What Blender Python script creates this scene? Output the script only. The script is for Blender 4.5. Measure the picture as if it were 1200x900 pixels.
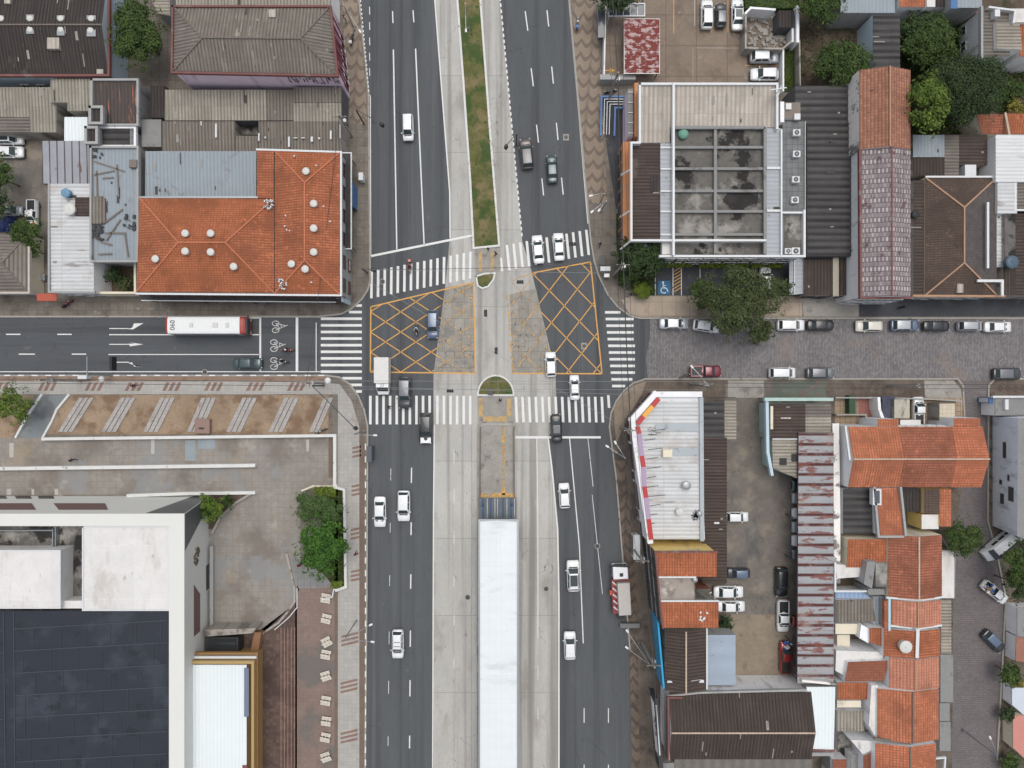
import bpy, bmesh, math, random
from mathutils import Vector, Matrix
random.seed(7)
R=math.radians
S=bpy.context.scene
for o in list(bpy.data.objects): bpy.data.objects.remove(o)
# ------------------------------------------------------------------ camera, sky, sun, exposure
HC=100.0; PPM=8.0
cam=bpy.data.cameras.new('camera'); co=bpy.data.objects.new('camera',cam)
S.collection.objects.link(co); S.camera=co
co.location=(0,0,HC); co.rotation_euler=(0,0,0)
cam.sensor_width=36; cam.lens=24; cam.clip_end=2000; cam.clip_start=0.5
w=bpy.data.worlds.new('World'); S.world=w; w.use_nodes=True
nt=w.node_tree; nt.nodes.clear()
sky=nt.nodes.new('ShaderNodeTexSky'); sky.sky_type='NISHITA'; sky.sun_disc=False
sky.sun_elevation=R(76); sky.sun_rotation=R(20); sky.air_density=1.0; sky.dust_density=4.0; sky.ozone_density=1.0
hs=nt.nodes.new('ShaderNodeHueSaturation'); hs.inputs['Saturation'].default_value=.42
bg=nt.nodes.new('ShaderNodeBackground'); bg.inputs[1].default_value=.15
wo=nt.nodes.new('ShaderNodeOutputWorld')
nt.links.new(sky.outputs[0],hs.inputs['Color']); nt.links.new(hs.outputs[0],bg.inputs[0]); nt.links.new(bg.outputs[0],wo.inputs[0])
sl=bpy.data.lights.new('sun','SUN'); sl.energy=0.9; sl.angle=R(40); sl.color=(1,.965,.91)
so=bpy.data.objects.new('sun',sl); S.collection.objects.link(so)
so.rotation_euler=(R(90-76),0,R(180-20)); so.location=(0,0,60)
S.view_settings.view_transform='Standard'; S.view_settings.look='None'; S.view_settings.gamma=1
S.view_settings.exposure=0.15
S.render.engine='CYCLES'
# ------------------------------------------------------------------ helpers
COL=S.collection
def W(p,z=None):
    """point of the photograph's ground grid (8 grid units per metre) seen at height z -> metres"""
    if z is None: z=p[2] if len(p)>2 else 0
    k=(1-z/HC)/PPM
    return Vector(((p[0]-600)*k,(450-p[1])*k,z))
KG=1.22
def lin(c):
    def f(v):
        v/=255.; v=v/12.92 if v<=.04045 else ((v+.055)/1.055)**2.4
        return min(.82,v/KG)
    return (f(c[0]),f(c[1]),f(c[2]),1)
def mul(c,k): return (min(1,c[0]*k),min(1,c[1]*k),min(1,c[2]*k),1)
MATS={}
def mat(name,col,var=.12,ns=.5,rough=.85,metal=0,stretch=(1,1,1),stain=None,stripe=None,brick=None,bump=0,coat=0,worn=0,wave=None,spec=.3,rot=0,crack=None):
    """stain=(rgb,scale,threshold,softness,(stretch)); stripe=(axis,pitch,rgb,amount); brick=(w,h,mortar,rgb,var,rot,offset)"""
    if name in MATS: return MATS[name]
    m=bpy.data.materials.new(name); m.use_nodes=True; t=m.node_tree; N=t.nodes; L=t.links
    b=N['Principled BSDF']; b.inputs['Roughness'].default_value=rough; b.inputs['Metallic'].default_value=metal
    b.inputs['Specular IOR Level'].default_value=spec
    if coat: b.inputs['Coat Weight'].default_value=coat; b.inputs['Coat Roughness'].default_value=.08
    g=N.new('ShaderNodeNewGeometry')
    def mapping(sc,r=0):
        q=N.new('ShaderNodeMapping'); q.inputs['Scale'].default_value=sc; q.inputs['Rotation'].default_value=(0,0,R(r))
        L.new(g.outputs['Position'],q.inputs['Vector']); return q.outputs[0]
    def noise(vec,s,d=5,ro=.6):
        q=N.new('ShaderNodeTexNoise'); q.inputs['Scale'].default_value=s; q.inputs['Detail'].default_value=d
        q.inputs['Roughness'].default_value=ro; L.new(vec,q.inputs['Vector']); return q.outputs['Fac']
    def mr(v,a,bb,c=0,d=1):
        q=N.new('ShaderNodeMapRange'); L.new(v,q.inputs[0])
        for i,x in enumerate((a,bb,c,d)): q.inputs[i+1].default_value=x
        return q.outputs[0]
    def mixc(f,a,bb,mode='MIX'):
        q=N.new('ShaderNodeMix'); q.data_type='RGBA'; q.blend_type=mode
        for s,x in ((q.inputs['Factor'],f),(q.inputs['A'],a),(q.inputs['B'],bb)):
            if hasattr(x,'default_value'): L.new(x,s)
            else: s.default_value=x
        return q.outputs['Result']
    def math_(op,a,bb=0,c=None):
        q=N.new('ShaderNodeMath'); q.operation=op
        for i,x in enumerate((a,bb,c)):
            if x is None: continue
            if hasattr(x,'default_value'): L.new(x,q.inputs[i])
            else: q.inputs[i].default_value=x
        return q.outputs[0]
    c=lin(col); pv=mapping(stretch,rot)
    n=noise(pv,ns)
    cc=mixc(mr(n,.3,.7),mul(c,1-var),mul(c,1+var))
    n3=noise(pv,ns*9,3); cc=mixc(1.0,cc,mixc(mr(n3,.3,.7),(1-var*.6,)*3+(1,),(1+var*.6,)*3+(1,)),'MULTIPLY')
    h=n3
    if brick:
        bw,bh,mo,mc,bv,br=brick[:6]; off=brick[6] if len(brick)>6 else .5
        q=N.new('ShaderNodeTexBrick'); q.inputs['Scale'].default_value=1
        q.inputs['Brick Width'].default_value=bw; q.inputs['Row Height'].default_value=bh; q.inputs['Mortar Size'].default_value=mo
        q.inputs['Mortar Smooth'].default_value=.3; q.offset=off
        q.inputs['Color1'].default_value=(1-bv,1-bv,1-bv,1); q.inputs['Color2'].default_value=(1+bv,1+bv,1+bv,1)
        q.inputs['Mortar'].default_value=(1,1,1,1)
        L.new(mapping((1,1,1),br),q.inputs['Vector'])
        cc=mixc(1.0,cc,q.outputs['Color'],'MULTIPLY'); cc=mixc(mr(q.outputs['Fac'],0,1,0,.8),cc,lin(mc))
    if wave:
        # wavy two-colour stone paving
        sep=N.new('ShaderNodeSeparateXYZ'); L.new(mapping((1,1,1),wave[1]),sep.inputs[0])
        a=math_('ABSOLUTE',math_('SINE',math_('MULTIPLY',sep.outputs[0],math.pi/1.55)))
        v=math_('FRACT',math_('MULTIPLY_ADD',a,.45,math_('MULTIPLY',sep.outputs[1],1/1.95)))
        cc=mixc(mr(v,.30,.36,.8,0),cc,lin(wave[0]))
        x=math_('FRACT',math_('MULTIPLY',sep.outputs[0],1/3.1))
        cc=mixc(mr(math_('ABSOLUTE',math_('SUBTRACT',x,.5)),.04,.09,.45,0),cc,lin(wave[0]))
    if stripe:
        ax,pt,sc,am=stripe[:4]; swd=stripe[4] if len(stripe)>4 else pt/2
        sep=N.new('ShaderNodeSeparateXYZ'); L.new(g.outputs['Position'],sep.inputs[0])
        pp=math_('PINGPONG',sep.outputs[0 if ax=='x' else 1],pt/2)
        f=math_('MULTIPLY',mr(pp,0,swd,am,0),mr(noise(mapping((1,.12,1) if ax=='x' else (.12,1,1)),1.2),.25,.65,.45,1.1))
        cc=mixc(f,cc,lin(sc))
    if stain:
        for sp in (stain if isinstance(stain,list) else [stain]):
            st=sp[4] if len(sp)>4 else (1,1,1)
            nn=noise(mapping(st,rot),sp[1],7,.62); cc=mixc(mr(nn,sp[2],sp[2]+sp[3],0,sp[5] if len(sp)>5 else .85),cc,lin(sp[0]))
    if crack:
        # crack=(rgb, cells per metre, half width in metres, threshold of the patches that are cracked)
        q=N.new('ShaderNodeTexVoronoi'); q.feature='DISTANCE_TO_EDGE'; q.inputs['Scale'].default_value=crack[1]
        wv=N.new('ShaderNodeMix'); wv.data_type='VECTOR'; wv.inputs['Factor'].default_value=.35
        wn=N.new('ShaderNodeTexNoise'); wn.inputs['Scale'].default_value=1.2; wn.inputs['Detail'].default_value=4; L.new(mapping((1,1,1)),wn.inputs['Vector'])
        vp=N.new('ShaderNodeVectorMath'); vp.operation='MULTIPLY_ADD'; L.new(wn.outputs['Color'],vp.inputs[0]); vp.inputs[1].default_value=(1.6,1.6,0); L.new(mapping((1,1,0)),vp.inputs[2])
        L.new(vp.outputs[0],q.inputs['Vector'])
        m1=mr(q.outputs['Distance'],crack[2]*.5,crack[2]*1.2,.85,0); m2=mr(noise(mapping((1,1,1)),.16,3),crack[3],crack[3]+.05,0,1)
        cc=mixc(math_('MULTIPLY',m1,m2),cc,lin(crack[0]))
    L.new(cc,b.inputs['Base Color'])
    if bump:
        q=N.new('ShaderNodeBump'); q.inputs['Strength'].default_value=bump; q.inputs['Distance'].default_value=.05
        L.new(h,q.inputs['Height']); L.new(q.outputs[0],b.inputs['Normal'])
    if worn:
        tr=N.new('ShaderNodeBsdfTransparent'); mx=N.new('ShaderNodeMixShader')
        L.new(mr(noise(mapping((1,1,1)),1.3,9,.75),worn-.05,worn+.05),mx.inputs[0]); L.new(tr.outputs[0],mx.inputs[1]); L.new(b.outputs[0],mx.inputs[2])
        L.new(mx.outputs[0],N['Material Output'].inputs[0])
    MATS[name]=m; return m
def simple(name,col,rough=.6,metal=0,coat=0,spec=.5,raw=None):
    if name in MATS: return MATS[name]
    m=bpy.data.materials.new(name); m.use_nodes=True; N=m.node_tree.nodes; b=N['Principled BSDF']
    c=raw if raw else lin(col)
    nz=N.new('ShaderNodeTexNoise'); nz.inputs['Scale'].default_value=2.5; nz.inputs['Detail'].default_value=4
    g=N.new('ShaderNodeTexCoord'); m.node_tree.links.new(g.outputs['Object'],nz.inputs['Vector'])
    q=N.new('ShaderNodeMix'); q.data_type='RGBA'; q.inputs['A'].default_value=mul(c,.9); q.inputs['B'].default_value=mul(c,1.08)
    m.node_tree.links.new(nz.outputs['Fac'],q.inputs['Factor']); m.node_tree.links.new(q.outputs['Result'],b.inputs['Base Color'])
    b.inputs['Roughness'].default_value=rough; b.inputs['Metallic'].default_value=metal; b.inputs['Specular IOR Level'].default_value=spec
    if coat: b.inputs['Coat Weight'].default_value=coat; b.inputs['Coat Roughness'].default_value=.06
    MATS[name]=m; return m
def leafmat(name,dark,light,rough=.6):
    if name in MATS: return MATS[name]
    m=bpy.data.materials.new(name); m.use_nodes=True; N=m.node_tree.nodes; L=m.node_tree.links; b=N['Principled BSDF']
    g=N.new('ShaderNodeNewGeometry'); q=N.new('ShaderNodeMix'); q.data_type='RGBA'
    q.inputs['A'].default_value=dark+(1,); q.inputs['B'].default_value=light+(1,)
    nz=N.new('ShaderNodeTexNoise'); nz.inputs['Scale'].default_value=.8; L.new(g.outputs['Position'],nz.inputs['Vector'])
    a=N.new('ShaderNodeMath'); a.operation='MULTIPLY_ADD'; L.new(g.outputs['Random Per Island'],a.inputs[0]); a.inputs[1].default_value=.6
    s=N.new('ShaderNodeMath'); s.operation='MULTIPLY_ADD'; L.new(nz.outputs['Fac'],s.inputs[0]); s.inputs[1].default_value=1.6; s.inputs[2].default_value=-.6
    L.new(s.outputs[0],a.inputs[2]); a.use_clamp=True
    L.new(a.outputs[0],q.inputs['Factor']); L.new(q.outputs['Result'],b.inputs['Base Color'])
    b.inputs['Roughness'].default_value=rough; b.inputs['Specular IOR Level'].default_value=.25
    MATS[name]=m; return m
class MB:
    def __init__(s): s.v=[]; s.f=[]; s.m=[]
    def add(s,vs,fs,mi=0):
        n=len(s.v); s.v+=[Vector(v) for v in vs]
        for f in fs: s.f.append([n+i for i in f]); s.m.append(mi)
        return s
    def poly(s,vs,mi=0): return s.add(vs,[list(range(len(vs)))],mi)
    def box(s,c,d,rz=0,mi=0,M=None):
        M=M or (Matrix.Translation(Vector(c))@Matrix.Rotation(rz,4,'Z'))
        x,y,z=d[0]/2,d[1]/2,d[2]/2
        vs=[M@Vector(q) for q in ((-x,-y,-z),(x,-y,-z),(x,y,-z),(-x,y,-z),(-x,-y,z),(x,-y,z),(x,y,z),(-x,y,z))]
        return s.add(vs,[(0,3,2,1),(4,5,6,7),(0,1,5,4),(1,2,6,5),(2,3,7,6),(3,0,4,7)],mi)
    def bar(s,a,b,wd,ht,mi=0):
        a=Vector(a); b=Vector(b); d=b-a; ln=d.length
        if ln<1e-6: return s
        x=d/ln; up=Vector((0,0,1))
        if abs(x.z)>.99: up=Vector((0,1,0))
        y=up.cross(x).normalized(); z=x.cross(y)
        M=Matrix(((x.x,y.x,z.x,0),(x.y,y.y,z.y,0),(x.z,y.z,z.z,0),(0,0,0,1))); M.translation=(a+b)/2
        return s.box(None,(ln,wd,ht),M=M,mi=mi)
    def cyl(s,a,b,r0,r1=None,n=10,mi=0,cap=True):
        if r1 is None: r1=r0
        a=Vector(a); b=Vector(b); x=(b-a).normalized(); up=Vector((0,0,1)) if abs(x.z)<.99 else Vector((1,0,0))
        y=up.cross(x).normalized(); z=x.cross(y); vs=[]
        for p,r in ((a,r0),(b,r1)):
            for i in range(n):
                t=2*math.pi*i/n; vs.append(p+y*math.cos(t)*r+z*math.sin(t)*r)
        fs=[(i,(i+1)%n,n+(i+1)%n,n+i) for i in range(n)]
        if cap: fs+=[tuple(range(n))[::-1],tuple(range(n,2*n))]
        return s.add(vs,fs,mi)
    def dome(s,c,r,h,n=12,k=4,mi=0):
        c=Vector(c); vs=[]
        for j in range(k):
            a=math.pi/2*j/k
            for i in range(n): t=2*math.pi*i/n; vs.append(c+Vector((math.cos(t)*r*math.cos(a),math.sin(t)*r*math.cos(a),h*math.sin(a))))
        vs.append(c+Vector((0,0,h))); fs=[]
        for j in range(k-1):
            for i in range(n): fs.append((j*n+i,j*n+(i+1)%n,(j+1)*n+(i+1)%n,(j+1)*n+i))
        for i in range(n): fs.append(((k-1)*n+i,(k-1)*n+(i+1)%n,k*n))
        return s.add(vs,fs,mi)
    def path(s,pts,r,n=6,mi=0):
        for a,b in zip(pts,pts[1:]): s.cyl(a,b,r,r,n,mi)
        return s
    def prism(s,top,z0,mi=0,ti=None):
        """top: world points; walls to z0"""
        n=len(top); s.poly(top,mi if ti is None else ti)
        bo=[Vector((p.x,p.y,z0)) for p in top]
        for i in range(n):
            j=(i+1)%n; s.poly([top[i],bo[i],bo[j],top[j]],mi)
        return s
    def build(s,name,mats,parent=None,smooth=False,bevel=0,bseg=2):
        if not isinstance(mats,(list,tuple)): mats=[mats]
        off=Vector(parent_loc(parent)) if parent else Vector((0,0,0))
        me=bpy.data.meshes.new(name); me.from_pydata([v-off for v in s.v],[],s.f)
        for m in mats: me.materials.append(m)
        for p,mi in zip(me.polygons,s.m): p.material_index=mi; p.use_smooth=smooth
        bm=bmesh.new(); bm.from_mesh(me)
        if bevel:
            bmesh.ops.remove_doubles(bm,verts=bm.verts,dist=1e-4)
            bmesh.ops.bevel(bm,geom=bm.edges[:],offset=bevel,segments=bseg,affect='EDGES',profile=.5)
        bmesh.ops.recalc_face_normals(bm,faces=bm.faces); bm.to_mesh(me); bm.free()
        o=bpy.data.objects.new(name,me); COL.objects.link(o)
        if parent: o.parent=parent
        return o
def parent_loc(p):
    v=Vector((0,0,0))
    while p: v=v+p.location; p=p.parent
    return v
def tag(o,label=None,cat=None,group=None,kind=None):
    if label: o['label']=label
    if cat: o['category']=cat
    if group: o['group']=group
    if kind: o['kind']=kind
    return o
def thing(name,label,cat,loc,group=None):
    o=bpy.data.objects.new(name,None); o.empty_display_size=.3; COL.objects.link(o); o.location=loc
    return tag(o,label,cat,group)
def struct(name,mb,m): return tag(mb.build(name,m),kind='structure')
def copy_tree(o,parent=None):
    c=o.copy(); COL.objects.link(c); c.parent=parent
    for ch in list(o.children): copy_tree(ch,c)
    return c
def kill(o):
    for ch in list(o.children): kill(ch)
    bpy.data.objects.remove(o)
# ------------------------------------------------------------------ materials
asphalt=mat('asphalt',(92,95,97),.10,.35,.9,stretch=(1,.12,1),stain=[((68,70,74),.30,.50,.14,(1.5,.018,1),.75),((118,118,118),.5,.56,.12,(1.1,.02,1),.35),((72,72,74),.9,.66,.04,(1,.6,1),.6),((126,122,116),.35,.68,.04,(1,1,1),.5)],crack=((66,66,68),.16,.0045,.55),bump=.2)
asphalt_w=mat('asphalt_side',(88,91,94),.10,.35,.9,stretch=(.12,1,1),stain=[((64,66,70),.30,.50,.14,(.018,1.5,1),.7),((72,72,74),.9,.66,.04,(1,.6,1),.6),((120,118,114),.3,.66,.03,(1,1,1),.4)],crack=((64,64,66),.2,.005,.52),bump=.2)
asphalt_lot=mat('asphalt_lot',(122,116,109),.18,.4,.95,stain=[((150,140,126),.28,.53,.12),((92,92,92),.22,.55,.08,(1,.5,1),.7),((80,76,72),.9,.66,.04)],crack=((96,92,86),.25,.005,.53),bump=.3)
dark_lot=mat('dark_lot',(76,78,82),.14,.5,.95,stain=((110,104,98),.4,.6,.12),bump=.3)
conc=mat('lane_concrete',(186,184,178),.09,.4,.9,stretch=(1,.35,1),stain=[((134,131,125),.34,.50,.16,(1.5,.022,1),.8),((148,142,134),.22,.55,.1,(1,.4,1),.6),((112,108,102),.8,.66,.05,(1,.5,1),.7),((206,204,198),.3,.62,.1,(1,.5,1),.4)],crack=((118,114,108),.22,.005,.56),brick=(5.9,11.3,.03,(118,114,106),.05,0,0),bump=.15)
conc_old=mat('old_concrete',(160,156,148),.16,.5,.95,stain=[((112,108,104),.6,.55,.1,(1,1,1),.7)],bump=.3)
conc_crack=mat('patched_concrete',(158,153,143),.16,.7,.95,stain=[((118,122,124),.45,.55,.08,(1,1,1),.5),((66,64,62),1.1,.66,.02,(1,.5,1),.8),((196,166,112),.3,.6,.1,(1,1,1),.45)],brick=(1.4,2.4,.03,(110,106,98),.07,0,.3),crack=((72,70,67),.75,.014,.47),bump=.3)
cobble=mat('cobblestone',(138,135,136),.14,.35,.9,stain=[((146,128,108),.13,.56,.12,(1,1,1),.5),((92,88,86),.25,.6,.12,(.25,1,1),.6)],brick=(.36,.22,.045,(92,88,86),.30,90),bump=.6)
block_paving=mat('block_paving',(118,112,112),.10,.3,.9,stain=((142,136,132),.3,.64,.1),brick=(.45,.3,.03,(92,86,86),.1,0),bump=.4)
pave=mat('pavement',(126,119,110),.16,.5,.95,stain=[((95,86,78),.35,.53,.15),((165,158,148),.6,.62,.1)],brick=(1.2,1.2,.04,(104,94,84),.08,0,0),bump=.3)
pave_l=mat('light_pavement',(176,173,167),.08,.5,.9,stain=((148,142,134),.5,.6,.12),brick=(.6,.6,.02,(152,148,142),.05,0,0),bump=.2)
pave_r=mat('right_pavement',(112,102,92),.2,.5,.95,stain=[((80,74,70),.35,.5,.15)],bump=.3)
wavep=mat('wave_paving',(148,134,118),.10,.5,.9,stain=((120,108,96),.4,.58,.15),wave=((112,100,92),4.5),bump=.3)
wavep2=mat('wave_paving_dark',(118,104,92),.12,.5,.9,stain=((80,72,66),.4,.5,.15),wave=((84,76,70),1.2),bump=.3)
browntile=mat('brown_tile',(142,116,104),.12,.5,.9,bump=.2)
kerbm=mat('kerb_stone',(168,164,156),.12,.8,.9,stain=((110,104,96),.8,.58,.1))
kerbw=mat('kerb_whitewash',(222,222,218),.06,.8,.9,stain=((150,146,138),1.2,.62,.06))
dirt=mat('bare_soil',(158,138,116),.18,.35,1,stain=[((124,100,80),.3,.48,.12),((106,86,70),.7,.62,.05),((182,160,128),.7,.62,.1)],bump=.5)
soil_d=mat('dark_soil',(98,86,74),.2,.4,1,stain=[((128,116,100),.4,.55,.15),((58,62,42),.3,.55,.12)],bump=.5)
grass=mat('grass',(104,104,64),.24,.9,1,stain=[((134,120,88),.35,.5,.10),((64,88,46),.2,.50,.06),((58,76,42),.9,.62,.05)],bump=.8)
grass_g=mat('green_grass',(58,66,38),.25,.6,1,stain=((76,88,46),.5,.52,.15),bump=.8)
plazap=mat('plaza_paver',(150,144,136),.12,.22,.9,stain=[((126,118,110),.14,.50,.12),((108,104,100),.10,.60,.05,(1,1,1),.5),((164,150,128),.12,.58,.08,(1,1,1),.6),((146,148,148),.09,.55,.04,(1,1,1),.7),((176,170,160),.3,.6,.12)],brick=(.95,.95,.05,(140,131,123),.04,0,0),bump=.2)
brickp=mat('brick_paver',(106,88,81),.14,.4,.9,stain=[((84,70,66),.3,.5,.1)],brick=(.5,.5,.02,(90,74,68),.22,0,0),bump=.2)
brickp2=mat('worn_brick_paver',(138,121,112),.12,.4,.9,stain=[((114,110,106),.16,.5,.08)],brick=(.5,.5,.02,(130,104,94),.05,0,0),bump=.2)
lotp=mat('lot_concrete',(138,124,110),.14,.35,.95,stain=[((112,98,86),.3,.52,.15),((164,156,146),.6,.62,.08)],brick=(4.5,4.5,.06,(104,92,82),.04,0,0),bump=.3)
whitepaint=mat('road_paint',(232,232,228),.04,2,.8,worn=.33,stain=((160,158,154),2.2,.68,.06,(1,1,1),.7))
whitethin=mat('worn_road_paint',(222,222,218),.04,2,.8,worn=.40)
yellowp=mat('yellow_paint',(222,170,98),.06,2,.8,worn=.3)
dully=mat('dull_yellow_tactile',(196,166,116),.12,1.5,.9,stain=[((150,140,126),.9,.5,.12)]); yelloww=mat('worn_yellow_paint',(214,170,100),.08,2,.8,worn=.5)
bluep=mat('blue_paint',(58,112,150),.06,2,.8,worn=.28)
# roofs
def fib(name,c,ax,pt=.46,dk=None,**k):
    dk=dk or tuple(int(x*.62) for x in c)
    k.setdefault('stain',[(tuple(int(x*.8) for x in c),.45,.52,.12,(1,.25,1) if ax=='x' else (.25,1,1),.6),(tuple(min(240,int(x*1.25)) for x in c),.25,.66,.03,(1,.5,1),.6)])
    k.setdefault('brick',(pt*2.5,2.3,.018,tuple(int(x*.72) for x in c),.09,0 if ax=='x' else 90,0))
    return mat(name,c,.12,.5,.92,stripe=(ax,pt,dk,.95),**k)
f_dark=fib('fibre_dark_v',(78,72,69),'x'); f_darkh=fib('fibre_dark_h',(92,90,89),'y',.95,(46,44,45))
f_grey=fib('fibre_grey_v',(142,134,124),'x'); f_greyh=fib('fibre_grey_h',(138,130,122),'y')
f_beige=fib('fibre_beige_v',(172,166,152),'x'); f_beigeh=fib('fibre_beige_h',(176,168,154),'y')
f_pale=fib('fibre_pale_v',(198,190,178),'x',.62,(158,148,138))
f_brown=fib('fibre_brown_v',(86,76,70),'x'); f_brownh=fib('fibre_brown_h',(92,80,74),'y')
m_blue=mat('metal_blue_v',(154,163,168),.06,.4,.55,stripe=('x',.5,(128,140,150),.6),stain=((130,130,130),.5,.6,.1))
m_blueh=mat('metal_blue_h',(176,180,184),.06,.4,.55,stripe=('y',.6,(146,150,154),.6),stain=((130,126,120),.5,.62,.1))
m_white=mat('metal_white_h',(228,230,228),.04,.4,.5,brick=(6,1.0,.02,(186,186,184),.05,0,0),stripe=('y',.5,(186,188,188),.5),stain=((170,160,148),.5,.64,.1,(.3,1,1),.6))
m_whitev=mat('metal_white_v',(236,244,244),.02,.4,.5,stripe=('x',.5,(206,218,220),.4))
m_grime=mat('metal_white_dirty',(214,216,216),.06,.4,.55,brick=(7,1.1,.03,(160,160,158),.06,0,0),stripe=('y',.55,(172,172,170),.6),stain=[((120,112,104),.5,.6,.08,(.2,1,1),.8),((180,170,160),.3,.54,.1,(1,1,1),.5)])
m_rust=mat('metal_rust_h',(160,162,164),.08,.4,.7,stripe=('y',1.4,(84,44,42),1.9,.3),stain=[((126,74,66),.9,.55,.04,(.5,1.6,1),.85),((92,90,94),1.6,.64,.03,(.5,2,1),.8),((168,152,144),.3,.56,.1,(1,1,1),.5)])
m_rust2=mat('metal_rust_panel',(160,162,168),.08,.4,.7,stripe=('x',1.05,(70,56,52),1.4,.13),stain=[((112,84,72),.8,.6,.05,(1,.3,1),.8)])
m_redrust=mat('red_rust_sheet',(186,164,162),.06,.4,.8,brick=(9,.85,.05,(110,50,44),.06,0,0),stain=[((124,54,46),1.6,.46,.04,(.7,1.1,1),.95)])
m_mottle=mat('mottled_lilac_tile',(182,174,172),.12,.8,.85,stripe=('x',.46,(96,84,90),.8),brick=(.46,.66,.07,(92,74,80),.26,0,.5),stain=[((92,66,70),.9,.6,.03,(1,.8,1),.75)])
m_streak=mat('rust_streak_sheet',(92,84,80),.1,.5,.9,stripe=('x',.5,(60,56,54),.7),stain=[((192,120,92),1.0,.60,.015,(3.6,.16,1),.95)])
def tile(name,c,ax='x',pt=.36,bv=.16,stains=None):
    g_=sum(c)/3; c=tuple(int(x*.92+g_*.08+1) for x in c)
    st=[(tuple(int(x*.72) for x in c),.30,.48,.14,(1,1,1),.75),(tuple(int(x*.55) for x in c),1.4,.66,.03,(1,1,1),.7),(tuple(int(x*.8) for x in c),.8,.54,.06,(1,.15,1) if ax=='x' else (.15,1,1),.6),(tuple(min(235,int(x*1.18)) for x in c),.8,.62,.06,(1,1,1),.5)]+(stains or [])
    rt=0 if ax=='x' else 90
    return mat(name,c,.10,.6,.9,stripe=(ax,pt,tuple(int(x*.66) for x in c),.6),brick=(pt,.42,.03,tuple(int(x*.7) for x in c),bv,rt,0),stain=st)
t_or=tile('clay_orange_v',(196,114,76),'x'); t_orh=tile('clay_orange_h',(194,114,78),'y')
t_big=tile('clay_rusty',(192,112,74),'y',.3,.12,[((206,186,172),.35,.74,.03)])
t_brt=tile('clay_bright_v',(206,124,88),'x'); t_brth=tile('clay_bright_h',(212,126,90),'y')
t_salm=tile('clay_salmon_v',(214,142,114),'x',.4,.08); t_old=tile('clay_old_v',(176,122,98),'x',.42,.2,[((92,64,54),1.6,.62,.03)])
t_brn=tile('clay_brown_h',(106,88,78),'y',.34,.1); t_dor=tile('clay_dark_orange_h',(178,108,82),'y')
capm=mat('ridge_mortar',(196,176,156),.14,1,.95); capo2=mat('ridge_clay_dull',(190,120,90),.1,1,.95); capo=mat('ridge_clay',(180,144,118),.1,1,.95); capd=mat('ridge_dark',(120,112,104),.1,1,.95)
slab=mat('roof_slab_stained',(112,109,104),.22,.5,.95,stain=[((176,172,164),.18,.52,.08,(1,1,1),.7),((84,82,80),.5,.52,.1,(1,1,1),.7),((42,41,40),.26,.54,.05,(1,1,1),.92)],bump=.2)
slab_w=mat('roof_slab_white',(226,224,220),.06,.35,.9,brick=(5.6,7.2,.03,(236,236,232),.02,0,0),stain=[((196,188,180),.4,.53,.12,(1,.4,1),.65),((160,154,148),.9,.65,.05,(1,.5,1),.6)])
panel_b=mat('pale_grey_sheet',(178,186,190),.06,.5,.7,stain=((150,150,150),.6,.58,.08)); slab_g=mat('roof_slab_grey',(144,144,142),.1,.5,.9,stain=((100,98,96),.5,.56,.12))
bitumen=mat('dark_membrane',(48,52,60),.05,.3,.45,stain=[((62,68,78),.2,.53,.1,(1,1,1),.8),((40,43,50),.35,.58,.05),((78,82,90),.6,.68,.03,(.4,1,1),.7)])
seam=mat('membrane_seam',(68,74,84),.05,1,.5)
def paint(name,c,dirtc=(150,142,134),am=.55,th=.58):
    c=tuple(min(248,int(x*1.14)) for x in c)
    return mat(name,c,.05,.5,.85,stain=((dirtc,.6,th,.12,(1,1,.25),am)))
wWhite=paint('wall_white',(222,222,218)); wCream=paint('wall_cream',(204,196,176)); wPink=paint('wall_pink',(214,194,206)); wGrey=paint('wall_grey',(150,150,148),(96,94,92))
wBlue=paint('wall_blue_grey',(170,186,194)); wBrick=mat('wall_brick',(160,98,76),.12,.5,.9,brick=(.3,.12,.02,(150,140,130),.1,0)); wDark=paint('wall_dark',(84,84,86),(60,60,60)); wConc=paint('wall_concrete',(150,144,136),(98,92,86),.8,.5)
wMot=mat('wall_peeling',(244,240,234),.08,.5,.9,stain=[((98,94,90),.5,.54,.05,(1,1,.6),.85)])
wMaroon=paint('coping_maroon',(112,76,72)); wOrg=paint('cladding_orange_brown',(176,124,88)); wYel=paint('wall_yellow',(214,186,120)); wMint=paint('wall_mint',(160,182,174)); wLil=paint('wall_lilac',(158,140,162))
wWarm=mat('church_render',(226,226,220),.015,.3,.85); wCyan=simple('cyan_panel',(40,160,206),.5); wGold=simple('gold_cladding',(196,166,112),.4,.3); wRed=simple('red_panel',(186,42,44),.5); wYelP=simple('yellow_panel',(236,170,60),.5)
glass=simple('window_glass',(0,0,0),.08,0,0,.8,raw=(.03,.035,.04,1)); glassb=simple('bluish_glass',(0,0,0),.15,0,0,.6,raw=(.07,.08,.09,1))
frame_w=simple('frame_white',(220,222,222),.5); frame_d=simple('frame_dark',(58,58,60),.6); frame_b=simple('frame_brown',(104,76,70),.6)
steel=simple('galvanised_steel',(168,172,174),.4,.6); steel_d=simple('dark_steel',(72,72,74),.5,.3); blackp=simple('black_plastic',(32,32,34),.6); wood=simple('weathered_wood',(128,118,110),.9); woodp=simple('pale_wood',(226,220,204),.8)
blue_m=simple('blue_enamel',(64,112,164),.5); tankb=simple('blue_tank',(72,96,114),.5); tankw=simple('pale_tank',(214,214,208),.6); orange_f=simple('orange_fabric',(196,102,82),.9)
tarp=simple('blue_tarp',(28,44,100),.7); lamp_w=simple('lamp_head',(228,230,230),.5)
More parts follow.
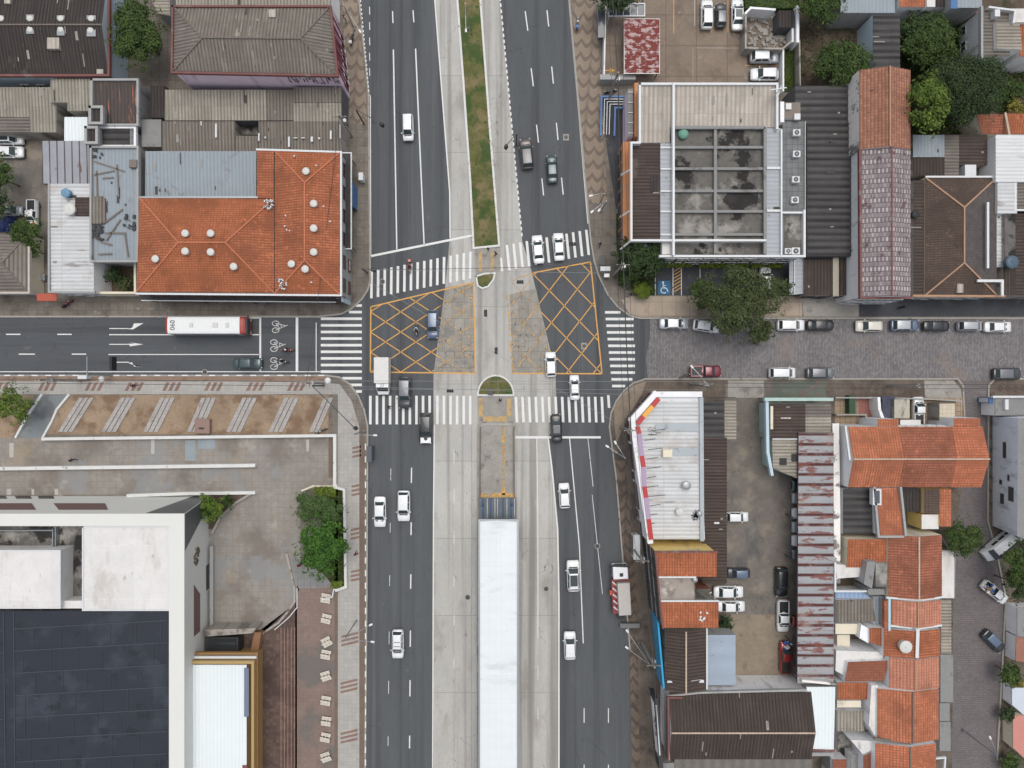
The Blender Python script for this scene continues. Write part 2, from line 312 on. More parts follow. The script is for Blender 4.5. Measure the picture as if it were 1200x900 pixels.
# ------------------------------------------------------------------ setting helpers
def sheet(name,polys,m,z=.004):
    mb=MB()
    for p in polys: mb.poly([W((q[0],q[1]),z) for q in p])
    return struct(name,mb,m)
def rc(x0,y0,x1,y1): return [(x0,y0),(x1,y0),(x1,y1),(x0,y1)]
def line(mb,a,b,wd,z,mi=0):
    a=Vector((a[0],a[1],0)); b=Vector((b[0],b[1],0)); d=(b-a); n=Vector((-d.y,d.x,0)).normalized()*wd/2
    mb.poly([W((q.x,q.y),z) for q in (a+n,b+n,b-n,a-n)],mi)
def corr(verts,ax,pt,amp):
    """corrugate one roof polygon (world points)"""
    bm=bmesh.new(); vs=[bm.verts.new(v) for v in verts]; bm.faces.new(vs)
    i=0 if ax=='x' else 1; lo=min(v[i] for v in verts); hi=max(v[i] for v in verts); h=pt/2
    k=math.ceil(lo/h+1e-6)
    while k*h<hi-1e-4:
        no=Vector((1,0,0)) if i==0 else Vector((0,1,0)); cp=no*(k*h)
        bmesh.ops.bisect_plane(bm,geom=bm.verts[:]+bm.edges[:]+bm.faces[:],plane_co=cp,plane_no=no,dist=1e-5); k+=1
    for v in bm.verts:
        t=v.co[i]/pt; f=abs((t%1)-.5)*2   # 1 at groove (multiples of pitch), 0 at crest
        v.co.z-=amp*f
    bm.verts.index_update(); out=([v.co.copy() for v in bm.verts],[[v.index for v in f.verts] for f in bm.faces]); bm.free(); return out
def fr(x0,y0,x1,y1,zn,zs=None):
    zs=zn if zs is None else zs
    return [(x0,y0,zn),(x1,y0,zn),(x1,y1,zs),(x0,y1,zs)]
def fw(x0,y0,x1,y1,zw,ze): return [(x0,y0,zw),(x1,y0,ze),(x1,y1,ze),(x0,y1,zw)]
def adj(v,c,z0,z1): return c+(v-c)*(1-z0/HC)/(1-z1/HC)
def gab(x0,y0,x1,y1,ze,zr,ax,c):
    """gable roof; ridge runs along ax at grid coordinate c"""
    if ax=='x':
        a=(adj(x0,600,ze,zr),c,zr); b=(adj(x1,600,ze,zr),c,zr)
        return [[(x0,y0,ze),(x1,y0,ze),b,a],[a,b,(x1,y1,ze),(x0,y1,ze)]]
    a=(c,adj(y0,450,ze,zr),zr); b=(c,adj(y1,450,ze,zr),zr)
    return [[(x0,y0,ze),a,b,(x0,y1,ze)],[a,(x1,y0,ze),(x1,y1,ze),b]]
def hip(c,ze,r0,r1,zr):
    """c: nw,ne,se,sw corners; ridge r0->r1 (west->east or north->south); returns faces n,s,w,e"""
    nw,ne,se,sw=[(p[0],p[1],ze) for p in c]; a=(r0[0],r0[1],zr); b=(r1[0],r1[1],zr)
    if abs(r1[0]-r0[0])>=abs(r1[1]-r0[1]): return [nw,ne,b,a],[sw,se,b,a],[nw,a,sw],[ne,se,b]
    return [nw,ne,a],[sw,b,se],[nw,a,b,sw],[ne,se,b,a]
PATL=mat('patch_light',(158,154,146),.12,.8,.9); PATD=mat('patch_dark',(84,79,75),.15,.8,.95)
def near(a,b): return (a-b).length<.02
PRN=random.Random(77)
def bld(name,label,cat,faces,wall,cap=None,group=None,z0=.1,base=None,open_=False):
    """faces: [(verts, material, (axis,pitch,amp) or None)]"""
    allv=[W(v) for f in faces for v in f[0]]
    c=sum(allv,Vector())/len(allv); root=thing(name,label,cat,(c.x,c.y,0.0),group)
    bym={}; grp={}
    edges={}
    used={}
    for fi,(vs,m,cr) in enumerate(faces):
        wv=[W(v) for v in vs]; fn_=(wv[1]-wv[0]).cross(wv[2]-wv[0]).normalized(); fn_=fn_ if fn_.z>0 else -fn_
        for i in range(len(wv)):
            a,b=wv[i],wv[(i+1)%len(wv)]
            key=tuple(sorted((tuple(round(q,2) for q in a),tuple(round(q,2) for q in b))))
            edges.setdefault(key,[]).append((a,b,fn_))
        ks={tuple(round(q,1) for q in v) for v in wv}; hit=[g for g in grp if g[0]==m.name and grp[g]&ks]
        key=hit[0] if hit else (m.name,fi); grp.setdefault(key,set()).update(ks)
        mb=bym.setdefault(key,(MB(),m))[0]
        if cr: v,f=corr(wv,*cr); mb.add(v,f)
        else: mb.poly(wv)
    for mb,m in bym.values(): mb.build('roof',m,root)
    wm=MB(); cm=MB()
    for k,l in edges.items():
        a,b=l[0][:2]
        if len(l)==1:
            d=Vector((0,0,.07)); e=Vector((0,0,.4)); wm.poly([a-d,b-d,b-e,a-e] if open_ else [a-d,b-d,Vector((b.x,b.y,z0)),Vector((a.x,a.y,z0))])
        elif cap and l[0][2].dot(l[1][2])<.9985: cm.bar(a+Vector((0,0,.04)),b+Vector((0,0,.04)),.2,.08)
    wm.build('fascia' if open_ else 'wall',wall,root)
    lt_,dk_=MB(),MB()
    for vs,m,cr in faces:
        if not m.name.startswith(('fibre','metal_white_d','metal_blue')): continue
        P=[W(v) for v in vs]; nrm=(P[1]-P[0]).cross(P[2]-P[0]).normalized(); nrm=nrm if nrm.z>0 else -nrm
        ar=sum(((P[i]-P[0]).cross(P[i+1]-P[0])).length/2 for i in range(1,len(P)-1)); al='x' if (cr and cr[0]=='y') else 'y'
        for k in range(int(ar/13)):
            i=PRN.randrange(1,len(P)-1); a_,b_=PRN.random(),PRN.random()
            if a_+b_>1: a_,b_=1-a_,1-b_
            a_=.08+a_*.84; b_=b_*.84+.04
            c_=P[0]+(P[i]-P[0])*a_*.92+(P[i+1]-P[0])*b_*.92
            L_,W_=PRN.choice(((.5,.16),(.9,.12),(.3,.25),(1.1,.35),(1.6,.14)))
            ex=Vector((L_/2,0,0)) if al=='x' else Vector((0,L_/2,0)); ey=Vector((0,W_/2,0)) if al=='x' else Vector((W_/2,0,0))
            q=[]
            for s1,s2 in ((-1,-1),(1,-1),(1,1),(-1,1)):
                v=c_+ex*s1+ey*s2; v.z=P[0].z-(nrm.x*(v.x-P[0].x)+nrm.y*(v.y-P[0].y))/nrm.z+.035; q.append(v)
            (lt_ if (PRN.random()<.5) else dk_).poly(q)
    if lt_.v: tag(lt_.build('repair_patches',PATL,root),kind='stuff')
    if dk_.v: tag(dk_.build('dirt_patches',PATD,root),kind='stuff')
    if cap and cm.v: cm.build('ridge_cap',cap,root)
    return root
def run(root,name,pts,z,h,th,m,close=False):
    """a parapet / wall following grid points whose TOP is at height z"""
    mb=MB(); P=[W(p,z) for p in pts]
    if close: P=P+[P[0]]
    for ii,(a,b) in enumerate(zip(P,P[1:])):
        d=(b-a).normalized()*th*.49; dz_=Vector((0,0,.004*(ii%3))); a=a-dz_; b=b-dz_
        mb.bar(a-d-Vector((0,0,h/2)),b+d-Vector((0,0,h/2)),th,h)
    return mb.build(name,m,root)
def freewall(name,label,cat,pts,z,m,th=.2,z0=.1,group=None,close=False):
    P=[W(p,z) for p in pts]; c=sum(P,Vector())/len(P)
    root=thing(name,label,cat,(c.x,c.y,0),group); run(root,'wall_panel',pts,z,z-z0,th,m,close)
    return root
def windows(root,a,b,zt,n,rows,ww=1.2,wh=1.1,fm=None,gm=None,door=False,side=0,z0=.9,skip=()):
    """n windows per row on the wall under roof edge a-b (grid points at height zt), both facing out from the building"""
    A=W(a,zt); B=W(b,zt); d=(B-A); d.z=0; ln=d.length; u=d/ln; nr=Vector((u.y,-u.x,0))
    if nr.dot(Vector((root.location.x,root.location.y,0))-A)>0: nr=-nr
    for r_ in range(rows):
        for i in range(n):
            if (i,r_) in skip: continue
            c=A+u*ln*(i+.5)/n; zc=z0+wh/2+r_*2.9; hh=wh; w2=ww
            isd=door and r_==0 and i%3==1
            if isd: hh=2.1; zc=.1+hh/2+.02; w2=1.0
            c=Vector((c.x,c.y,zc)); o=c+nr*.03
            f=MB(); M=Matrix(((u.x,nr.x,0,0),(u.y,nr.y,0,0),(0,0,1,0),(0,0,0,1)))
            def bx(cx,cz,sx,sz,sy=.1,off=.03):
                MM=M.copy(); MM.translation=c+u*cx+Vector((0,0,cz))+nr*off; return (None,(sx,sy,sz),0,0,MM)
            f.box(*bx(0,hh/2,w2,.08)); f.box(*bx(0,-hh/2,w2+.1,.08,.16)); f.box(*bx(-w2/2,0,.08,hh-.08)); f.box(*bx(w2/2,0,.08,hh-.08)); f.box(*bx(0,0,.05,hh-.1,.08))
            w_=f.build('door' if isd else 'window',fm or frame_w,root)
            g=MB(); g.box(*bx(0,0,w2-.08,hh-.08,.04,.012)); g.build('pane' if not isd else 'door_panel',gm or glass,w_)
def vent(root,p,z,r=.42,h=.45,m=None,name='roof_vent'):
    c=W(p,z+h); c.z=z; mb=MB(); mb.cyl(c-Vector((0,0,.5)),c+Vector((0,0,h*.45)),r*.8,r*.8,14); mb.cyl(c+Vector((0,0,h*.45)),c+Vector((0,0,h*.6)),r,r,14)
    mb.dome(c+Vector((0,0,h*.6)),r,h*.4,14,3); return mb.build(name,m or tankw,root)
def acunit(root,p,z,rz=0,s=1):
    c=W(p,z+.7*s); mb=MB(); mb.box((c.x,c.y,z+.35*s),(1.0*s,.85*s,.62*s),rz); o=mb.build('air_conditioner',frame_w,root,bevel=.03)
    f=MB(); f.cyl((c.x,c.y,z+.66*s),(c.x,c.y,z+.69*s),.33*s,.33*s,16); q=f.build('fan_grille',blackp,o)
    f=MB(); f.cyl((c.x,c.y,z+.69*s),(c.x,c.y,z+.71*s),.1*s,.1*s,10)
    for k in range(3):
        a=k*math.pi/3; d=Vector((math.cos(a),math.sin(a),0))*.33*s; cc=Vector((c.x,c.y,z+.7*s)); f.bar(cc-d,cc+d,.03,.02)
    f.build('guard',steel,o); return o
def boxpart(root,name,x0,y0,x1,y1,z0,z1,m,bevel=0):
    mb=MB(); mb.prism([W((a,b),z1) for a,b in rc(x0,y0,x1,y1)],z0); mb.poly([Vector((v.x,v.y,z0)) for v in mb.v[:4]]); return mb.build(name,m,root,bevel=bevel)
def tank(label,p,z,r=.75,h=.9,m=None,group=None):
    c=W(p,z+h); loc=Vector((c.x,c.y,z)); t=thing('water_tank',label,'water tank',loc,group)
    mb=MB(); mb.cyl(loc,loc+Vector((0,0,h)),r*.86,r,20); mb.build('tank_body',m or tankb,t)
    mb=MB(); mb.cyl(loc+Vector((0,0,h)),loc+Vector((0,0,h+.06)),r*1.04,r*1.04,20); mb.dome(loc+Vector((0,0,h+.06)),r*.98,.16,20,3); mb.cyl(loc+Vector((0,0,h+.16)),loc+Vector((0,0,h+.26)),r*.25,r*.22,12); mb.build('lid',m or tankb,t); return t
def stands(root,pts,z,m=None):
    m=m or steel_d
    for p in pts:
        c=W(p,z); MB().cyl((c.x,c.y,.1),(c.x,c.y,z-.06),.07,.07,8).build('post',m,root)
# ------------------------------------------------------------------ setting
struct('ground',MB().poly([Vector((x,y,-.05)) for x,y in ((-400,-400),(400,-400),(400,400),(-400,400))]),soil_d)
EXT=260
sheet('road',[rc(395,-EXT,765,1160),rc(-EXT,360,395,450),rc(765,360,1500,452),rc(1100,452,1190,1160)],asphalt,0)
sheet('side_street',[rc(-EXT,371,374,437)],asphalt_w,.004)
sheet('cobbled_street',[[(762,366),(1500,366),(1500,448),(760,448),(757,420),(762,395)]],cobble,.004)
sheet('back_street',[[(1112,446),(1172,446),(1172,640),(1182,700),(1178,770),(1178,1160),(1098,1160),(1104,640),(1120,560)]],block_paving,.008)
sheet('bus_lane',[[(490,-EXT),(537,-EXT),(537,0),(554,275),(586,290),(563,0),(561,-EXT),(570,-EXT),(585,-EXT),(586,0),(612,283),(623,318),(651,437),(652,470),(652,500),(642,512),(654,620),(655,1160),(508,1160),(508,440),(522,335),(527,279),(527,225),(509,0)]],conc,.008)
sheet('worn_junction_concrete',[[(522,337),(555,331),(557,438),(509,438)],[(597,345),(628,338),(650,437),(601,438)]],conc_crack,.012)
def slabp(name,pts,m,h=.13,kerb=kerbm):
    mb=MB(); top=[W(p,0) for p in pts]
    for v in top: v.z=h
    mb.prism(top,-.04,1,0); o=tag(mb.build(name,[m,kerb]),kind='structure')
    return o
def kerbrun(name,pts,m,wd=.22,h=.14,group=None):
    mb=MB(); P=[W(p,0) for p in pts]
    for ii,(a,b) in enumerate(zip(P,P[1:])):
        d=(b-a).normalized()*wd*.4; a=a-d; b=b+d; a.z=b.z=h/2+.004+.003*(ii%3); mb.bar(a,b,wd,h)
    return struct(name,mb,m)
NW=[(-EXT,-EXT),(420,-EXT),(421,0),(432,108),(434,330),(431,340),(424,351),(412,362),(400,368),(374,371),(-EXT,371)]
NE=[(664,-EXT),(667,0),(692,280),(696,305),(701,322),(712,345),(724,360),(738,370),(750,373),(1500,373),(1500,-EXT)]
SW=[(-EXT,440),(383,440),(398,442),(410,450),(420,464),(427,480),(431,500),(430,700),(428,1160),(-EXT,1160)]
SE=[(714,500),(716,484),(722,470),(731,458),(742,449),(756,444),(1122,444),(1128,452),(1130,490),(1128,560),(1117,640),(1113,1160),(743,1160),(738,760),(722,560)]
SF=[(1165,444),(1500,444),(1500,1160),(1165,1160),(1168,850),(1175,760),(1178,700),(1168,650),(1157,610),(1158,452),(1160,447)]
slabp('pavement',NW,pave); slabp('pavement',NE,pave); slabp('pavement',SW,pave); slabp('pavement',SE,pave_r); slabp('pavement',SF,pave_r)
kerbrun('kerb',[(421,0),(432,108),(434,330),(431,340),(424,351),(412,362),(400,368),(374,371),(0,371)],kerbm)
kerbrun('kerb',[(667,0),(692,280),(696,305),(701,322),(712,345),(724,360),(738,370),(750,373),(1200,373)],kerbm)
kerbrun('kerb',[(0,440),(383,440),(398,442),(410,450),(420,464),(427,480),(431,500),(430,700),(428,900)],kerbm)
kerbrun('kerb',[(738,760),(722,560),(714,500),(716,484),(722,470),(731,458),(742,449),(756,444),(1122,444),(1128,452),(1130,490)],kerbm)
kerbrun('kerb',[(1168,890),(1175,760),(1178,700),(1168,650),(1157,610),(1158,452),(1165,444),(1200,444)],kerbm)
# medians
slabp('grass_median',[(531,-EXT),(536,0),(556,291),(585,287),(563,0),(558,-EXT)],grass,.16,kerbw)
kerbrun('kerb',[(535,-40),(536,0),(543,95),(551,210),(555,291),(585,288),(574,150),(563,0),(562,-40)],kerbw,.3,.18)
slabp('traffic_island',[(558,324),(567,321),(580,320),(578,328),(572,336),(565,338),(560,335)],grass,.16,kerbw)
kerbrun('kerb',[(558,324),(567,321),(580,320),(578,328),(572,336),(565,338),(560,335),(558,324)],kerbw,.24,.18)
ci=[(581+21*math.cos(t),463-23*math.sin(t)) for t in [math.pi*i/14 for i in range(15)]]
slabp('traffic_island',ci,grass,.16,kerbw); kerbrun('kerb',ci+[ci[0]],kerbw,.24,.18)
slabp('crossing_refuge',[(556,291),(585,288),(587,316),(580,319),(558,322)],conc_old,.05)
slabp('crossing_refuge',[(560,465),(602,465),(602,496),(560,496)],conc_old,.05)
sheet('tactile_paving',[rc(561,295,565,318),rc(575,294,579,317),rc(561,467,566,488),rc(594,467,599,488),rc(566,488,594,494)],dully,.056)
slabp('station_platform',[(559.5,498),(603.5,498),(604,1160),(558.5,1160)],conc_old,.32)
sheet('tactile_paving',[rc(588,500,592,580),rc(563,578,603,583)],yelloww,.326)
# block surfaces (z .136)
Z1=.136
sheet('wave_pavement',[[(401,0),(418,0),(429,108),(430,145),(410,145),(404,60)]],wavep,Z1)
sheet('wave_pavement',[[(668,-60),(672,60),(690,238),(712,238),(707,150),(702,60),(690,-60)]],wavep,Z1)
sheet('wave_pavement',[[(719,540),(733,540),(746,700),(750,905),(741,905),(737,740)]],wavep2,Z1)
sheet('wave_pavement',[rc(1159,456,1166,600),[(1177,700),(1192,700),(1186,905),(1168,905),(1176,770)]],wavep2,Z1)
sheet('tree_pit',[rc(1181,727,1187,742)],grass_g,Z1+.004)
sheet('yard_ground',[rc(-40,150,58,300)],asphalt_lot,Z1)
sheet('planted_yard',[rc(110,300,162,346)],soil_d,Z1)
sheet('forecourt',[rc(705,-60,875,100)],lotp,Z1)
sheet('overgrown_plot',[rc(935,-60,1020,110),rc(1020,-60,1200,170)],soil_d,Z1)
sheet('lawn',[rc(918,45,940,108)],grass_g,Z1+.004)
sheet('parking_bays',[rc(767,300,975,346)],dark_lot,Z1)
sheet('bay_marking',[rc(767.5,314,768.3,346),rc(788.2,314,789.2,346),rc(798,314,799,346),rc(820,314,820.8,340),rc(885,315,885.7,345)],whitethin,Z1+.01)
sheet('forecourt_paving',[[(752,347),(940,347),(940,371),(750,371),(738,368),(728,352),(738,347)]],mat('forecourt_beige',(170,156,140),.1,.5,.95,stain=((128,116,106),.3,.54,.15),brick=(2,2,.04,(140,126,112),.05,0,0)),Z1)
sheet('asphalt_apron',[rc(1007,347,1300,371)],dark_lot,Z1)
sheet('paved_patch',[[(940,348),(1006,348),(1006,371),(942,371)]],conc_old,Z1)
mb=MB()
for i in range(7): line(mb,(790,338-4*i+4),(798,333-4*i+4),1,Z1+.012)
struct('bay_hatching',mb,yellowp)
sheet('planted_corner',[[(722,250),(768,250),(768,346),(754,346),(738,334),(728,315),(722,290)]],grass_g,Z1+.004)
sheet('blue_forecourt',[[(704,112),(735,112),(735,245),(722,245),(712,180)]],dark_lot,Z1)
# south-west
sheet('brown_strip',[rc(-60,441,385,446.5)],mat('brown_strip',(146,124,108),.12,.5,.9,stain=((110,92,80),.5,.55,.1)),Z1)
sheet('light_pavement',[rc(-60,447,385,462),[(385,449),(398,450),(412,470),(421,500),(421,905),(396,905),(396,462),(385,462)]],pave_l,Z1)
mb=MB()
for x in (2,9,-5,51,58,65,106,113,120,153,160,167,197,204,211,246,253,260,295,302,309,343,350,357): mb.poly([W(q,Z1+.004) for q in ((x-2,448),(x+2,448),(x-3,458),(x-7,458))])
for y,x in ((527,418),(572,417),(623,416),(672,416),(748,408),(803,407),(862,407)):
    for k in range(3):
        yy=y+k*5-5
        mb.poly([W(q,Z1+.004) for q in ((x-(8 if y>700 else 5),yy+2),(x+(12 if y>700 else 5),yy-(3 if y>700 else 0)),(x+(12 if y>700 else 5),yy-(0 if y>700 else -2.6)),(x-(8 if y>700 else 5),yy+4.6))])
struct('pavement_band',mb,browntile)
sheet('brown_strip',[rc(392,560,396,905),rc(385,510,392,560),rc(421.5,500,427.5,905)],mat('brown_edge',(120,106,94),.12,.5,.9),Z1+.004)
sheet('flower_bed',[[(82,463),(385,463),(385,509),(52,509),(62,485)]],dirt,Z1)
mb=MB(); mb2=MB()
for t,b in ((94,69),(143,120),(189,169),(237,220),(285,266),(334,315),(380,363)):
    for k in range(3):
        e=min(1,(392-t-6*k)/6)
        if e<=0: continue
        P=[W(q,0) for q in ((t+6*k,466),(t+6*k+4.9,466),(b+6*k+4.9,506),(b+6*k,506))]
        for v in P: v.z=.26
        mb.prism(P,.12)
struct('concrete_slab',mb,mat('slab_strip',(176,172,168),.08,.6,.9,brick=(.55,.55,.03,(150,146,140),.06,0,0),stain=((140,134,128),.5,.58,.1)))
sheet('ramp',[[(44,463),(80,463),(62,485),(52,513),(20,513)]],mat('ramp_grey',(132,138,140),.08,.4,.9,stain=((112,114,116),.3,.5,.1)),Z1)
sheet('flower_bed',[[(-60,463),(40,463),(20,505),(14,513),(-60,513)]],dirt,Z1)
sheet('plaza',[[(-60,513),(395,513),(395,570),(352,575),(352,688),(340,712),(308,742),(240,742),(240,580),(-60,580)]],plazap,Z1)
sheet('brick_plaza',[rc(240,742,348,905),[(300,742),(340,712),(348,700),(348,742)]],brickp,Z1)
sheet('worn_brick_plaza',[[(348,686),(393,688),(393,905),(346,905),(346,712)]],brickp2,Z1)
mb=MB()
for x in (329,333,337,341,345): mb.poly([W(q,Z1+.006) for q in rc(x,735,x+.6,905)])
struct('paving_joint',mb,mat('paving_joint',(168,132,118)))
sheet('planted_bed',[rc(378,574,403,688)],grass_g,Z1+.004)
# south-east surfaces
sheet('car_yard',[rc(850,450,940,810)],asphalt_lot,Z1)
sheet('car_yard_dirt',[[(856,720),(928,720),(928,792),(858,792)]],mat('yard_dirt',(148,136,120),.14,.3,1,stain=((118,104,92),.4,.54,.15)),Z1+.004)
sheet('front_yard',[rc(978,466,1128,505)],mat('front_yard',(168,150,128),.1,.5,.9,brick=(.8,.8,.04,(120,90,76),.1,0,0)),Z1)
sheet('front_yard_red',[rc(1006,466,1030,492)],mat('red_floor',(160,110,102),.12,.5,.9),Z1+.004)
sheet('painted_pavement',[rc(897,446,968,466)],mat('painted_green',(104,110,100),.14,.5,.9,stain=[((132,98,98),.3,.52,.12),((128,122,114),.6,.56,.1)]),Z1+.004)
sheet('paved_patch',[rc(853,446,895,466),[(1083,446),(1118,446),(1126,456),(1127,466),(1084,466)]],conc_old,Z1+.004)
mb=MB()
for i in range(9):
    for j in range(2):
        x=1000+i*9; y=450+j*9
        if x<1080: mb.poly([W(q,Z1+.006) for q in ((x,y),(x+4.5,y+4.5),(x,y+9),(x-4.5,y+4.5))])
for i in range(4):
    x=1172+i*9; mb.poly([W(q,Z1+.006) for q in ((x,450),(x+4.5,455),(x,460),(x-4.5,455))])
struct('diamond_paving',mb,mat('diamond_dark',(100,86,78),.1,.5,.9))
sheet('corner_paving',[[(719,478),(728,463),(742,452),(757,447),(752,462),(735,490),(722,520)]],mat('corner_tan',(150,136,120),.14,.5,.9,stain=((110,98,88),.4,.5,.15)),Z1+.004)
# ------------------------------------------------------------------ road markings
ZM=.018
cw=MB()
def stripe(mb,x0,y0,x1,y1,wd=3): mb.poly([W(q,ZM) for q in ((x0-wd/2,y0),(x0+wd/2,y0),(x1+wd/2,y1),(x1-wd/2,y1))])
for i in range(16):
    x=435.5+i*7.72; yt=318-(x-435.5)*.199; stripe(cw,x,yt,x-.3,yt+31.5)
stripe(cw,587,302,588.5,318,2.6)
for i in range(13):
    x=594+i*7.75; yt=287-(x-594)*.19; stripe(cw,x,yt,x+3,yt+29.5)
for i in range(16): stripe(cw,434+i*7.72+(1.3 if i>9 else 0),463.7,434+i*7.72+(1.3 if i>9 else 0),497.3,3)
for i in range(14): stripe(cw,604.5+i*7.75,465,605.8+i*7.75,495,3)
stripe(cw,712.8,463,713.8,478,3)
for i,(x,) in enumerate([(417,),(409,)]+[(376,)]*9+[(401,),(410,),(417,)]):
    y=358+i*7.75; cw.poly([W(q,ZM) for q in rc(x,y-1.5,424,y+1.5)])
for i in range(12):
    y=366+i*7.85; x0=709+i*.75; x1=742.5 if 0<i<11 else (727 if i==0 else 731)
    if i>4: x1+=1.5
    if i==10: x1=741
    cw.poly([W(q,ZM) for q in rc(x0,y-1.5,x1,y+1.5)])
struct('crosswalk_marking',cw,whitepaint)
lm=MB(); lt=MB()
def L1(*p,w_=1.5,mb=lm):
    for a,b in zip(p,p[1:]): line(mb,a,b,w_,ZM+.004)
L1((435,300),(553,276),w_=2.6); L1((348,371),(348,435),w_=3); L1((305,372),(305,435),w_=2.2); L1((604,512.5),(652,512.5),w_=2.8); L1((654,512.5),(704,512.5),w_=2.6)
L1((461,58),(465,292)); L1((487,57),(497,287)); L1((509,-40),(509.5,0),(518,110),(527,225),(527.5,279),w_=1.4)
L1((434.5,300),(434,113),(431,108),(420,-2),w_=1.0); L1((666,-20),(666.5,0),(678,130),(689,262),w_=1.2)
for y in range(-10,95,18): L1((433,y),(433.3,y+9),w_=1,mb=lt)
for a,b in (((460,13),(460.5,27)),((484,12),(485,26)),((615.5,13),(618.5,36)),((641,12),(643,31)),((622.5,80),(625,101)),((646.5,78),(648.5,98)),((628.7,146),(631,167)),((652,144),(654,164)),((635,209),(637,229)),((658,208),(660,228))): L1(a,b,w_=1.3)
for k in range(40):
    t=k/40; 
    L1((586+26*t,283*t-3),(586+26*(t+.014),283*(t+.014)-3),w_=1.6)
L1((509,498),(508,600),(507,900),w_=1.3)
for y0,y1 in ((548,566),(612,627),(673,690),(739,758),(797,816),(862,877)): L1((482.3-(y0-548)*.007,y0),(482.2-(y1-548)*.007,y1),w_=1.4); L1((458-(y0-548)*.01,y0+1),(458-(y1-548)*.01,y1-3),w_=.7,mb=lt)
for y0,y1 in ((527,543),(573,590),(622,638),(675,688),(721,733),(772,783)): L1((532,y0),(532,y1),w_=.9,mb=lt)
L1((629,514),(630.3,620),(630.5,748),w_=.9); L1((630.5,780),(630.5,797),w_=.8,mb=lt); L1((630.5,828),(630.5,843),w_=.8,mb=lt)
L1((642.5,514),(647,550),(653.5,620),(655,700),(655,905),w_=1.6); L1((667.5,514),(679,640),(683.5,754),w_=1.2); L1((689,514),(695,570),w_=.8,mb=lt); L1((694,580),(706,696),w_=.7,mb=lt)
for x,y0,y1 in ((684.5,830,847),(713,830,847),(684.5,896,905),(713,896,905)): L1((x,y0),(x,y1),w_=1)
L1((-20,371.6),(376,371.6),w_=.9,mb=lt); L1((-20,435.6),(376,435.6),w_=1); L1((370.5,378),(370.5,435),w_=1)
L1((128,392.2),(305,392.2),w_=1.2); L1((127,415.4),(305,415.4),w_=1)
for x0,x1,y in ((7,24,391.8),(67,84,391.8),(22,41,415),(84,101,415)): L1((x0,y),(x1,y),w_=1.3)
L1((288,372.5),(305,372.5),w_=1.5); L1((289,372),(288,391),w_=1)
for y,dy in ((385,-6),(403.5,0),(424.5,5)):
    L1((128 if y<420 else 133,y),(151,y),w_=1)
    lm.poly([W(q,ZM+.004) for q in ((150,y-.7),(158,y-.7+dy*.8),(152,y-2.2+dy),(168,y+dy),(152 if dy==0 else 158,y+(2.4 if dy==0 else 3)+dy*.8),(152,y+.9))] if dy==0 else [W(q,ZM+.004) for q in ((150,y+.7),(155,y-1.2 if dy<0 else y+.2),(157,y+dy),(168,y+dy-.3 if dy<0 else y+dy+.3),(161,y+(-2 if dy<0 else 5.5)),(156,y+1 if dy<0 else y+3))])
for k in range(27):
    y=520+k*14.8; lm.poly([W(q,.152) for q in rc(427.6,y,429.0,y+7.2)])
for k in range(24): lm.poly([W(q,.152) for q in rc(5+k*16,439.2,5+k*16+7,440.6)])
for k in range(22):
    t=k/22; lm.poly([W(q,.152) for q in rc(422+10*t,110*t,423.2+10*t,110*t+2.6)])
struct('lane_marking',lm,whitepaint); struct('faded_lane_marking',lt,whitethin)
# bicycles painted in the advance stop box
bk=MB()
def ring(cx,cy,r,wd):
    n=14
    for i in range(n):
        a,b=2*math.pi*i/n,2*math.pi*(i+1)/n
        line(bk,(cx+r*math.cos(a),cy+r*math.sin(a)*.72),(cx+r*math.cos(b),cy+r*math.sin(b)*.72),wd,ZM+.004)
for x,y in ((323,383),(321,405),(321,426)):
    ring(x,y-4,4,.8); ring(x,y+4,4,.8)
    for a,b in (((x,y-4),(x+6,y-3)),((x,y+4),(x+7,y+1)),((x+6,y-3),(x+7,y+1)),((x,y-4),(x+5,y+2)),((x+6,y-3),(x+12,y-1)),((x+7,y+1),(x+14,y-2))): line(bk,a,b,.7,ZM+.006)
struct('bicycle_symbol',bk,whitethin)
# yellow box junction
def clip(p,q,poly):
    t0,t1=0,1; n=len(poly); area=sum(poly[i][0]*poly[(i+1)%n][1]-poly[(i+1)%n][0]*poly[i][1] for i in range(n)); sg=1 if area>0 else -1
    dx,dy=q[0]-p[0],q[1]-p[1]
    for i in range(n):
        a,b=poly[i],poly[(i+1)%n]; ex,ey=b[0]-a[0],b[1]-a[1]
        num=sg*(ex*(p[1]-a[1])-ey*(p[0]-a[0])); den=sg*(ex*dy-ey*dx)
        if abs(den)<1e-9:
            if num<0: return None
        else:
            t=-num/den
            if den>0: t0=max(t0,t)
            else: t1=min(t1,t)
    return ((p[0]+dx*t0,p[1]+dy*t0),(p[0]+dx*t1,p[1]+dy*t1)) if t1>t0+1e-3 else None
ym=MB(); yw=MB()
bl=[(434.5,359.5),(555,331),(557,437.5),(434,436)]; br_=[(598,325.5),(692,307),(705.5,438),(601,437.5)]
def ln(a,b,wd,split,left):
    # the part on old concrete is worn
    n=12; 
    for i in range(n):
        p=(a[0]+(b[0]-a[0])*i/n,a[1]+(b[1]-a[1])*i/n); q=(a[0]+(b[0]-a[0])*(i+1)/n,a[1]+(b[1]-a[1])*(i+1)/n)
        sx=split((p[1]+q[1])/2); mx=(p[0]+q[0])/2
        line(yw if ((mx>sx) if left else (mx<sx)) else ym,p,q,wd,ZM+.002)
sl_=lambda y:522-(y-337)*.13; sr_=lambda y:625+(y-319)*.22
for i in range(4):
    a,b=bl[i],bl[(i+1)%4]; line(ym,a,b,1.5,ZM+.004)
for a,b in ((( 625,319.7),(692,307)),((692,307),(705.5,438)),((705.5,438),(601,437.5))): line(ym,a,b,1.5,ZM+.004)
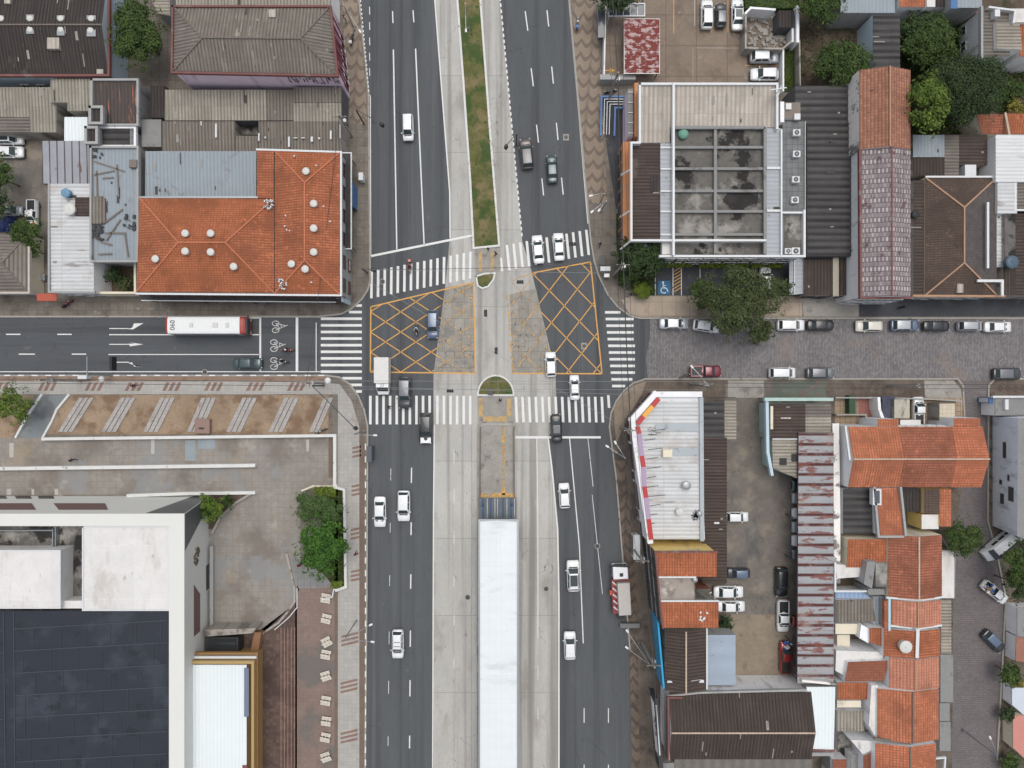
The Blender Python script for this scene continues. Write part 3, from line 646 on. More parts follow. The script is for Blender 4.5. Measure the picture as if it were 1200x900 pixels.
line(yw,(594,342),(601,437.5),2,ZM+.004); line(yw,(625,319.7),(598,330),1.3,ZM+.004)
for c in range(-400,1400,1):
    pass
for k in range(-30,40):
    for s in (.66,-.66):
        y0=436+k*23.5; seg=clip((300,y0+s*(300-434)),(700,y0+s*(700-434)),bl)
        if seg: ln(seg[0],seg[1],1.1,sl_,True)
for k in range(-30,40):
    for s,sp,o in ((-1.30,41,437),(1.02,35,437)):
        y0=o+k*sp; seg=clip((500,y0+s*(500-601)),(800,y0+s*(800-601)),br_)
        if seg: ln(seg[0],seg[1],1.1,sr_,False)
struct('box_junction_marking',ym,yellowp); struct('worn_box_junction_marking',yw,yelloww)
# manholes
for p in ((663.3,160.8),(684.5,405.5)):
    mb=MB(); mb.poly([W(q,.014) for q in rc(p[0]-3.4,p[1]-3.8,p[0]+3.4,p[1]+3.8)]); o=MB(); c=W(p,0)
    t=thing('manhole','square concrete manhole with round lid in the '+('northbound lane above the crossing' if p[1]<200 else 'right side of the yellow box junction'),'manhole',(c.x,c.y,0))
    mb.build('surround',conc_old,t); MB().cyl((c.x,c.y,.005),(c.x,c.y,.022),.28,.28,16).build('lid',steel_d,t)
# wheelchair bay
sheet('bay_symbol_ground',[rc(771.5,329,785.5,345)],bluep,Z1+.012)
wm=MB(); z=Z1+.018
def l2(a,b,wd=1.0): line(wm,a,b,wd,z)
for i in range(10):
    a=math.pi*(.35+i*.14); b=a+math.pi*.14; l2((778+3.5*math.cos(a),340-3.5*math.sin(a)),(778+3.5*math.cos(b),340-3.5*math.sin(b)),.9)
l2((777,332),(777.5,338),1.2); l2((777.5,337.6),(781,337.6)); l2((781,337.6),(783,342)); l2((777,334.5),(780.5,334.5),.9)
wm.poly([W((777+1.3*math.cos(t),331+1.3*math.sin(t)),z) for t in [i*.7 for i in range(9)]])
struct('wheelchair_symbol',wm,whitepaint)
# ------------------------------------------------------------------ buildings, north-west block
C=lambda ax,pt=.46,am=.07:(ax,pt,am)
cx_,cy_,cw_=C('x'),C('y'),C('y',.62,.1)
# dark warehouse
g=gab(-60,-36,127,87,5,6.6,'x',29)
t=bld('warehouse','large dark corrugated warehouse roof with white turbine vents, at the top left','warehouse',[(g[0],f_dark,cx_),(g[1],f_dark,cx_)],wBlue,capd)
for x,y in ((0,21),(34,21),(70,21),(106,21),(34,33.5),(70,33.5),(105,34.5)): vent(t,(x,y),6.15,.45,.4)
boxpart(t,'vent_base',30.5,17,39.5,39.5,6.1,6.42,steel); boxpart(t,'vent_base',66.5,18,75.5,41.5,6.1,6.42,steel); boxpart(t,'vent_base',101.5,18,112,42.5,6.1,6.42,steel); boxpart(t,'vent_base',-4,18,4,29,6.1,6.42,steel)
boxpart(t,'skylight',55,44,69,57,5.4,6.28,f_pale); boxpart(t,'skylight',5,-2,12,4,5.9,6.3,f_pale); boxpart(t,'skylight',113,81,120.5,86.5,5,5.28,f_pale)
run(t,'parapet',[(127,-36),(127,88),(-60,88)],5.3,.5,.3,wMaroon)
windows(t,(0,88),(120,88),5,6,1)
# strip below warehouse
bld('shed','pale grey sheet roofed shed with one blue panel, south of the dark warehouse','shed',[(fr(-40,102,66,137,4,3.7),f_beige,cx_),(fr(-40,137,35,155,3.6,3.4),f_greyh,cy_),(fr(35,137,66,155,3.7,3.6),f_beige,cx_)],wConc)
bld('lean_to','beige lean-to roof tight against the warehouse wall above the white patch','shed',[(fr(59,92,106,120,4.6,4.4),f_beige,cx_),(fr(79,120,106,130,4.4,4.3),f_beige,cx_)],wConc)
bld('shed','small white metal shed roof beside the twin roof shafts','shed',[(fr(75,137,102,165,4,3.8),m_whitev,cx_)],wWhite)
t=bld('workshop','dark workshop roof streaked with orange rust inside grey parapets','workshop',[(fr(108,95,160,144,5,4.7),m_streak,cx_)],wGrey)
run(t,'parapet',[(107,93),(161,93),(161,146),(107,146)],5.25,.5,.3,wGrey,True)
t=bld('roof_shaft','grey walled light shaft on the left edge of the rusty streaked roof','shaft',[(fr(105,125,119,144,6,6),f_dark,cx_)],wGrey)
run(t,'parapet',[(105,125),(119,125),(119,144),(105,144)],6.35,.5,.35,wGrey,True)
t=bld('roof_shaft','grey walled light shaft just below the other, by the white shed roof','shaft',[(fr(100,149,113,167,6,6),f_dark,cx_)],wGrey)
run(t,'parapet',[(100,149),(113,149),(113,167),(100,167)],6.35,.5,.35,wGrey,True)
t=bld('shed','low dark roof strip behind a white parapet under the rusty streaked roof','shed',[(fr(113,150,152,170,4.8,4.6),f_darkh,cy_)],wWhite)
run(t,'parapet',[(113,149),(158,149),(158,171),(113,171)],5.0,.5,.3,wWhite,True)
bld('shed','lean metal sheet roof of grey panels with brown seams by the yard','shed',[(fr(49,165,104,215,4,3.8),m_rust2,('x',1.05,.06))],wConc)
t=bld('hall','long white ridged metal roof running down to the street on the left','hall',[(fr(57,215,110,342,4.6,4.4),m_grime,('y',.55,.06))],wWhite,None)
run(t,'gutter',[(57,215),(57,342),(110,342)],4.7,.3,.25,wGrey)
windows(t,(58,342),(110,342),4.5,3,1,1.5,1.6,door=True)
boxpart(t,'patch_sheet',88,231,106,253,4.6,4.76,f_brownh)
tank('round blue water tank on the long white roof at left',(77,226),4.7,.62,.6,simple('blue_tank_light',(110,150,176),.6))
tank('round pale water tank on the long white roof beside the dark patch',(81.5,245),4.7,.78,.6,tankw)
t=bld('commercial_building','flat blue-grey roof littered with old planks and rubbish heaps','building',[(fr(106,172,161,305,5.4,5.2),m_blue,('x',.8,.03))],wGrey)
run(t,'parapet',[(106,172),(161,172),(161,306),(106,306)],5.75,.7,.28,wGrey,True)
mb=MB()
def plank(x0,y0,x1,y1,wd=.35,z=5.45): mb.bar(W((x0,y0),z),W((x1,y1),z),wd*.7,.06)
for q in ((110,205,134,200),(137,193,139,231),(113,200,114,232),(121,262,144,245),(124,282,141,257),(146,274,150,301),(115,298,131,297),(123,273,147,273),(117,283,131,287),(110,189,146,201),(120,209,133,208)): plank(*q,wd=.28)
tag(mb.build('loose_planks',wood,t),kind='stuff')
boxpart(t,'sheet_pile',108,230,119,262,5.3,5.75,f_grey); boxpart(t,'sheet_pile',119,232,123,261,5.3,5.6,wood); boxpart(t,'crate',151,187,160,196,5.3,6.0,wood)
mb=MB(); rn=random.Random(3)
for cx,cy,n in ((113,272,26),(151,259,12),(114,178,8)):
    for k in range(n):
        c=W((cx+rn.uniform(-6,8),cy+rn.uniform(-8,9)),5.5); mb.box((c.x,c.y,5.42+rn.uniform(0,.2)),(rn.uniform(.2,.7),rn.uniform(.1,.4),.12),rn.uniform(0,3))
tag(mb.build('rubbish_heap',frame_d,t),kind='stuff')
t=bld('house','weathered grey hipped sheet roof at the left edge by the street','house',[(f,f_greyh if i<2 else f_grey,None) for i,f in enumerate(hip([(-40,275),(32,275),(32,342),(-40,342)],3.6,(-10,308),(2,308),4.8))],wCream,capd)
run(t,'parapet',[(33.5,290),(33.5,343),(-40,343)],3.9,.5,.28,mat('coping_pale',(196,186,176)))
windows(t,(-10,342),(30,342),3.5,2,1)
freewall('boundary_wall','thin white wall between the weathered roof and the long white roof','wall',[(37,285),(37,343)],2.4,wWhite,.25)
freewall('boundary_wall','pale wall closing the small planted yard left of the orange roof','wall',[(113,308),(113,343),(158,343),(158,308)],3.0,wCream,.3)
t=thing('awning','small red fabric awning over a door on the left street side','awning',(*W((54,349),2.6).xy,0))
mb=MB()
for k in range(8): 
    x0=43+k*2.9; mb.poly([W((x0,344),2.9),W((x0+2.9,344),2.9),W((x0+2.9,352.5),2.5),W((x0,352.5),2.5)]); mb.poly([W((x0,352.5),2.5),W((x0+2.9,352.5),2.5),W((x0+2.9,353),2.25),W((x0,353),2.25)])
mb.build('canopy',orange_f,t); mb=MB()
for x in (43.5,66): mb.bar(W((x,344),2.85),W((x,352.5),2.45),.05,.05); mb.cyl(W((x,345),.1),W((x,345),2.8),.03,.03,6)
mb.build('arm',steel_d,t)
# top roofs
bld('house','corrugated beige hipped roof cut by the top edge above the pink building','house',[([(206,-20,5),(388,-20,5),(388,6,5),(206,6,5)],f_beige,cx_)],wWhite,capd)
bld('shed','small pale corrugated roof between the big tree and the pink building, at the top edge','shed',[([(168,-20,4),(199,-20,4),(199,18,4),(185,16,4)],f_beigeh,cy_)],wGrey)
h=hip([(203.5,8),(386,8),(394,87),(202.5,83)],8,(237,44),(352,45),9.6)
t=bld('corner_shop','grey corrugated hipped roof above pink graffiti covered walls','building',[(h[0],f_grey,cx_),(h[1],f_grey,cx_),(h[2],f_greyh,cy_),(h[3],f_greyh,cy_)],wPink,capd)
run(t,'parapet',[(202,7),(387,7),(395.5,88.5),(201,84.5)],8.25,.45,.25,wMaroon,True)
boxpart(t,'skylight',315,11,323,20,8,8.75,f_pale)
def pixo(root,a,b,zt,z0,z1,n,m,seed=1):
    A=W(a,zt);B=W(b,zt);u=(B-A);u.z=0;ln_=u.length;u/=ln_;nr=Vector((u.y,-u.x,0))
    if nr.dot(Vector((root.location.x,root.location.y,0))-A)>0: nr=-nr
    rn=random.Random(seed); mb=MB(); w0=ln_/n
    for i in range(n):
        b0=A+u*(i*w0)+nr*.03
        pts=[(rn.uniform(0,.8),rn.choice((z0,z1,(z0+z1)/2))+rn.uniform(-.2,.2)) for k in range(4)]
        for p,q in zip(pts,pts[1:]):
            P=b0+u*p[0]*w0; Q=b0+u*q[0]*w0; mb.bar(Vector((P.x,P.y,p[1])),Vector((Q.x,Q.y,q[1])),.1,.02)
    mb.build('graffiti',m,root)
gr=simple('graffiti_dark',(62,34,52),.7); grr=simple('graffiti_red',(150,60,80),.7)
pixo(t,(332,85.5),(394,88),8.25,5.6,7.4,15,gr,2); pixo(t,(387,12),(395,84),8.25,1.2,7.4,22,grr,5)
windows(t,(387,12),(395,84),8,3,1,2.2,2.4)
bld('row_building','long beige corrugated roof directly below the pink building','building',[(fr(193,105,312,141,4.2,3.9),f_beige,cx_),(fr(312,105,344,141,4.1,3.9),f_grey,cx_),(fr(344,102,400,120,4.5,4.3),f_grey,cx_),(fr(344,120,400,142,4.2,4.0),f_beige,cx_),(fr(176,100,193,138,3.6,3.4),f_dark,cx_)],wDark)
t=bld('row_building','grey corrugated roof with white patches above the orange roof','building',[(fr(190,142,275,178,4,3.7),f_grey,cx_),(fr(166,140,189,172,3.4,3.4),slab_g,None),(fr(276,159,302,178,3.7,3.6),f_grey,cx_),(fr(303,142,400,179,4,3.7),f_grey,cx_),(fr(280,144,302,158,1.5,1.5),slab,None)],wConc)
mb=MB()
for q in ((302.5,156,304,165),(337.5,160,339.5,172),(364,160,366.5,166),(386.5,153,388.5,163),(398,146,398.7,162),(344,161,348,162),(353,161,357,162),(373,161,375,163),(252,145,254,161),(310,160,311.5,162),(235,142,236,147)):
    mb.prism([W(p,4.16) for p in rc(*q)],3.9)
mb.build('light_patch',frame_w,t)
bld('hall','blue-grey ridged metal roof enclosed by the orange tiled roof','hall',[(fr(170,177,300,231,5.2,4.9),m_blue,C('x',.5,.06))],wGrey)
# orange roof
tO=bld('tiled_building','large L-shaped orange tiled roof with round white skylights at the junction','building',
 [(h,t_big if 0 else m_,cc) for h,m_,cc in [
 ([(163,231,7),(321,233,7),(264,284,8.7),(209,284,8.7)],t_big,C('x',.36,.06)),([(160,342,7),(209,284,8.7),(264,284,8.7),(321,343,7)],t_big,C('x',.36,.06)),
 ([(163,231,7),(209,284,8.7),(160,342,7)],t_orh,C('y',.36,.06)),([(321,233,7),(321,343,7),(264,284,8.7)],t_orh,C('y',.36,.06)),
 ([(301,176,7.05),(320.6,177,7.05),(320.6,232.5,7),(301,231.5,7)],t_orh,C('y',.36,.06)),
 ([(322,177,7),(398,179,7),(357,214,8.6)],t_big,C('x',.36,.06)),([(322,177,7),(357,214,8.6),(357,305,8.6),(322,344,7)],t_orh,C('y',.36,.06)),
 ([(398,179,7),(398,345,7),(357,305,8.6),(357,214,8.6)],t_orh,C('y',.36,.06)),([(322,344,7),(357,305,8.6),(398,345,7)],t_big,C('x',.36,.06))]],wGrey,capo2)
for x,y,zz in ((181,303,8.1),(216,273,8.7),(216,294,8.7),(246,273,8.7),(246,295,8.7),(273,312,8.2)): vent(tO,(x,y),zz,.5,.35,name='round_skylight')
for x,y,zz in ((358,200,8.3),(367,238,8.5),(367,267,8.5),(367,295,8.5),(341,309,8.2),(357,315,8.5)): vent(tO,(x,y),zz,.5,.35,name='round_skylight')
run(tO,'gutter',[(301,175),(399.5,178),(399.5,346),(160,344)],7.05,.3,.25,frame_w); run(tO,'gutter',[(163,231),(301,231)],7.05,.3,.25,steel)
windows(tO,(322,345),(398,345),7,5,2,1.8,1.4,frame_b,door=True); windows(tO,(160,343),(321,343),7,8,2,1.8,1.4,frame_b,door=True); windows(tO,(398,179),(398,345),7,6,2,1.8,1.4,frame_b)
mb=MB(); rn=random.Random(9)
for k in range(60):
    x,y=(324+rn.random()*12,326+rn.random()*13) if k<30 else ((309+rn.random()*10,233+rn.random()*11) if k<48 else (330+rn.random()*64,180+rn.random()*160))
    if k<30 and abs((x-324)-(y-326))>6: continue
    c=W((x,y),7.9); mb.box((c.x,c.y,7.55+.0),(.24,.14,.5),rn.uniform(0,3))
tag(mb.build('broken_tiles',frame_w,tO),kind='stuff')
t=thing('canopy','dark canopy strip along the south foot of the orange roof','canopy',(*W((280,349),3.6).xy,0))
mb=MB(); mb.prism([W(q,3.7) for q in ((162,345),(394,346),(393,353.5),(166,351.5))],3.55); mb.build('canopy_sheet',f_darkh if 0 else mat('canopy_dark',(70,68,68),.2,.8,.9),t); run(t,'edge',[(166,352),(393,354)],3.8,.25,.12,frame_w); stands(t,[(170,351),(230,352),(290,352.5),(388,353)],3.6)
t=thing('canopy','dark street canopy framed in white along the east side of the orange roof','canopy',(*W((405,235),3.6).xy,0))
mb=MB(); mb.prism([W(q,3.7) for q in ((400,180),(411,180),(411,291),(400,291))],3.55); mb.build('canopy_sheet',MATS['canopy_dark'],t); run(t,'edge',[(400,179),(411.5,179),(411.5,291.5),(400,291.5)],3.8,.25,.15,frame_w,True)
mb=MB(); mb.prism([W(q,3.82) for q in rc(401,198,404,205)],3.68); mb.prism([W(q,3.82) for q in rc(401,220,404,228)],3.68); mb.build('light_patch',frame_w,t); stands(t,[(410,184),(410,235),(410,288)],3.6)
freewall('signboard','pale blue signboard wall at the corner foot of the orange roof','sign',[(401,292),(401,352)],4.5,wBlue,.3)
freewall('signboard','small blue signboard beside the framed canopy of the orange roof','sign',[(412.3,214),(412.3,240)],3.4,blue_m,.15)
# ------------------------------------------------------------------ church
def chwall():
    root=thing('church','tall white church with dark membrane roof and angled walls, bottom left','church',(*W((60,720),0).xy,0))
    Z=9.0
    top=[W(q,Z) for q in ((-80,602),(216,602),(216,1100))]; bot=[W(q,0) for q in ((-80,581),(245,581),(246,1060))]
    mb=MB(); mb.poly([top[0],bot[0],bot[1],top[1]]); mb.poly([top[1],bot[1],bot[2],top[2]])
    mb.build('wall',wWarm,root)
    led=MB()
    for a,b,c_,d in (((-80,602),(216,602),(198,616.5),(-80,616.5)),((216,602),(216,1100),(198,1100),(198,616.5))): led.poly([W(q,Z) for q in (a,b,c_,d)])
    inn=[W(q,Z) for q in ((-80,616.5),(198,616.5),(198,1100))]
    for a,b in zip(inn,inn[1:]): led.poly([a,b,Vector((b.x,b.y,Z-3.2)),Vector((a.x,a.y,Z-3.2))])
    led.build('parapet',wWarm,root)
    mb=MB(); mb.prism([W(q,8.75) for q in rc(96,616,198,716)],5); mb.build('roof_slab',slab_w,root)
    run(root,'coping',[(97,617.5),(197.5,617.5),(197.5,715),(97,715)],8.86,.2,.2,frame_w,True)
    mb=MB(); mb.poly([W(q,8.3) for q in ((-80,715.5),(198,715.5),(198,1100),(-80,1100))]); mb.build('membrane_roof',bitumen,root)
    mb=MB()
    for k in range(9):
        y=733+k*26
        a=W((17,y+4),8.34); b=W((196,y-6),8.34); mb.bar(a,b,.13,.05)
        rr=random.Random(k); x=17+rr.uniform(8,25)
        while x<190:
            f=(x-17)/179; mb.bar(W((x,y+4-10*f),8.34),W((x,y+30-10*f),8.34),.05,.04); x+=30+rr.uniform(-3,3)
        mb.bar(W((-40,y+8),8.34),W((4,y+6),8.34),.1,.05)
    mb.bar(W((4,716),8.34),W((7,960),8.34),.12,.05); mb.bar(W((16,716),8.34),W((18,960),8.34),.12,.05)
    mb.build('roof_seam',seam,root)
    mb=MB(); mb.poly([W(q,6.2) for q in rc(-80,612,100,722)]); mb.build('sunken_roof',slab,root)
    t2=MB(); t2.prism([W(q,9.0) for q in rc(-80,645,70,713)],6.0); t2.build('stair_tower',slab_w,root); run(root,'coping',[(-80,645.5),(70,645.5),(70,712.5),(-80,712.5)],9.1,.2,.2,frame_w)
    mb=MB(); 
    for y0,y1 in ((661,671),(674,689)):
        p=W((70.6,(y0+y1)/2),8.2); mb.box((p.x+.03,p.y,7.6),(.06,(y1-y0)/8.6,1.1))
    mb.build('tower_window',glassb,root)
    mb=MB()
    for a,b in (((-10,621),(64,621)),((-10,643),(64,643)),((64,619),(64,643)),((67,617),(67,641))): mb.bar(W(a,6.6),W(b,6.6),.14,.8)
    mb.build('pipe_rack',steel,root)
    mb=MB(); mb.prism([W(q,8.2) for q in rc(70,704,97,713)],6.2); mb.build('step_block',slab_w,root)
    # openings laid on the sloping walls
    def onw(A,B,A0,B0,quad,m,name,out=.04):
        A,B=W(A,Z),W(B,Z); A0,B0=W(A0,0),W(B0,0); P=[]
        for u,v in quad: P.append((A.lerp(B,u)).lerp(A0.lerp(B0,u),v))
        n=(B-A).cross(A0-A).normalized(); c=W((60,720),5)
        if n.dot(c-A)>0: n=-n
        mb=MB(); top_=[p+n*out for p in P]; mb.poly(top_)
        for i in range(len(P)): j=(i+1)%len(P); mb.poly([top_[i],top_[j],P[j]-n*.02,P[i]-n*.02])
        return mb.build(name,m,root)
    N_=((0,602),(216,602),(0,581),(245,581))
    br=simple('brown_louvre',(122,96,92),.7); dg=simple('dark_cladding',(94,98,100),.35)
    onw(*N_,[(.31,.2),(.57,.2),(.53,.55),(.27,.55)][::1],br,'window'); onw(*N_,[(-.2,.2),(.19,.2),(.16,.55),(-.2,.55)],br,'window')
    for u in (-.04,.08,.19): onw(*N_,[(u,.82),(u+.075,.82),(u+.065,.99),(u-.01,.99)],glass,'window')
    onw(*N_,[(.79,.02),(.998,.02),(.998,.99),(.93,.99)],dg,'corner_cladding')
    E_=((216,602),(216,1100),(245,581),(246,1060))
    onw(*E_,[(.002,.02),(.088,.02),(.02,.99),(.002,.99)],dg,'corner_cladding')
    onw(*E_,[(.185,.35),(.31,.35),(.31,.6),(.22,.6)],br,'window'); onw(*E_,[(.165,.86),(.225,.86),(.225,.99),(.165,.99)],glassb,'window')
    # relief emblem: an abstract curl with a short bar
    gp=simple('emblem_bronze',(120,112,92),.5,.4)
    A,B,A0,B0=[W(q,z) for q,z in zip(E_,(Z,Z,0,0))]
    def pt(u,v): 
        p=(A.lerp(B,u)).lerp(A0.lerp(B0,u),v); return p+Vector((.1,0,.08))
    mb=MB()
    pts=[pt(.118+.021*math.sin(k*.9)*(.4+.08*k),.40+.028*math.cos(k*.9)*4*(.4+.05*k)) for k in range(9)]
    pts=[pt(.103+.0045*k,.36+.14*(.5+.5*math.sin(k*1.15))) for k in range(9)]
    mb.path(pts,.16,6); mb.path([pt(.103,.50),pt(.112,.56),pt(.126,.50)],.13,6); mb.path([pt(.13,.36),pt(.142,.44),pt(.134,.5)],.15,6)
    mb.build('emblem',gp,root)
    # plinth strip
    mb=MB(); P=[W(q,.9) for q in ((246,640),(249.5,640),(249.5,740),(246,740))]; mb.prism(P,.1); mb.build('plinth',wGrey,root)
    return root
chwall()
# gold framed annex
t=thing('annex','low white roofed annex framed in gold cladding beside the church','annex',(*W((255,840),0).xy,0))
mb=MB(); T=[W(q,6.2) for q in ((213,779),(289,779),(289,1000),(205,1000))]; mb.prism(T,.1,1,0); mb.build('roof',[m_whitev,wGold],t)
run(t,'gold_frame',[(210,776.5),(296,776.5),(296,1000)],6.6,.7,.35,wGold); run(t,'gold_frame',[(216,766),(301,766),(301,1000)],5.6,.5,.3,simple('bronze_cladding',(150,112,66),.5)); run(t,'white_band',[(218,770.5),(299,770.5)],5.95,.3,.3,frame_w)
boxpart(t,'skylight_strip',286,783,291.5,840,6.1,6.35,simple('blue_grey_strip',(120,128,146),.3)); boxpart(t,'maroon_panel',284,897,290,905,6.1,6.3,wMaroon)
run(t,'side_coping',[(210,778),(203.5,1000)],6.5,.5,.3,frame_w)
t=bld('entrance_block','low entrance block with a dark opening between church and gold annex','entrance',[([(240,738,3),(300,736,3),(296,742,3),(242,746,3)],wConc,None)],wConc); boxpart(t,'dark_glazing',244,749,276,762,.1,2.4,glass); boxpart(t,'door_frame',241,747,279,765,.1,2.2,frame_d); 
mb=MB(); mb.prism([W(q,1.2) for q in ((298,741),(306,741),(303,762),(293,766))],.1); mb.build('timber_wing',simple('orange_timber',(150,112,80),.7),t)
# plaza walls
pw=dict(m=kerbw,th=.32)
freewall('retaining_wall','white topped retaining wall between plaza and planted bed, turning south at its end','wall',[(50,514.5),(220,512.5),(392,510.5),(392,568),(394,571)],1.0,kerbw,.42)
freewall('retaining_wall','white topped ramp wall across the plaza, ending above the church corner','wall',[(-60,550),(150,547.5),(297,545.5)],1.0,kerbw,.5)
freewall('retaining_wall','low white wall running to the palm bed beside the church','wall',[(150,581),(220,578.5),(297,577.5)],.9,kerbw,.45)
freewall('planter_wall','slanting grey kerb wall of the palm bed at the church corner','wall',[(295,578),(275,590),(258,606),(249,624)],.6,conc_old,.35)
struct('palm_bed',MB().poly([W(q,.3) for q in ((240,580),(293,579),(258,604),(249,620),(244,620))]),soil_d)
freewall('planter_wall','white wall around the green garden strip beside the avenue pavement','wall',[(392,571),(403,574),(405,688),(394,692)],.9,kerbw,.35)
freewall('planter_kerb','low pale kerb closing the north edge of the garden strip','kerb',[(354,575),(366,570),(392,570)],.4,wCream,.25)
freewall('handrail_wall','white stepped handrail wall at the south end of the garden strip','wall',[(403,690),(391,691),(389,700),(378,703)],1.0,frame_w,.14)
freewall('plaza_step','curved dark step edge between grey plaza and brick plaza','step',[(336,650),(341,672),(345,690),(345,705),(338,716),(326,730),(308,742)],.34,wConc,.3)
freewall('plaza_step','thin pale step edge beside the curved dark step','step',[(348,690),(348,712),(338,724),(322,738)],.26,frame_w,.12)
freewall('ramp_wall','curved white kerb wall of the grey entrance ramp','wall',[(80,463),(66,480),(60,494),(50,512)],.45,kerbw,.3)
freewall('ramp_wall','straight white kerb wall left of the grey entrance ramp','wall',[(48,463),(30,490),(18,512)],.45,kerbw,.3)
t=thing('utility_box','flat brown metal utility box in the planted bed','utility box',(*W((236,499),.8).xy,0)); boxpart(t,'cabinet',228,491,245.5,508,.1,.9,simple('brown_box',(150,124,112),.8),.03); boxpart(t,'vent_slot',233,501,239,503,.85,.93,blackp)
# ------------------------------------------------------------------ north-east block
t=bld('office_building','wide white parapeted office building with stained concrete roof and pale corrugated wing','building',
 [(fr(751,99,908,149,7.4,7.0),f_pale,C('x',.62,.08)),(fr(751,149,785,167,7.0,6.8),f_pale,C('x',.62,.08)),(fr(791,150,897,281,6.4),slab,None),(fr(741,168,774,281,6.6,6.6),f_brownh,C('y',.5,.06)),
  (fr(774,168,788,281,6.9),m_blueh,C('y',.6,.03)),(fr(898,150,915,299,6.9),m_blueh,C('y',.5,.03)),(fr(786,283,896,298,6.0),slab,None),(fr(776,283,786,298,6.6),slab_w,None)],wWhite)
run(t,'parapet',[(750,98),(911,98),(911,150)],7.7,.8,.3,frame_w); run(t,'parapet',[(750,98),(750,167),(740,167),(740,281.5),(897,281.5)],7.7,.9,.28,frame_w); run(t,'parapet',[(774,300),(943,300),(943,247)],7.2,.9,.3,frame_w)
run(t,'parapet',[(789.5,98),(789.5,298)],7.9,.9,.3,frame_w); run(t,'parapet',[(916,152),(916,299)],7.3,.6,.22,frame_w)
run(t,'cladding',[(738.5,167),(738.5,281)],7.4,.5,.3,wOrg)
mb=MB()
for y in (173,198,224,248,275): mb.bar(W((790,y),6.75),W((896,y),6.75),.35,.35)
for x in (838,): mb.bar(W((x,150),6.8),W((x,298),6.8),.4,.4)
mb.bar(W((896,150),6.9),W((896,298),6.9),.4,.5); mb.bar(W((790,150),6.9),W((896,150),6.9),.4,.5)
mb.build('roof_beam',slab_g,t)
mb=MB(); rn=random.Random(4)
for y in (173,198,224,248,275):
    mb.bar(W((774,y),7.05),W((788,y),7.05),.22,.15)
for y in (197,247): mb.bar(W((897,y),7.05),W((916,y),7.05),.3,.2)
mb.build('roof_rib',frame_w,t)
boxpart(t,'dark_water_patch',762,206,773,225,6.4,6.68,f_dark)
for p,q in ((( 728,205),(738,199)),((727,254),(738,247)),((727,292),(738,283))): MB().bar(W(p,5.6),W(q,7.4),.25,.12).build('bracket',frame_w,t)
mb=MB(); mb.prism([W(q,4.6) for q in ((730,166),(738,166),(738,282),(730,280))],.1); mb.build('side_bay',wOrg,t)
windows(t,(780,300),(942,300),7,10,2,1.6,1.3,door=True); windows(t,(730,170),(730,280),4.6,7,1,1.3,2.4,frame_d)
windows(t,(751,99),(908,99),7,9,2,1.5,1.3)
d=MB(); c=W((800,158),6.4); d.dome(c+Vector((0,0,.3)),.75,.5,12,3); d.cyl(c,c+Vector((0,0,.35)),.5,.5,10); d.build('dish',simple('green_tarp',(110,160,140),.7),t)
t=bld('service_deck','grey grated roof deck with four square air conditioners','service deck',[(fr(917,142,944,248,6.4),mat('grating',(122,124,124),.14,.6,.8,brick=(.8,.8,.05,(92,94,94),.06,0,0)),None)],wGrey)
for p in ((934,155),(934,180),(933,210),(932,234)): acunit(t,p,6.4)
run(t,'railing',[(944,142),(944,248)],7.1,.1,.06,steel)
t=bld('plant_room','flat roofed plant room with a condenser at the south end of the grated deck','plant room',[(fr(919,250,941,299,6.5),slab,None)],wWhite); run(t,'parapet',[(942,249),(918,249)],7.0,.5,.25,frame_w); acunit(t,(933,294),6.5,0,1.1); acunit(t,(924,294),6.5,0,.9)
t=bld('plant_room','small roof hut with white hatches north of the grated deck','plant room',[(fr(917,120,938,139,6.8),wOrg if 0 else mat('hut_roof',(136,126,116),.1)),][0:0] or [(fr(917,120,938,139,6.8),mat('hut_roof',(136,126,116),.1),None)],wWhite); boxpart(t,'hatch',921,121,927.5,128,6.8,7.1,frame_w); boxpart(t,'hatch',931,133,938,140,6.8,7.1,frame_w); boxpart(t,'side_wall',914.5,119,919,143,6.0,7.4,wWhite)
t=thing('aerial_mast','thin white lattice aerial on the north-east corner of the office roof','aerial',(*W((905,115),7).xy,7)); mb=MB(); c=W((905,115),7); mb.cyl(c,c+Vector((0,0,3)),.05,.05,6); mb.bar(c+Vector((-1.2,0,2.6)),c+Vector((.9,.3,2.6)),.12,.12); mb.bar(c+Vector((-.2,-1,2.1)),c+Vector((.4,.8,2.1)),.1,.1); mb.build('mast',frame_w,t)
bld('warehouse','dark ribbed roof with horizontal ribs right of the air conditioners','warehouse',[(fr(932,100,996,145,4.6),f_darkh,C('y',.95,.12)),(fr(946,145,998,300,4.8),f_darkh,C('y',.95,.12))],wDark)
t=bld('garage','two low brown corrugated roofs split by a beige strip near the kerb','garage',[(fr(943,303,975,346,3.4),f_brown,C('x',.5,.07)),(fr(984,299,1009,346,3.4),f_brown,C('x',.62,.09)),(fr(976,301,983,347,3.5),mat('beige_slab',(178,170,154),.06),None)],wConc)
windows(t,(944,346),(1008,346),3.3,4,1,1.6,1.8,frame_d,door=True)
t=thing('awning','long pale translucent awning over the entrance beside the dark parked car bays','awning',(*W((933,325),2.8).xy,0)); mb=MB(); mb.prism([W(q,2.9) for q in ((925,303),(942,303),(942,344),(925,346))],2.78); mb.build('canopy',m_blueh,t); mb=MB(); mb.bar(W((931,303),3.0),W((931,345),3.0),.12,.12); mb.build('rib',steel,t); stands(t,[(926,344),(941,343),(926,305),(941,305)],2.85)
g=gab(1007,82,1067,175,7.6,8.8,'y',1043); g2=gab(1009,175.4,1067,348,7.4,8.5,'y',1045)
t=bld('tiled_warehouse','old orange clay tile gable roof with a peeling white side wall','warehouse',[(f,t_old,C('x',.42,.07)) for f in g],wMot,capo)
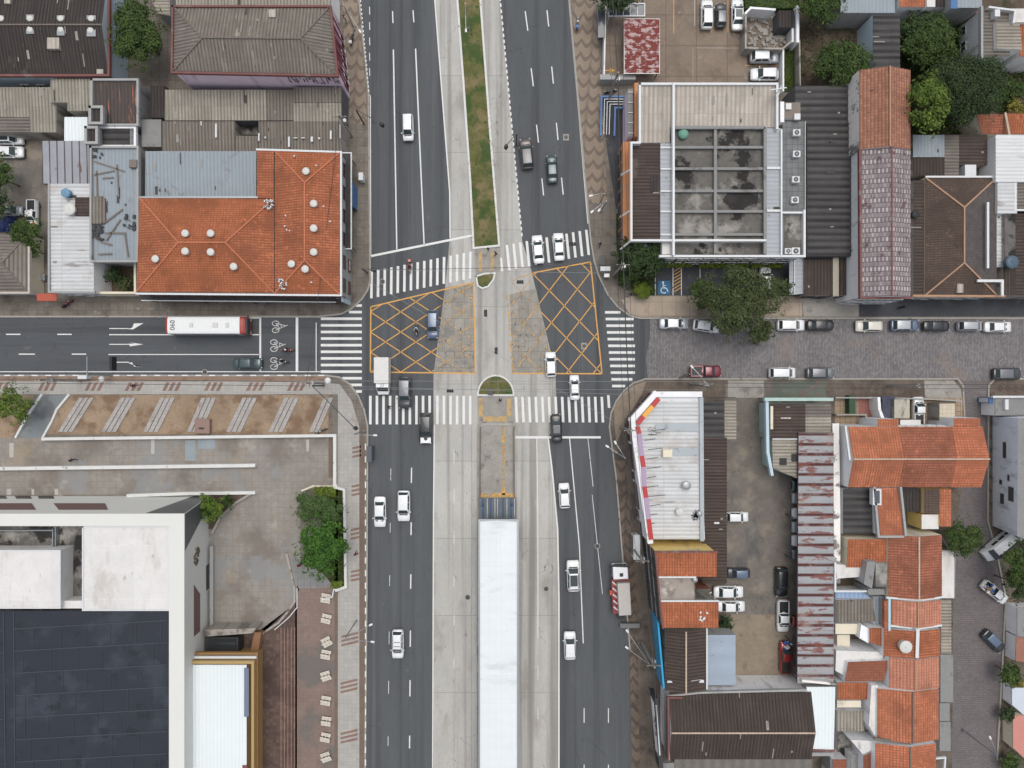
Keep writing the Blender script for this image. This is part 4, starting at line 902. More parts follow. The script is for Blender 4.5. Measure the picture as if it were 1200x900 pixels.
t=bld('warehouse','long mottled lilac and red gable roof continuing down to the kerb','warehouse',[(f,m_mottle,C('x',.46,.07)) for f in g2],wWhite,wMaroon)
run(t,'parapet',[(1008,175.5),(1009,349),(1069,349)],7.55,.5,.25,wMaroon); windows(t,(1010,349),(1067,349),7.3,4,2,1.6,1.8,door=True)
bld('passage_roof','narrow brown corrugated strip roof beside the mottled warehouse','roof strip',[(fr(1071,211,1083,345,4.4),f_brownh,cy_)],wConc)
tank('small dark round drum tank on the narrow brown strip roof',(1073,251),4.4,.55,.7,blackp)
hh=hip([(1084,208),(1168,208),(1168,346),(1084,346)],4.6,(1130,243),(1130,308),6.2)
t=bld('tiled_house','dark brown tiled hip roof with pale orange ridges facing the cobbled street','house',[(hh[0],t_brn,C('x',.34,.05)),(hh[1],t_brn,C('x',.34,.05)),(hh[2],t_brn,C('y',.34,.05)),([(1168,208,4.6),(1130,243,6.2),(1130,308,6.2),(1168,346,4.6)],mat('slate_dark',(92,86,84),.12,.6,.9,brick=(.4,.4,.02,(76,72,70),.1,0,0)),None)],wCream,capo)
boxpart(t,'skylight',1122,326,1129,343,4.7,5.15,f_pale); windows(t,(1084,346),(1168,346),4.5,6,1,1.2,1.4,door=True)
run(t,'gutter',[(1158,238),(1158,313)],6.0,.25,.3,frame_w); run(t,'gutter',[(1147,329),(1175,329),(1175,345)],5.7,.25,.35,frame_w); run(t,'gutter',[(1086,207),(1169,207)],4.8,.2,.25,frame_w); run(t,'eaves',[(1071,346.5),(1177,347)],4.7,.3,.3,capo)
bld('shed','blue-grey metal shed roof under the yellow-green tree','shed',[(fr(1070,158,1107,184,4),m_blue,cx_),(fr(1070,185,1107,206,3.8),f_brown,cx_)],wConc)
bld('shed','patched brown and grey sheet roof right of the blue-grey shed','shed',[(fr(1107,158,1124,206,3.9),f_greyh,C('y',.62,.07)),(fr(1124,158,1157,193,3.8),f_brownh,C('y',.62,.07))],wConc)
t=bld('shed','open gap roof with a leaning white sheet above the brown hip roof','shed',[(fr(1110,194,1157,206,2.0),slab,None)],wConc); boxpart(t,'leaning_sheet',1131,193,1144,206,2.0,4.2,frame_w)
bld('hall','bright white ridged roof at the right edge above the tank house','hall',[(fr(1167,158,1290,213,5.4),m_white,C('y',.6,.06)),(fr(1169,213,1192,250,5.2),m_grime,C('y',.6,.05))],wWhite)
t=bld('house','jumbled grey sheet roofs around a small court at the right edge','house',[(fr(1158,240,1176,313,4.4),m_grime,cy_),(fr(1177,246,1190,305,4.9),slab,None),(fr(1190,213,1290,246,5),f_greyh,cy_),(fr(1190,250,1290,346,4.6),f_brownh,cy_),(fr(1176,313,1190,346,4.4),f_brown,cx_)],wConc)
run(t,'gutter',[(1190,215),(1190,246),(1290,246)],5.2,.25,.25,frame_w)
tank('round blue water tank at the right edge beside the brown hip roof',(1186,307),4.9,.85,.8)
t=bld('tiled_house','orange clay roofed house behind the dense dark tree on the right','house',[([(1144,134,4.6),(1176,134,4.6),(1180,157,4.0),(1151,157,4.0)],t_dor,C('x',.36,.05)),([(1180,133,4.6),(1290,133,4.6),(1290,156,4),(1184,157,4)],t_or,C('x',.36,.05))],wCream); run(t,'ridge_cap',[(1178.5,133),(1183,157)],4.8,.15,.3,capm)
t=bld('house','grey walled house with flat roof terrace in the top right corner','house',[(fr(1152,10,1184,66,5.6,5.4),f_greyh,cy_),([(1167,26,6),(1195,26,6),(1198,58,6),(1168,57,6)],f_beigeh,cy_),(fr(1184,10,1290,26,5.8),slab_w,None),(fr(1195,26,1290,66,5.2),t_or,C('x',.36,.05))],wWhite)
run(t,'parapet',[(1151,8),(1151,68)],5.8,.6,.3,wGrey); run(t,'parapet',[(1160,8),(1190,12),(1188,26)],6.4,.5,.25,frame_w); boxpart(t,'roof_hatch',1166,11,1172,19,5.6,6.5,frame_w); windows(t,(1151,10),(1151,66),5.4,3,1)
freewall('boundary_wall','brick wall strip at the right edge of the overgrown garden','wall',[(1145,14),(1145,66)],2.4,wBrick,.4)
bld('shed','light blue metal roof at the top edge beside the orange roof','shed',[(fr(985,-30,1049,15,4.4),m_blue,C('x',.8,.04))],wGrey)
bld('tiled_house','orange tiled roof cut by the top edge above the overgrown garden','house',[(fr(1054,-30,1086,8,5,4.6),t_brt,C('x',.36,.05)),(fr(1086,-30,1096,8,5),slab_w,None),(fr(1096,-30,1113,8,4),f_dark,cx_)],wWhite)
bld('house','blue-grey roofed house with a bright blue strip at the top edge','house',[(fr(1114,-30,1122,10,5.2),blue_m,None),(fr(1122,-30,1151,9,5),m_blue,C('x',.8,.04))],wGrey)
freewall('boundary_wall','long brick and plaster wall closing the overgrown garden to the north','wall',[(1052,12),(1150,14)],2.6,wBrick,.3)
bld('shed','dark ribbed narrow shed roof north of the old orange tile roof','shed',[(fr(1023,17,1055,79,4.6),f_darkh,C('y',.7,.1))],wBlue)
t=bld('ruin','roofless walled ruin with rubble floor and a dark sheet corner','ruin',[(fr(912,12,931,32,2.4),f_dark,cx_)],wDark)
run(t,'wall_panel',[(874,15),(874,56),(917,57),(928,48)],2.2,2.1,.25,wConc); run(t,'wall_panel',[(874,15),(880,9),(908,11)],2.6,2.5,.3,wWhite); run(t,'wall_panel',[(935,8),(935,48)],2.6,2.5,.4,wWhite); run(t,'wall_panel',[(929,20),(929,48)],2.2,2.1,.3,frame_w)
mb=MB(); rn=random.Random(6)
for k in range(90):
    c=W((878+rn.random()*46,18+rn.random()*36),.2); mb.box((c.x,c.y,.2),(rn.uniform(.2,.9),rn.uniform(.15,.6),rn.uniform(.1,.35)),rn.uniform(0,3))
tag(mb.build('rubble',conc_old,t),kind='stuff')
struct('ruin_floor',MB().poly([W(q,Z1+.008) for q in rc(874,12,930,56)]),mat('rubble_floor',(128,116,104),.25,.8,.95,stain=((176,160,140),.6,.56,.1)))
freewall('boundary_wall','thin white wall between green lawn strip and parked cars','wall',[(918,56),(918,106)],1.8,wWhite,.22)
freewall('boundary_wall','long thin wall on the east side of the lawn strip','wall',[(937,48),(938,106)],1.8,wConc,.2)
# forecourt
t=thing('carport','red and white mottled carport sheet standing in the brown forecourt','carport',(*W((752,55),2.6).xy,0))
v,f=corr([W(q) for q in fr(731.5,22,773,86,2.75,2.6)],'y',.5,.06); MB().add(v,f).build('roof',m_redrust,t); run(t,'frame',[(731.5,22),(773,22),(773,86),(731.5,86)],2.66,.12,.08,steel,True); stands(t,[(733,24),(771,24),(733,84),(771,84)],2.6)
t=thing('pergola','row of four dark glass panels in a white frame at the top edge','pergola',(*W((734,11),2.6).xy,0)); mb=MB(); mb.prism([W(q,2.5) for q in rc(714,4,755,18)],2.44); mb.build('glass_panel',glassb,t); run(t,'frame',[(713.5,4),(755.5,4),(755.5,18.5),(713.5,18.5)],2.62,.14,.14,frame_w,True)
mb=MB()
for x in (722,730.5,738.5,747): mb.bar(W((x,4),2.58),W((x,18),2.58),.1,.1)
mb.build('glazing_bar',frame_w,t); stands(t,[(714,5),(755,5),(714,18),(755,18)],2.5,frame_w)
freewall('boundary_wall','low white front wall of the brown forecourt beside the wavy pavement','wall',[(710,8),(709,40),(708,92)],1.8,wWhite,.2)
t=thing('gate','pale translucent sliding gate leaf leaning at the forecourt entrance','gate',(*W((702,30),2).xy,0)); mb=MB(); mb.bar(W((701,6),1.2),W((702,42),1.2),.12,2.0); mb.build('gate_leaf',m_blueh,t); mb=MB(); mb.bar(W((705,12),2.5),W((705,44),2.5),1.0,.06); mb.build('gate_roof',glassb,t); mb=MB(); mb.cyl(W((700,6),.1),W((700,6),2.3),.06,.06,8); mb.cyl(W((702,43),.1),W((702,43),2.3),.06,.06,8); mb.build('post',steel,t)
freewall('boundary_wall','grey sloped wall cap between forecourt and blue framed ramp','wall',[(706,90),(742,90)],1.9,wGrey,.75)
mb=MB(); z=Z1+.01
for a,b in (((789.5,-5),(789.5,39)),((834,0),(834,38)),((853,0),(853,38))): line(mb,a,b,.8,z)
line(mb,(873,76.5),(912,76.5),.8,z); line(mb,(709,82.5),(716,82.5),1.2,z); mb.poly([W(q,z) for q in ((715,80),(721,82.5),(715,85))]); struct('bay_line',mb,yellowp)
mb=MB(); line(mb,(814,-5),(814,30),1.3,z); line(mb,(816,56),(872,56.5),.7,z); line(mb,(812,56),(812,95),.6,z); struct('forecourt_line',mb,mat('line_grey',(170,164,156)))
t=thing('ramp_frame','blue and white railed ramp frame beside the wavy pavement','railing',(*W((718,130),1).xy,0)); z=1.1
for a,pts in ((blue_m,[(733,113),(705,113),(704,158)]),(blue_m,[(731,126),(721,126),(720,158)])): run(t,'blue_rail',pts,z,.25,.26,a)
for k in range(3): run(t,'white_rail',[(732,116+3*k),(708.5+3.2*k,116+3*k),(707.5+3.2*k,157)],z-.1,.12,.1,frame_w)
mb=MB()
for p in ((706,114),(720,114),(732,114),(705,136),(705,157),(721,127),(720,142),(720,157)): q=W(p,1); mb.cyl((q.x,q.y,.1),(q.x,q.y,1.0),.04,.04,6)
mb.build('post',steel,t)
t=bld('arcade_wall','tall glazed strip wall with grey panels on the office west side','wall',[(fr(736,104,742,160,4.8),slab_g,None)],wPink); mb=MB()
for y in (108,120,132,144,156): mb.bar(W((736,y),4.9),W((742,y),4.9),.1,.1)
mb.build('divider',frame_w,t)
t=bld('stair_block','orange-brown block between the glazed strip and pale corrugated wing','building',[(fr(743.5,97,749,160,5.2),wOrg,None)],wOrg)
for x0,x1,i in ((774,812,'long'),(820,878,'longest'),(881,896,'first short'),(900,918,'last short')): pass
# ------------------------------------------------------------------ bus station
t=thing('bus_station','long white roofed bus station in the middle of the avenue','bus station',(*W((582,800),0).xy,0))
v,f=corr([W(q) for q in ((562,611,4.2),(582.5,610,4.35),(582.5,1160,4.35),(562,1160,4.2))],'y',1.6,.02); mb=MB().add(v,f); v,f=corr([W(q) for q in ((582.5,610,4.35),(606,611,4.2),(606,1160,4.2),(582.5,1160,4.35))],'y',1.6,.02); mb.add(v,f); mb.build('roof',mat('station_roof',(230,236,237),.02,.3,.45,brick=(1.6,6.4,.02,(218,224,226),.008,0,0),stain=[((200,206,206),.35,.56,.1,(.3,1,1),.5),((186,190,190),1.2,.68,.04,(.3,1,1),.5)]),t)
run(t,'gutter',[(561.5,1160),(561.5,609.5),(606.8,609.5),(606.8,1160)],4.32,.4,.22,steel)
mb=MB()
for y in range(590,1150,40):
    for x in (566,600): mb.cyl(W((x,y),.3),Vector((W((x,y),.3).x,W((x,y),.3).y,4.1)),.12,.12,10)
mb.build('column',blue_m,t)
mb=MB(); mb.prism([W(q,.9) for q in ((561,584),(605,584),(605,1100),(561,1100))],.3); mb.build('floor',mat('platform_floor',(112,118,122),.1,.8,.8),t)
mb=MB()
for x in (566,575,589.5,599): mb.bar(W((x,584),1.0),W((x,607),1.0),.24,.12)
mb.build('blue_rail',simple('deep_blue_rail',(52,84,116),.5),t)
mb=MB()
for x in (571,580,583,594,603): mb.bar(W((x,584),1.0),W((x,607),1.0),.12,.14)
mb.build('white_rail',steel,t)
mb=MB()
for x in (563,604.3): mb.bar(W((x,612),1.9),W((x,1100),1.9),.1,2.2)
mb.build('side_glazing',glassb,t)
mb=MB(); mb.bar(W((563,500),.5),W((562,640),.5),.14,.5); mb.bar(W((602,500),.5),W((603.2,640),.5),.14,.5); mb.build('platform_edge',capd,t)
# ------------------------------------------------------------------ south-east block
# corner shop with white metal roof
t=thing('corner_store','white metal roofed corner store with red and yellow sign panels inside its parapet','building',(*W((785,550),0).xy,0))
P=[(741,492,5.5),(768,462,5.5),(820,462,5.5),(826,632,5.5),(757,632,5.5)]
mb=MB(); mb.prism([W(q) for q in P],.1,0,0); mb.build('wall',wWhite,t)
v,f=corr([W(q) for q in ((747,494,5.62),(768,470,5.62),(818,470,5.62),(820,632,5.62),(761,632,5.62))],'y',.55,.06); MB().add(v,f).build('roof',m_grime,t)
run(t,'parapet',[(762,634),(741,492),(768,462),(820,462)],6.3,.8,.75,wWhite); run(t,'gutter',[(822,468),(823,632)],5.9,.3,.55,panel_b)
sg=MB()
def sgn(a,b,mi): sg.bar(W(a,6.36),W(b,6.36),.6,.35,mi)
sgn((772,467),(764.5,476),0); sgn((764.5,476),(754,488),1); sgn((754,488),(747,497),0); sgn((747,500),(749,508),0); sgn((749,508),(752,534),2); sgn((752,534),(754,547),0); sgn((754,547),(755,570),2); sgn((755,570),(757,583),0); sgn((757,583),(760,608),2); sgn((760,608),(763,632),0)
sg.build('sign_panel',[wRed,wYelP,wLil],t)
boxpart(t,'grey_sheet',768,497,820,505,5.6,5.72,panel_b); boxpart(t,'grey_sheet',785,525,818,534,5.6,5.72,panel_b); boxpart(t,'roof_box',777,527,788,536,5.6,6.4,wCream,.03)
mb=MB(); rn=random.Random(2)
for k in range(11):
    y=505+k*11; mb.bar(W((757+rn.uniform(-2,3),y),5.75),W((770+rn.uniform(-3,10),y-2),5.75),.07,.04)
for k in range(20): c=W((756+rn.random()*18,500+rn.random()*10),5.75); mb.box((c.x,c.y,5.68),(rn.uniform(.15,.5),.06,.04),rn.uniform(-.3,.3))
tag(mb.build('rubbish',frame_d,t),kind='stuff')
windows(t,(741,492),(768,462),5.5,3,1,1.8,2.2,frame_b,door=True); windows(t,(768,462),(820,462),5.5,4,1,1.8,2.2,frame_b,door=True); windows(t,(757,632),(741,492),5.5,9,1,1.8,2.2,frame_b,door=True)
tank('grey round water tank near the east edge of the white corner roof',(804.5,569),5.7,.6,.6,steel); tank('pale round water tank further down the white corner roof',(796.5,600),5.7,.5,.6,tankw); tank('small round tank in the sooty patch of the white corner roof',(820,602),5.7,.38,.5,steel)
struct  # sooty patch
mb=MB(); rn=random.Random(8)
for k in range(150):
    a=rn.uniform(0,6.28); r=abs(rn.gauss(0,3)); c=W((816+r*math.cos(a)*1.1,604+r*math.sin(a)),5.75); mb.box((c.x,c.y,5.67),(rn.uniform(.06,.2),.08,.03),a)
tag(mb.build('leaf_litter',blackp,t),kind='stuff')
mb=MB()
for p in ((766,628),): pass
t=bld('shed_row','long brown corrugated lean-to running down the west side of the car yard','shed',[(fr(824,470,849,513,4.4,4.4),f_darkh,C('y',.5,.07)),(fr(824,513,852,684,4.4,4.2),f_brownh,C('y',.5,.07))],wConc,open_=True); stands(t,[(850,520),(851,560),(851,590),(851,640),(851,680)],4.2)
boxpart(t,'light_patch',837,612,843,614,4.2,4.5,frame_w)
t=bld('kiosk_roof','beige sheet canopy at the north entrance of the car yard','canopy',[(fr(849,469,863,516,4.0),f_beigeh,C('y',.5,.05))],wConc)
MB().bar(W((826,466),4.2),W((862,466),4.2),.1,.12).build('gate_bar',blackp,t)
# three storey block
t=thing('apartment_block','three storey block with orange roofs, yellow side wall and many street windows','apartment block',(*W((802,690),0).xy,0))
ZZ=9.5
F=[[(769,648,ZZ),(840,648,ZZ),(840,676,ZZ),(771,676,ZZ)],[(775,705,ZZ),(842,706,ZZ),(842,736,ZZ),(777,736,ZZ)]]
for f_ in F:
    mb=MB(); v,f=corr([W(q) for q in f_],'x',.6,.1); mb.add(v,f); mb.build('roof',t_or,t)
mb=MB(); mb.poly([W(q) for q in ((771,676.3,ZZ-.5),(815,676.3,ZZ-.5),(815,705,ZZ-.5),(775,705,ZZ-.5))]); mb.build('terrace_roof',mat('terrace_slab',(168,158,148),.1,.6,.9,stain=[((200,196,190),.6,.56,.1),((120,112,104),.4,.58,.1)]),t)
mb=MB()
def wl(a,b,z=ZZ-.08,mi=0): a,b=W(a,z),W(b,z); mb.poly([a,b,Vector((b.x,b.y,.1)),Vector((a.x,a.y,.1))],mi)
wl((769,648),(840,648),mi=1); wl((840,648),(840,676)); wl((840,676),(815,676)); wl((815,676),(815,705)); wl((815,705),(842,706)); wl((842,706),(842,736)); wl((842,736),(777,736)); wl((777,736),(769,648))
mb.build('wall',[wConc,wYel],t)
run(t,'coping',[(841,647),(768,647),(777,736)],ZZ+.1,.3,.22,wMaroon); run(t,'coping',[(772,676.5),(815,676.5)],ZZ+.05,.3,.2,frame_w); run(t,'coping',[(775,704.5),(842,704.5)],ZZ+.05,.3,.2,frame_w)
windows(t,(777,736),(769,648),ZZ,8,3,1.3,1.2,frame_d,glassb)
pixo(t,(790,648),(825,648),ZZ,7.6,8.9,9,simple('graffiti_white',(226,222,214),.7),11)
vent(t,(815,680),ZZ-.4,.38,.5,tankb if 0 else steel); mb=MB(); rn=random.Random(12)
for k in range(7): c=W((822+rn.uniform(-2,8),722+rn.uniform(-4,8)),ZZ+.2); mb.box((c.x,c.y,ZZ+.05),(.3,.2,.1),rn.uniform(0,3))
tag(mb.build('broken_tiles',frame_w,t),kind='stuff')
t=bld('annex','grey landing with leaning sheet debris between block and parked cars','annex',[(fr(816,690,832,704,5),slab,None)],wBrick); mb=MB(); mb.bar(W((822,702),5.3),W((838,704),5.3),.9,.1); mb.bar(W((826,699),5.5),W((834,694),5.5),.15,.1); mb.build('loose_sheet',woodp,t)
g=gab(779,737,828,809,6,7,'y',804)
t=bld('row_building','small dark corrugated gable roof with pale ridge below the orange roofs','building',[(f,f_brownh,cy_) for f in g],wConc,capm)
run(t,'coping',[(828.5,737),(828.5,807)],6.1,.3,.2,frame_w); run(t,'facade_panel',[(771,727),(778,806)],6.5,3.6,.25,wCyan)
boxpart(t,'light_patch',782,798,792,800,6.0,6.3,frame_w); boxpart(t,'light_patch',817,797,825,800,6.0,6.3,frame_w)
bld('shed','light blue metal shed roof with rust spots in the car yard corner','shed',[(fr(829,744,862,803,4.2),mat('shed_blue',(164,178,192),.05,.4,.55,stain=[((120,84,70),.9,.66,.03,(1,2,1),.9)],stripe=('y',2.4,(140,150,160),.3)),None)],wGrey)
freewall('boundary_wall','mottled white and pink wall at the south end of the car yard','wall',[(836,807),(944,807)],3.6,wMot,.3)
g=gab(784,811,951,890,5.6,7,'x',859)
t=bld('warehouse','wide dark brown corrugated gable roof at the bottom with pale ridge','warehouse',[(f,f_brown,cx_) for f in g],wWhite,capm)
run(t,'parapet',[(784,890),(783,816),(820,812),(944,809)],5.9,.5,.25,wGrey); run(t,'parapet',[(783.5,890),(783,818),(799,818)],6.3,.6,.22,wMaroon)
t=bld('row_building','grey concrete roofed building cut by the bottom edge below the dark gable roof','building',[(fr(790,889,952,1000,4.6),mat('ribbed_grey',(124,120,114),.15,.5,.9,stripe=('x',1.4,(98,94,90),.6)),None),(fr(776,894,790,905,4.8),slab_g,None)],wConc)
t=thing('billboard','dark framed billboard with a white panel leaning over the right pavement','billboard',(*W((768,850),3).xy,0)); mb=MB(); mb.bar(W((766,812),4.6),W((773,898),4.6),.5,3.2); mb.build('frame',frame_d,t); mb=MB(); mb.bar(W((768.5,826),6.2),W((773,885),6.2),.22,.1); mb.build('top_panel',frame_w,t); mb=MB(); mb.bar(W((768,822),5.6)+Vector((-.3,0,-.8)),W((774,886),5.6)+Vector((-.3,0,-.8)),.08,1.7); mb.build('panel',wMot,t); stands(t,[(767,820),(772,885)],4)
t=bld('warehouse','long sheet roof banded with rust on the east side of the car yard','warehouse',[([(936,507,5),(977,507,5),(977,801,5),(934.5,801,5)],m_rust,C('y',1.4,.06))],wDark,open_=True)
stands(t,[(937,512),(937,560),(937,610),(936,660),(936,710),(936,760),(936,798)],5); boxpart(t,'back_wall',972,507,977,801,.1,4.8,wConc)
t=bld('old_house','patchwork roofed old house with mint parapet facing the cobbled street','house',[(fr(903,473,944,514,4.6),f_brownh,C('y',.6,.07)),(fr(944,473,974,488,4.5),f_greyh,C('y',.6,.07)),(fr(944,488,974,507,4.4),f_beigeh,C('y',.7,.1)),([(905,515,4.4),(936,515,4.4),(936,561,4.4),(918,554,4.4),(906,548,4.4)],f_beigeh,C('y',.75,.08))],wMint)
run(t,'parapet',[(898,468),(975,468)],5.2,.9,.45,wMint); run(t,'parapet',[(899,468),(900,530),(905,556)],4.9,.7,.4,wBlue); run(t,'parapet',[(906,514.5),(936,514.5)],4.6,.2,.15,frame_w)
boxpart(t,'light_patch',915,489,927,491,4.4,4.8,f_pale); boxpart(t,'mossy_gutter',903,476,906,503,4.4,4.75,wCream); boxpart(t,'dark_hole',928,532,935,541,4.2,4.5,blackp); boxpart(t,'dark_hole',914,537,922,545,4.2,4.5,blackp)
windows(t,(898,468),(975,468),4.6,5,1,1.3,1.6,frame_d,door=True)
freewall('boundary_wall','peeling pale wall between the rust banded roof and the orange house','wall',[(979.5,500),(981,600),(981,680)],4.6,wMot,.9)
# orange house
o1=gab(994,500,1150,571,6,7.4,'x',538)
t=bld('tiled_house','large bright orange tiled gable house at the back street corner','house',
 [([(994,500,6),(1054,500,6),(1060,538,7.4),(adj(994,600,6,7.4),538,7.4)],t_brt,C('x',.4,.06)),([(adj(994,600,6,7.4),538,7.4),(1060,538,7.4),(1054,571,6),(994,571,6)],t_brt,C('x',.4,.06)),
  ([(1054,500,6),(1116,500,6),(1122,538,7.4),(1060,538,7.4)],t_dor,C('x',.36,.06)),([(1060,538,7.4),(1122,538,7.4),(1114,571,6),(1054,571,6)],t_dor,C('x',.36,.06)),
  ([(1116,500,6),(1152,500,6),(1160,538,7.4),(1122,538,7.4)],t_brth,C('x',.4,.06)),([(1122,538,7.4),(1160,538,7.4),(1150,571,6),(1114,571,6)],t_brth,C('x',.4,.06)),
  (fr(1118,490,1149,499.6,6),t_brth,C('x',.4,.06)),(fr(1029,491,1053,499.6,5.4),t_brt,C('x',.4,.06)),
  ([(1027,572,6),(1054,572,6),(1060,628,6.2),(1032,628,6.2)],t_brt,C('x',.4,.06))],wWhite,capm)
run(t,'parapet',[(1025,572),(1030,629),(1062,629),(1056,572)],6.5,.5,.3,wGrey); run(t,'coping',[(991,500),(996,538)],7.2,.3,.25,frame_w)
windows(t,(1116,500),(1150,500),6,3,2,1.1,1.1,door=True); windows(t,(1054,500),(1116,500),6,5,2,1.1,1.1,door=True)
boxpart(t,'light_well',1023,573,1033,592,5.6,6.5,frame_w); boxpart(t,'light_well_glass',1025,575,1031,590,6.45,6.54,glassb)
bld('annex','dark grey ribbed roof tucked under the west wing of the orange house','annex',[(fr(988,573,1022,626,4.6),f_darkh,C('y',.5,.06))],wWhite)
t=bld('annex','dark corrugated roof inside the notch of the orange house','annex',[(fr(1058,573,1079,600,4.4),f_dark,cx_),(fr(1060,601,1079,622,1.2),slab,None)],wGrey)
bld('annex','small brown and orange roofed wing above the round street tree','annex',[(fr(1083,573,1101,602,5),t_brn,cx_),(fr(1101.2,573,1115,617,4.9),t_brt,C('y',.4,.05)),(fr(1080,603,1100,620,4.6),slab_w,None)],wYel)
bld('carport','pale beige carport roof in the front yard facing the cobbled street','carport',[(fr(1101,473,1119,493,3.0),mat('beige_tile_roof',(206,196,176),.05,.5,.9,brick=(.6,.6,.03,(176,160,140),.05,0,0)),None)],wConc)
t=bld('carport','dirty white striped carport roof beside the half covered white pickup','carport',[(fr(1048,468,1066,490,3.0),mat('carport_dirty',(190,186,170),.08,.5,.9,stain=((110,100,84),.7,.55,.08,(1,.3,1),.8)),None),(fr(1055,492,1079,500,3.2),slab_w,None)],wConc)
freewall('garden_screen','narrow dark green screen wall in the tiled front yard','screen',[(999,467),(999,484)],1.4,simple('green_screen',(56,84,60),.8),.9)
freewall('boundary_wall','white wall between red floored yard and blue tarpaulin','wall',[(1030,467),(1031,480),(1035,491)],2.6,wWhite,.4)
freewall('front_fence','pinkish low fence wall along the front yards of the orange house','fence',[(980,466),(1050,466.5),(1095,468),(1127,470)],1.5,wGrey,.18)
freewall('boundary_wall','low wall separating the tiled front yard from the orange house','wall',[(981,486),(1015,486),(1015,499)],1.6,wConc,.2)
t=thing('tarpaulin_cover','dark blue tarpaulin stretched over the driveway by the white wall','tarpaulin',(*W((1040,478),2).xy,0)); mb=MB()
for i in range(5):
    for j in range(6):
        q=[W((1034+i*3,464+j*5),2.3+.12*math.sin(i*1.3+j)),W((1037+i*3,464+j*5),2.3+.12*math.sin((i+1)*1.3+j)),W((1037+i*3,469+j*5),2.3+.12*math.sin((i+1)*1.3+j+1)),W((1034+i*3,469+j*5),2.3+.12*math.sin(i*1.3+j+1))]; mb.poly(q)
mb.build('cover',simple('navy_tarp',(74,76,94),.7),t); stands(t,[(1035,466),(1048,466),(1035,492),(1048,492)],2.3)
# row houses down the back street
def fz(x0,y0,x1,y1,zw,ze): return fw(x0,y0,x1,y1,zw,ze)
g=gab(1041,627,1104,700,6,7,'y',1077)
t=bld('row_house','old brown-orange tiled gable house below the round street tree','row house',[(f,t_dor,C('y',.4,.06)) for f in g]+[([(994,632,5.5),(1052,632,5.6),(1040,656,5.4),(1036,664,5.4),(1014,654,5.2),(1013,665,5.2),(992,665,5.2)],t_or,C('x',.42,.06))],wCream,capm)
run(t,'coping',[(1040,700.5),(1078,703.5),(1104,700)],6.3,.25,.25,frame_w)
t=bld('row_house','salmon tiled gable house with crisp white edges, in the row by the back street','row house',[(f,t_salm,C('x',.4,.06)) for f in gab(1045,703,1103,733,6,7,'y',1076)],wWhite,capo); run(t,'coping',[(1044.5,733.5),(1076,737),(1103,733)],6.25,.25,.25,frame_w); run(t,'side_gutter',[(1042.5,703),(1042.5,738)],6.2,.3,.3,wBlue); boxpart(t,'tile_strip',1036.5,704,1040,740,5.2,5.9,t_brt)
t=bld('row_house','dark orange house with a round tank and thick white ridge, in the back street row','row house',[(f,t_brth if 0 else t_orh,C('y',.4,.06)) for f in gab(1036,737,1102,769,6,6.9,'y',1075)],wWhite,None); mb=MB(); mb.bar(W((1075.5,737),7.0),W((1074.5,771),7.0),.45,.12); mb.build('ridge_cap',frame_w,t)
tank('round cream water tank on the dark orange tiled roof in the back street row',(1061.5,758),6.5,.82,.8,tankw)
t=bld('row_house','plain salmon orange gable house just below the round roof tank','row house',[(f,t_salm,C('x',.4,.06)) for f in gab(1042,770,1101,806,6,6.9,'y',1073)],wWhite,capo)
t=bld('row_house','long bright orange tiled gable house, second from bottom of the row','row house',[(f,t_brt,C('x',.4,.06)) for f in gab(1028,807,1100,867,6.2,7.2,'y',1070)],wWhite,capd); run(t,'coping',[(1026,866),(1066,871)],6.6,.25,.35,capd); windows(t,(1027,807),(1027,867),6.2,4,2)
t=bld('row_house','bright orange tiled gable house cut by the bottom edge','row house',[(f,t_brth,C('x',.4,.06)) for f in gab(1026,871,1097,960,6.2,7.2,'y',1067)],wWhite,capd); run(t,'coping',[(1098,889),(1108,888),(1107,905)],5.4,.3,.22,frame_w)
# porches between the row and the street
for i,(x0,y0,x1,y1,m_,lb) in enumerate(((1103,645,1118,701,slab_w,'pale slab roof of a front porch beside the upper row house'),(1103,703,1115,766,f_beigeh,'beige ribbed porch roof beside the salmon row house'),(1102,767,1117,823,slab_g,'light grey porch slab beside the plain salmon row house'),(1101,824,1113,845,slab_g,'short grey porch slab halfway down the row of houses'),(1101,846,1114,880,slab_g,'grey porch slab near the bottom of the row of houses'))):
    bld('porch',lb,'porch',[(fr(x0,y0,x1,y1,3.0),m_,cy_ if m_ is f_beigeh else None)],wGrey)
freewall('garden_wall','grey garden wall corner south of the round street tree','wall',[(1105,632),(1119,655),(1118,700)],1.8,wGrey,.2)
# rear yards
bld('rear_wing','grey rear wing roof with white edge left of the row houses','rear wing',[([(980,703,4.6),(1022,702,4.6),(1027,728,4.6),(981,730,4.6)],f_greyh if 0 else f_grey,cx_)],wWhite)
t=bld('rear_wing','white walled court with dark opening above the blue slatted roof','rear wing',[([(979,661,5),(1012,665,5),(1008,676,5),(981,678,5)],slab_w,None),(fr(981,679,1008,690,1.4),soil_d,None)],wWhite); run(t,'parapet',[(979,660),(979,693),(1016,693)],5.2,.6,.25,frame_w)
bld('pergola','light blue slatted pergola roof behind the old tiled house','pergola',[([(979,694,4.2),(1013,693,4.2),(1020,701,4.2),(979,701,4.2)],mat('blue_slats',(160,184,214),.05,.5,.7,stripe=('x',.6,(120,140,170),.6)),None)],wWhite)
bld('roof_hut','grey roof hut with cluttered slab top beside the old tiled house','roof hut',[([(1016,658,6.4),(1026,658,6.4),(1022,690,6.4),(1012,684,6.4)],slab_g,None),(fr(1026,660,1040,688,6.2),slab,None),(fr(1017,690,1037,697,5.4),slab_g,None)],wGrey)
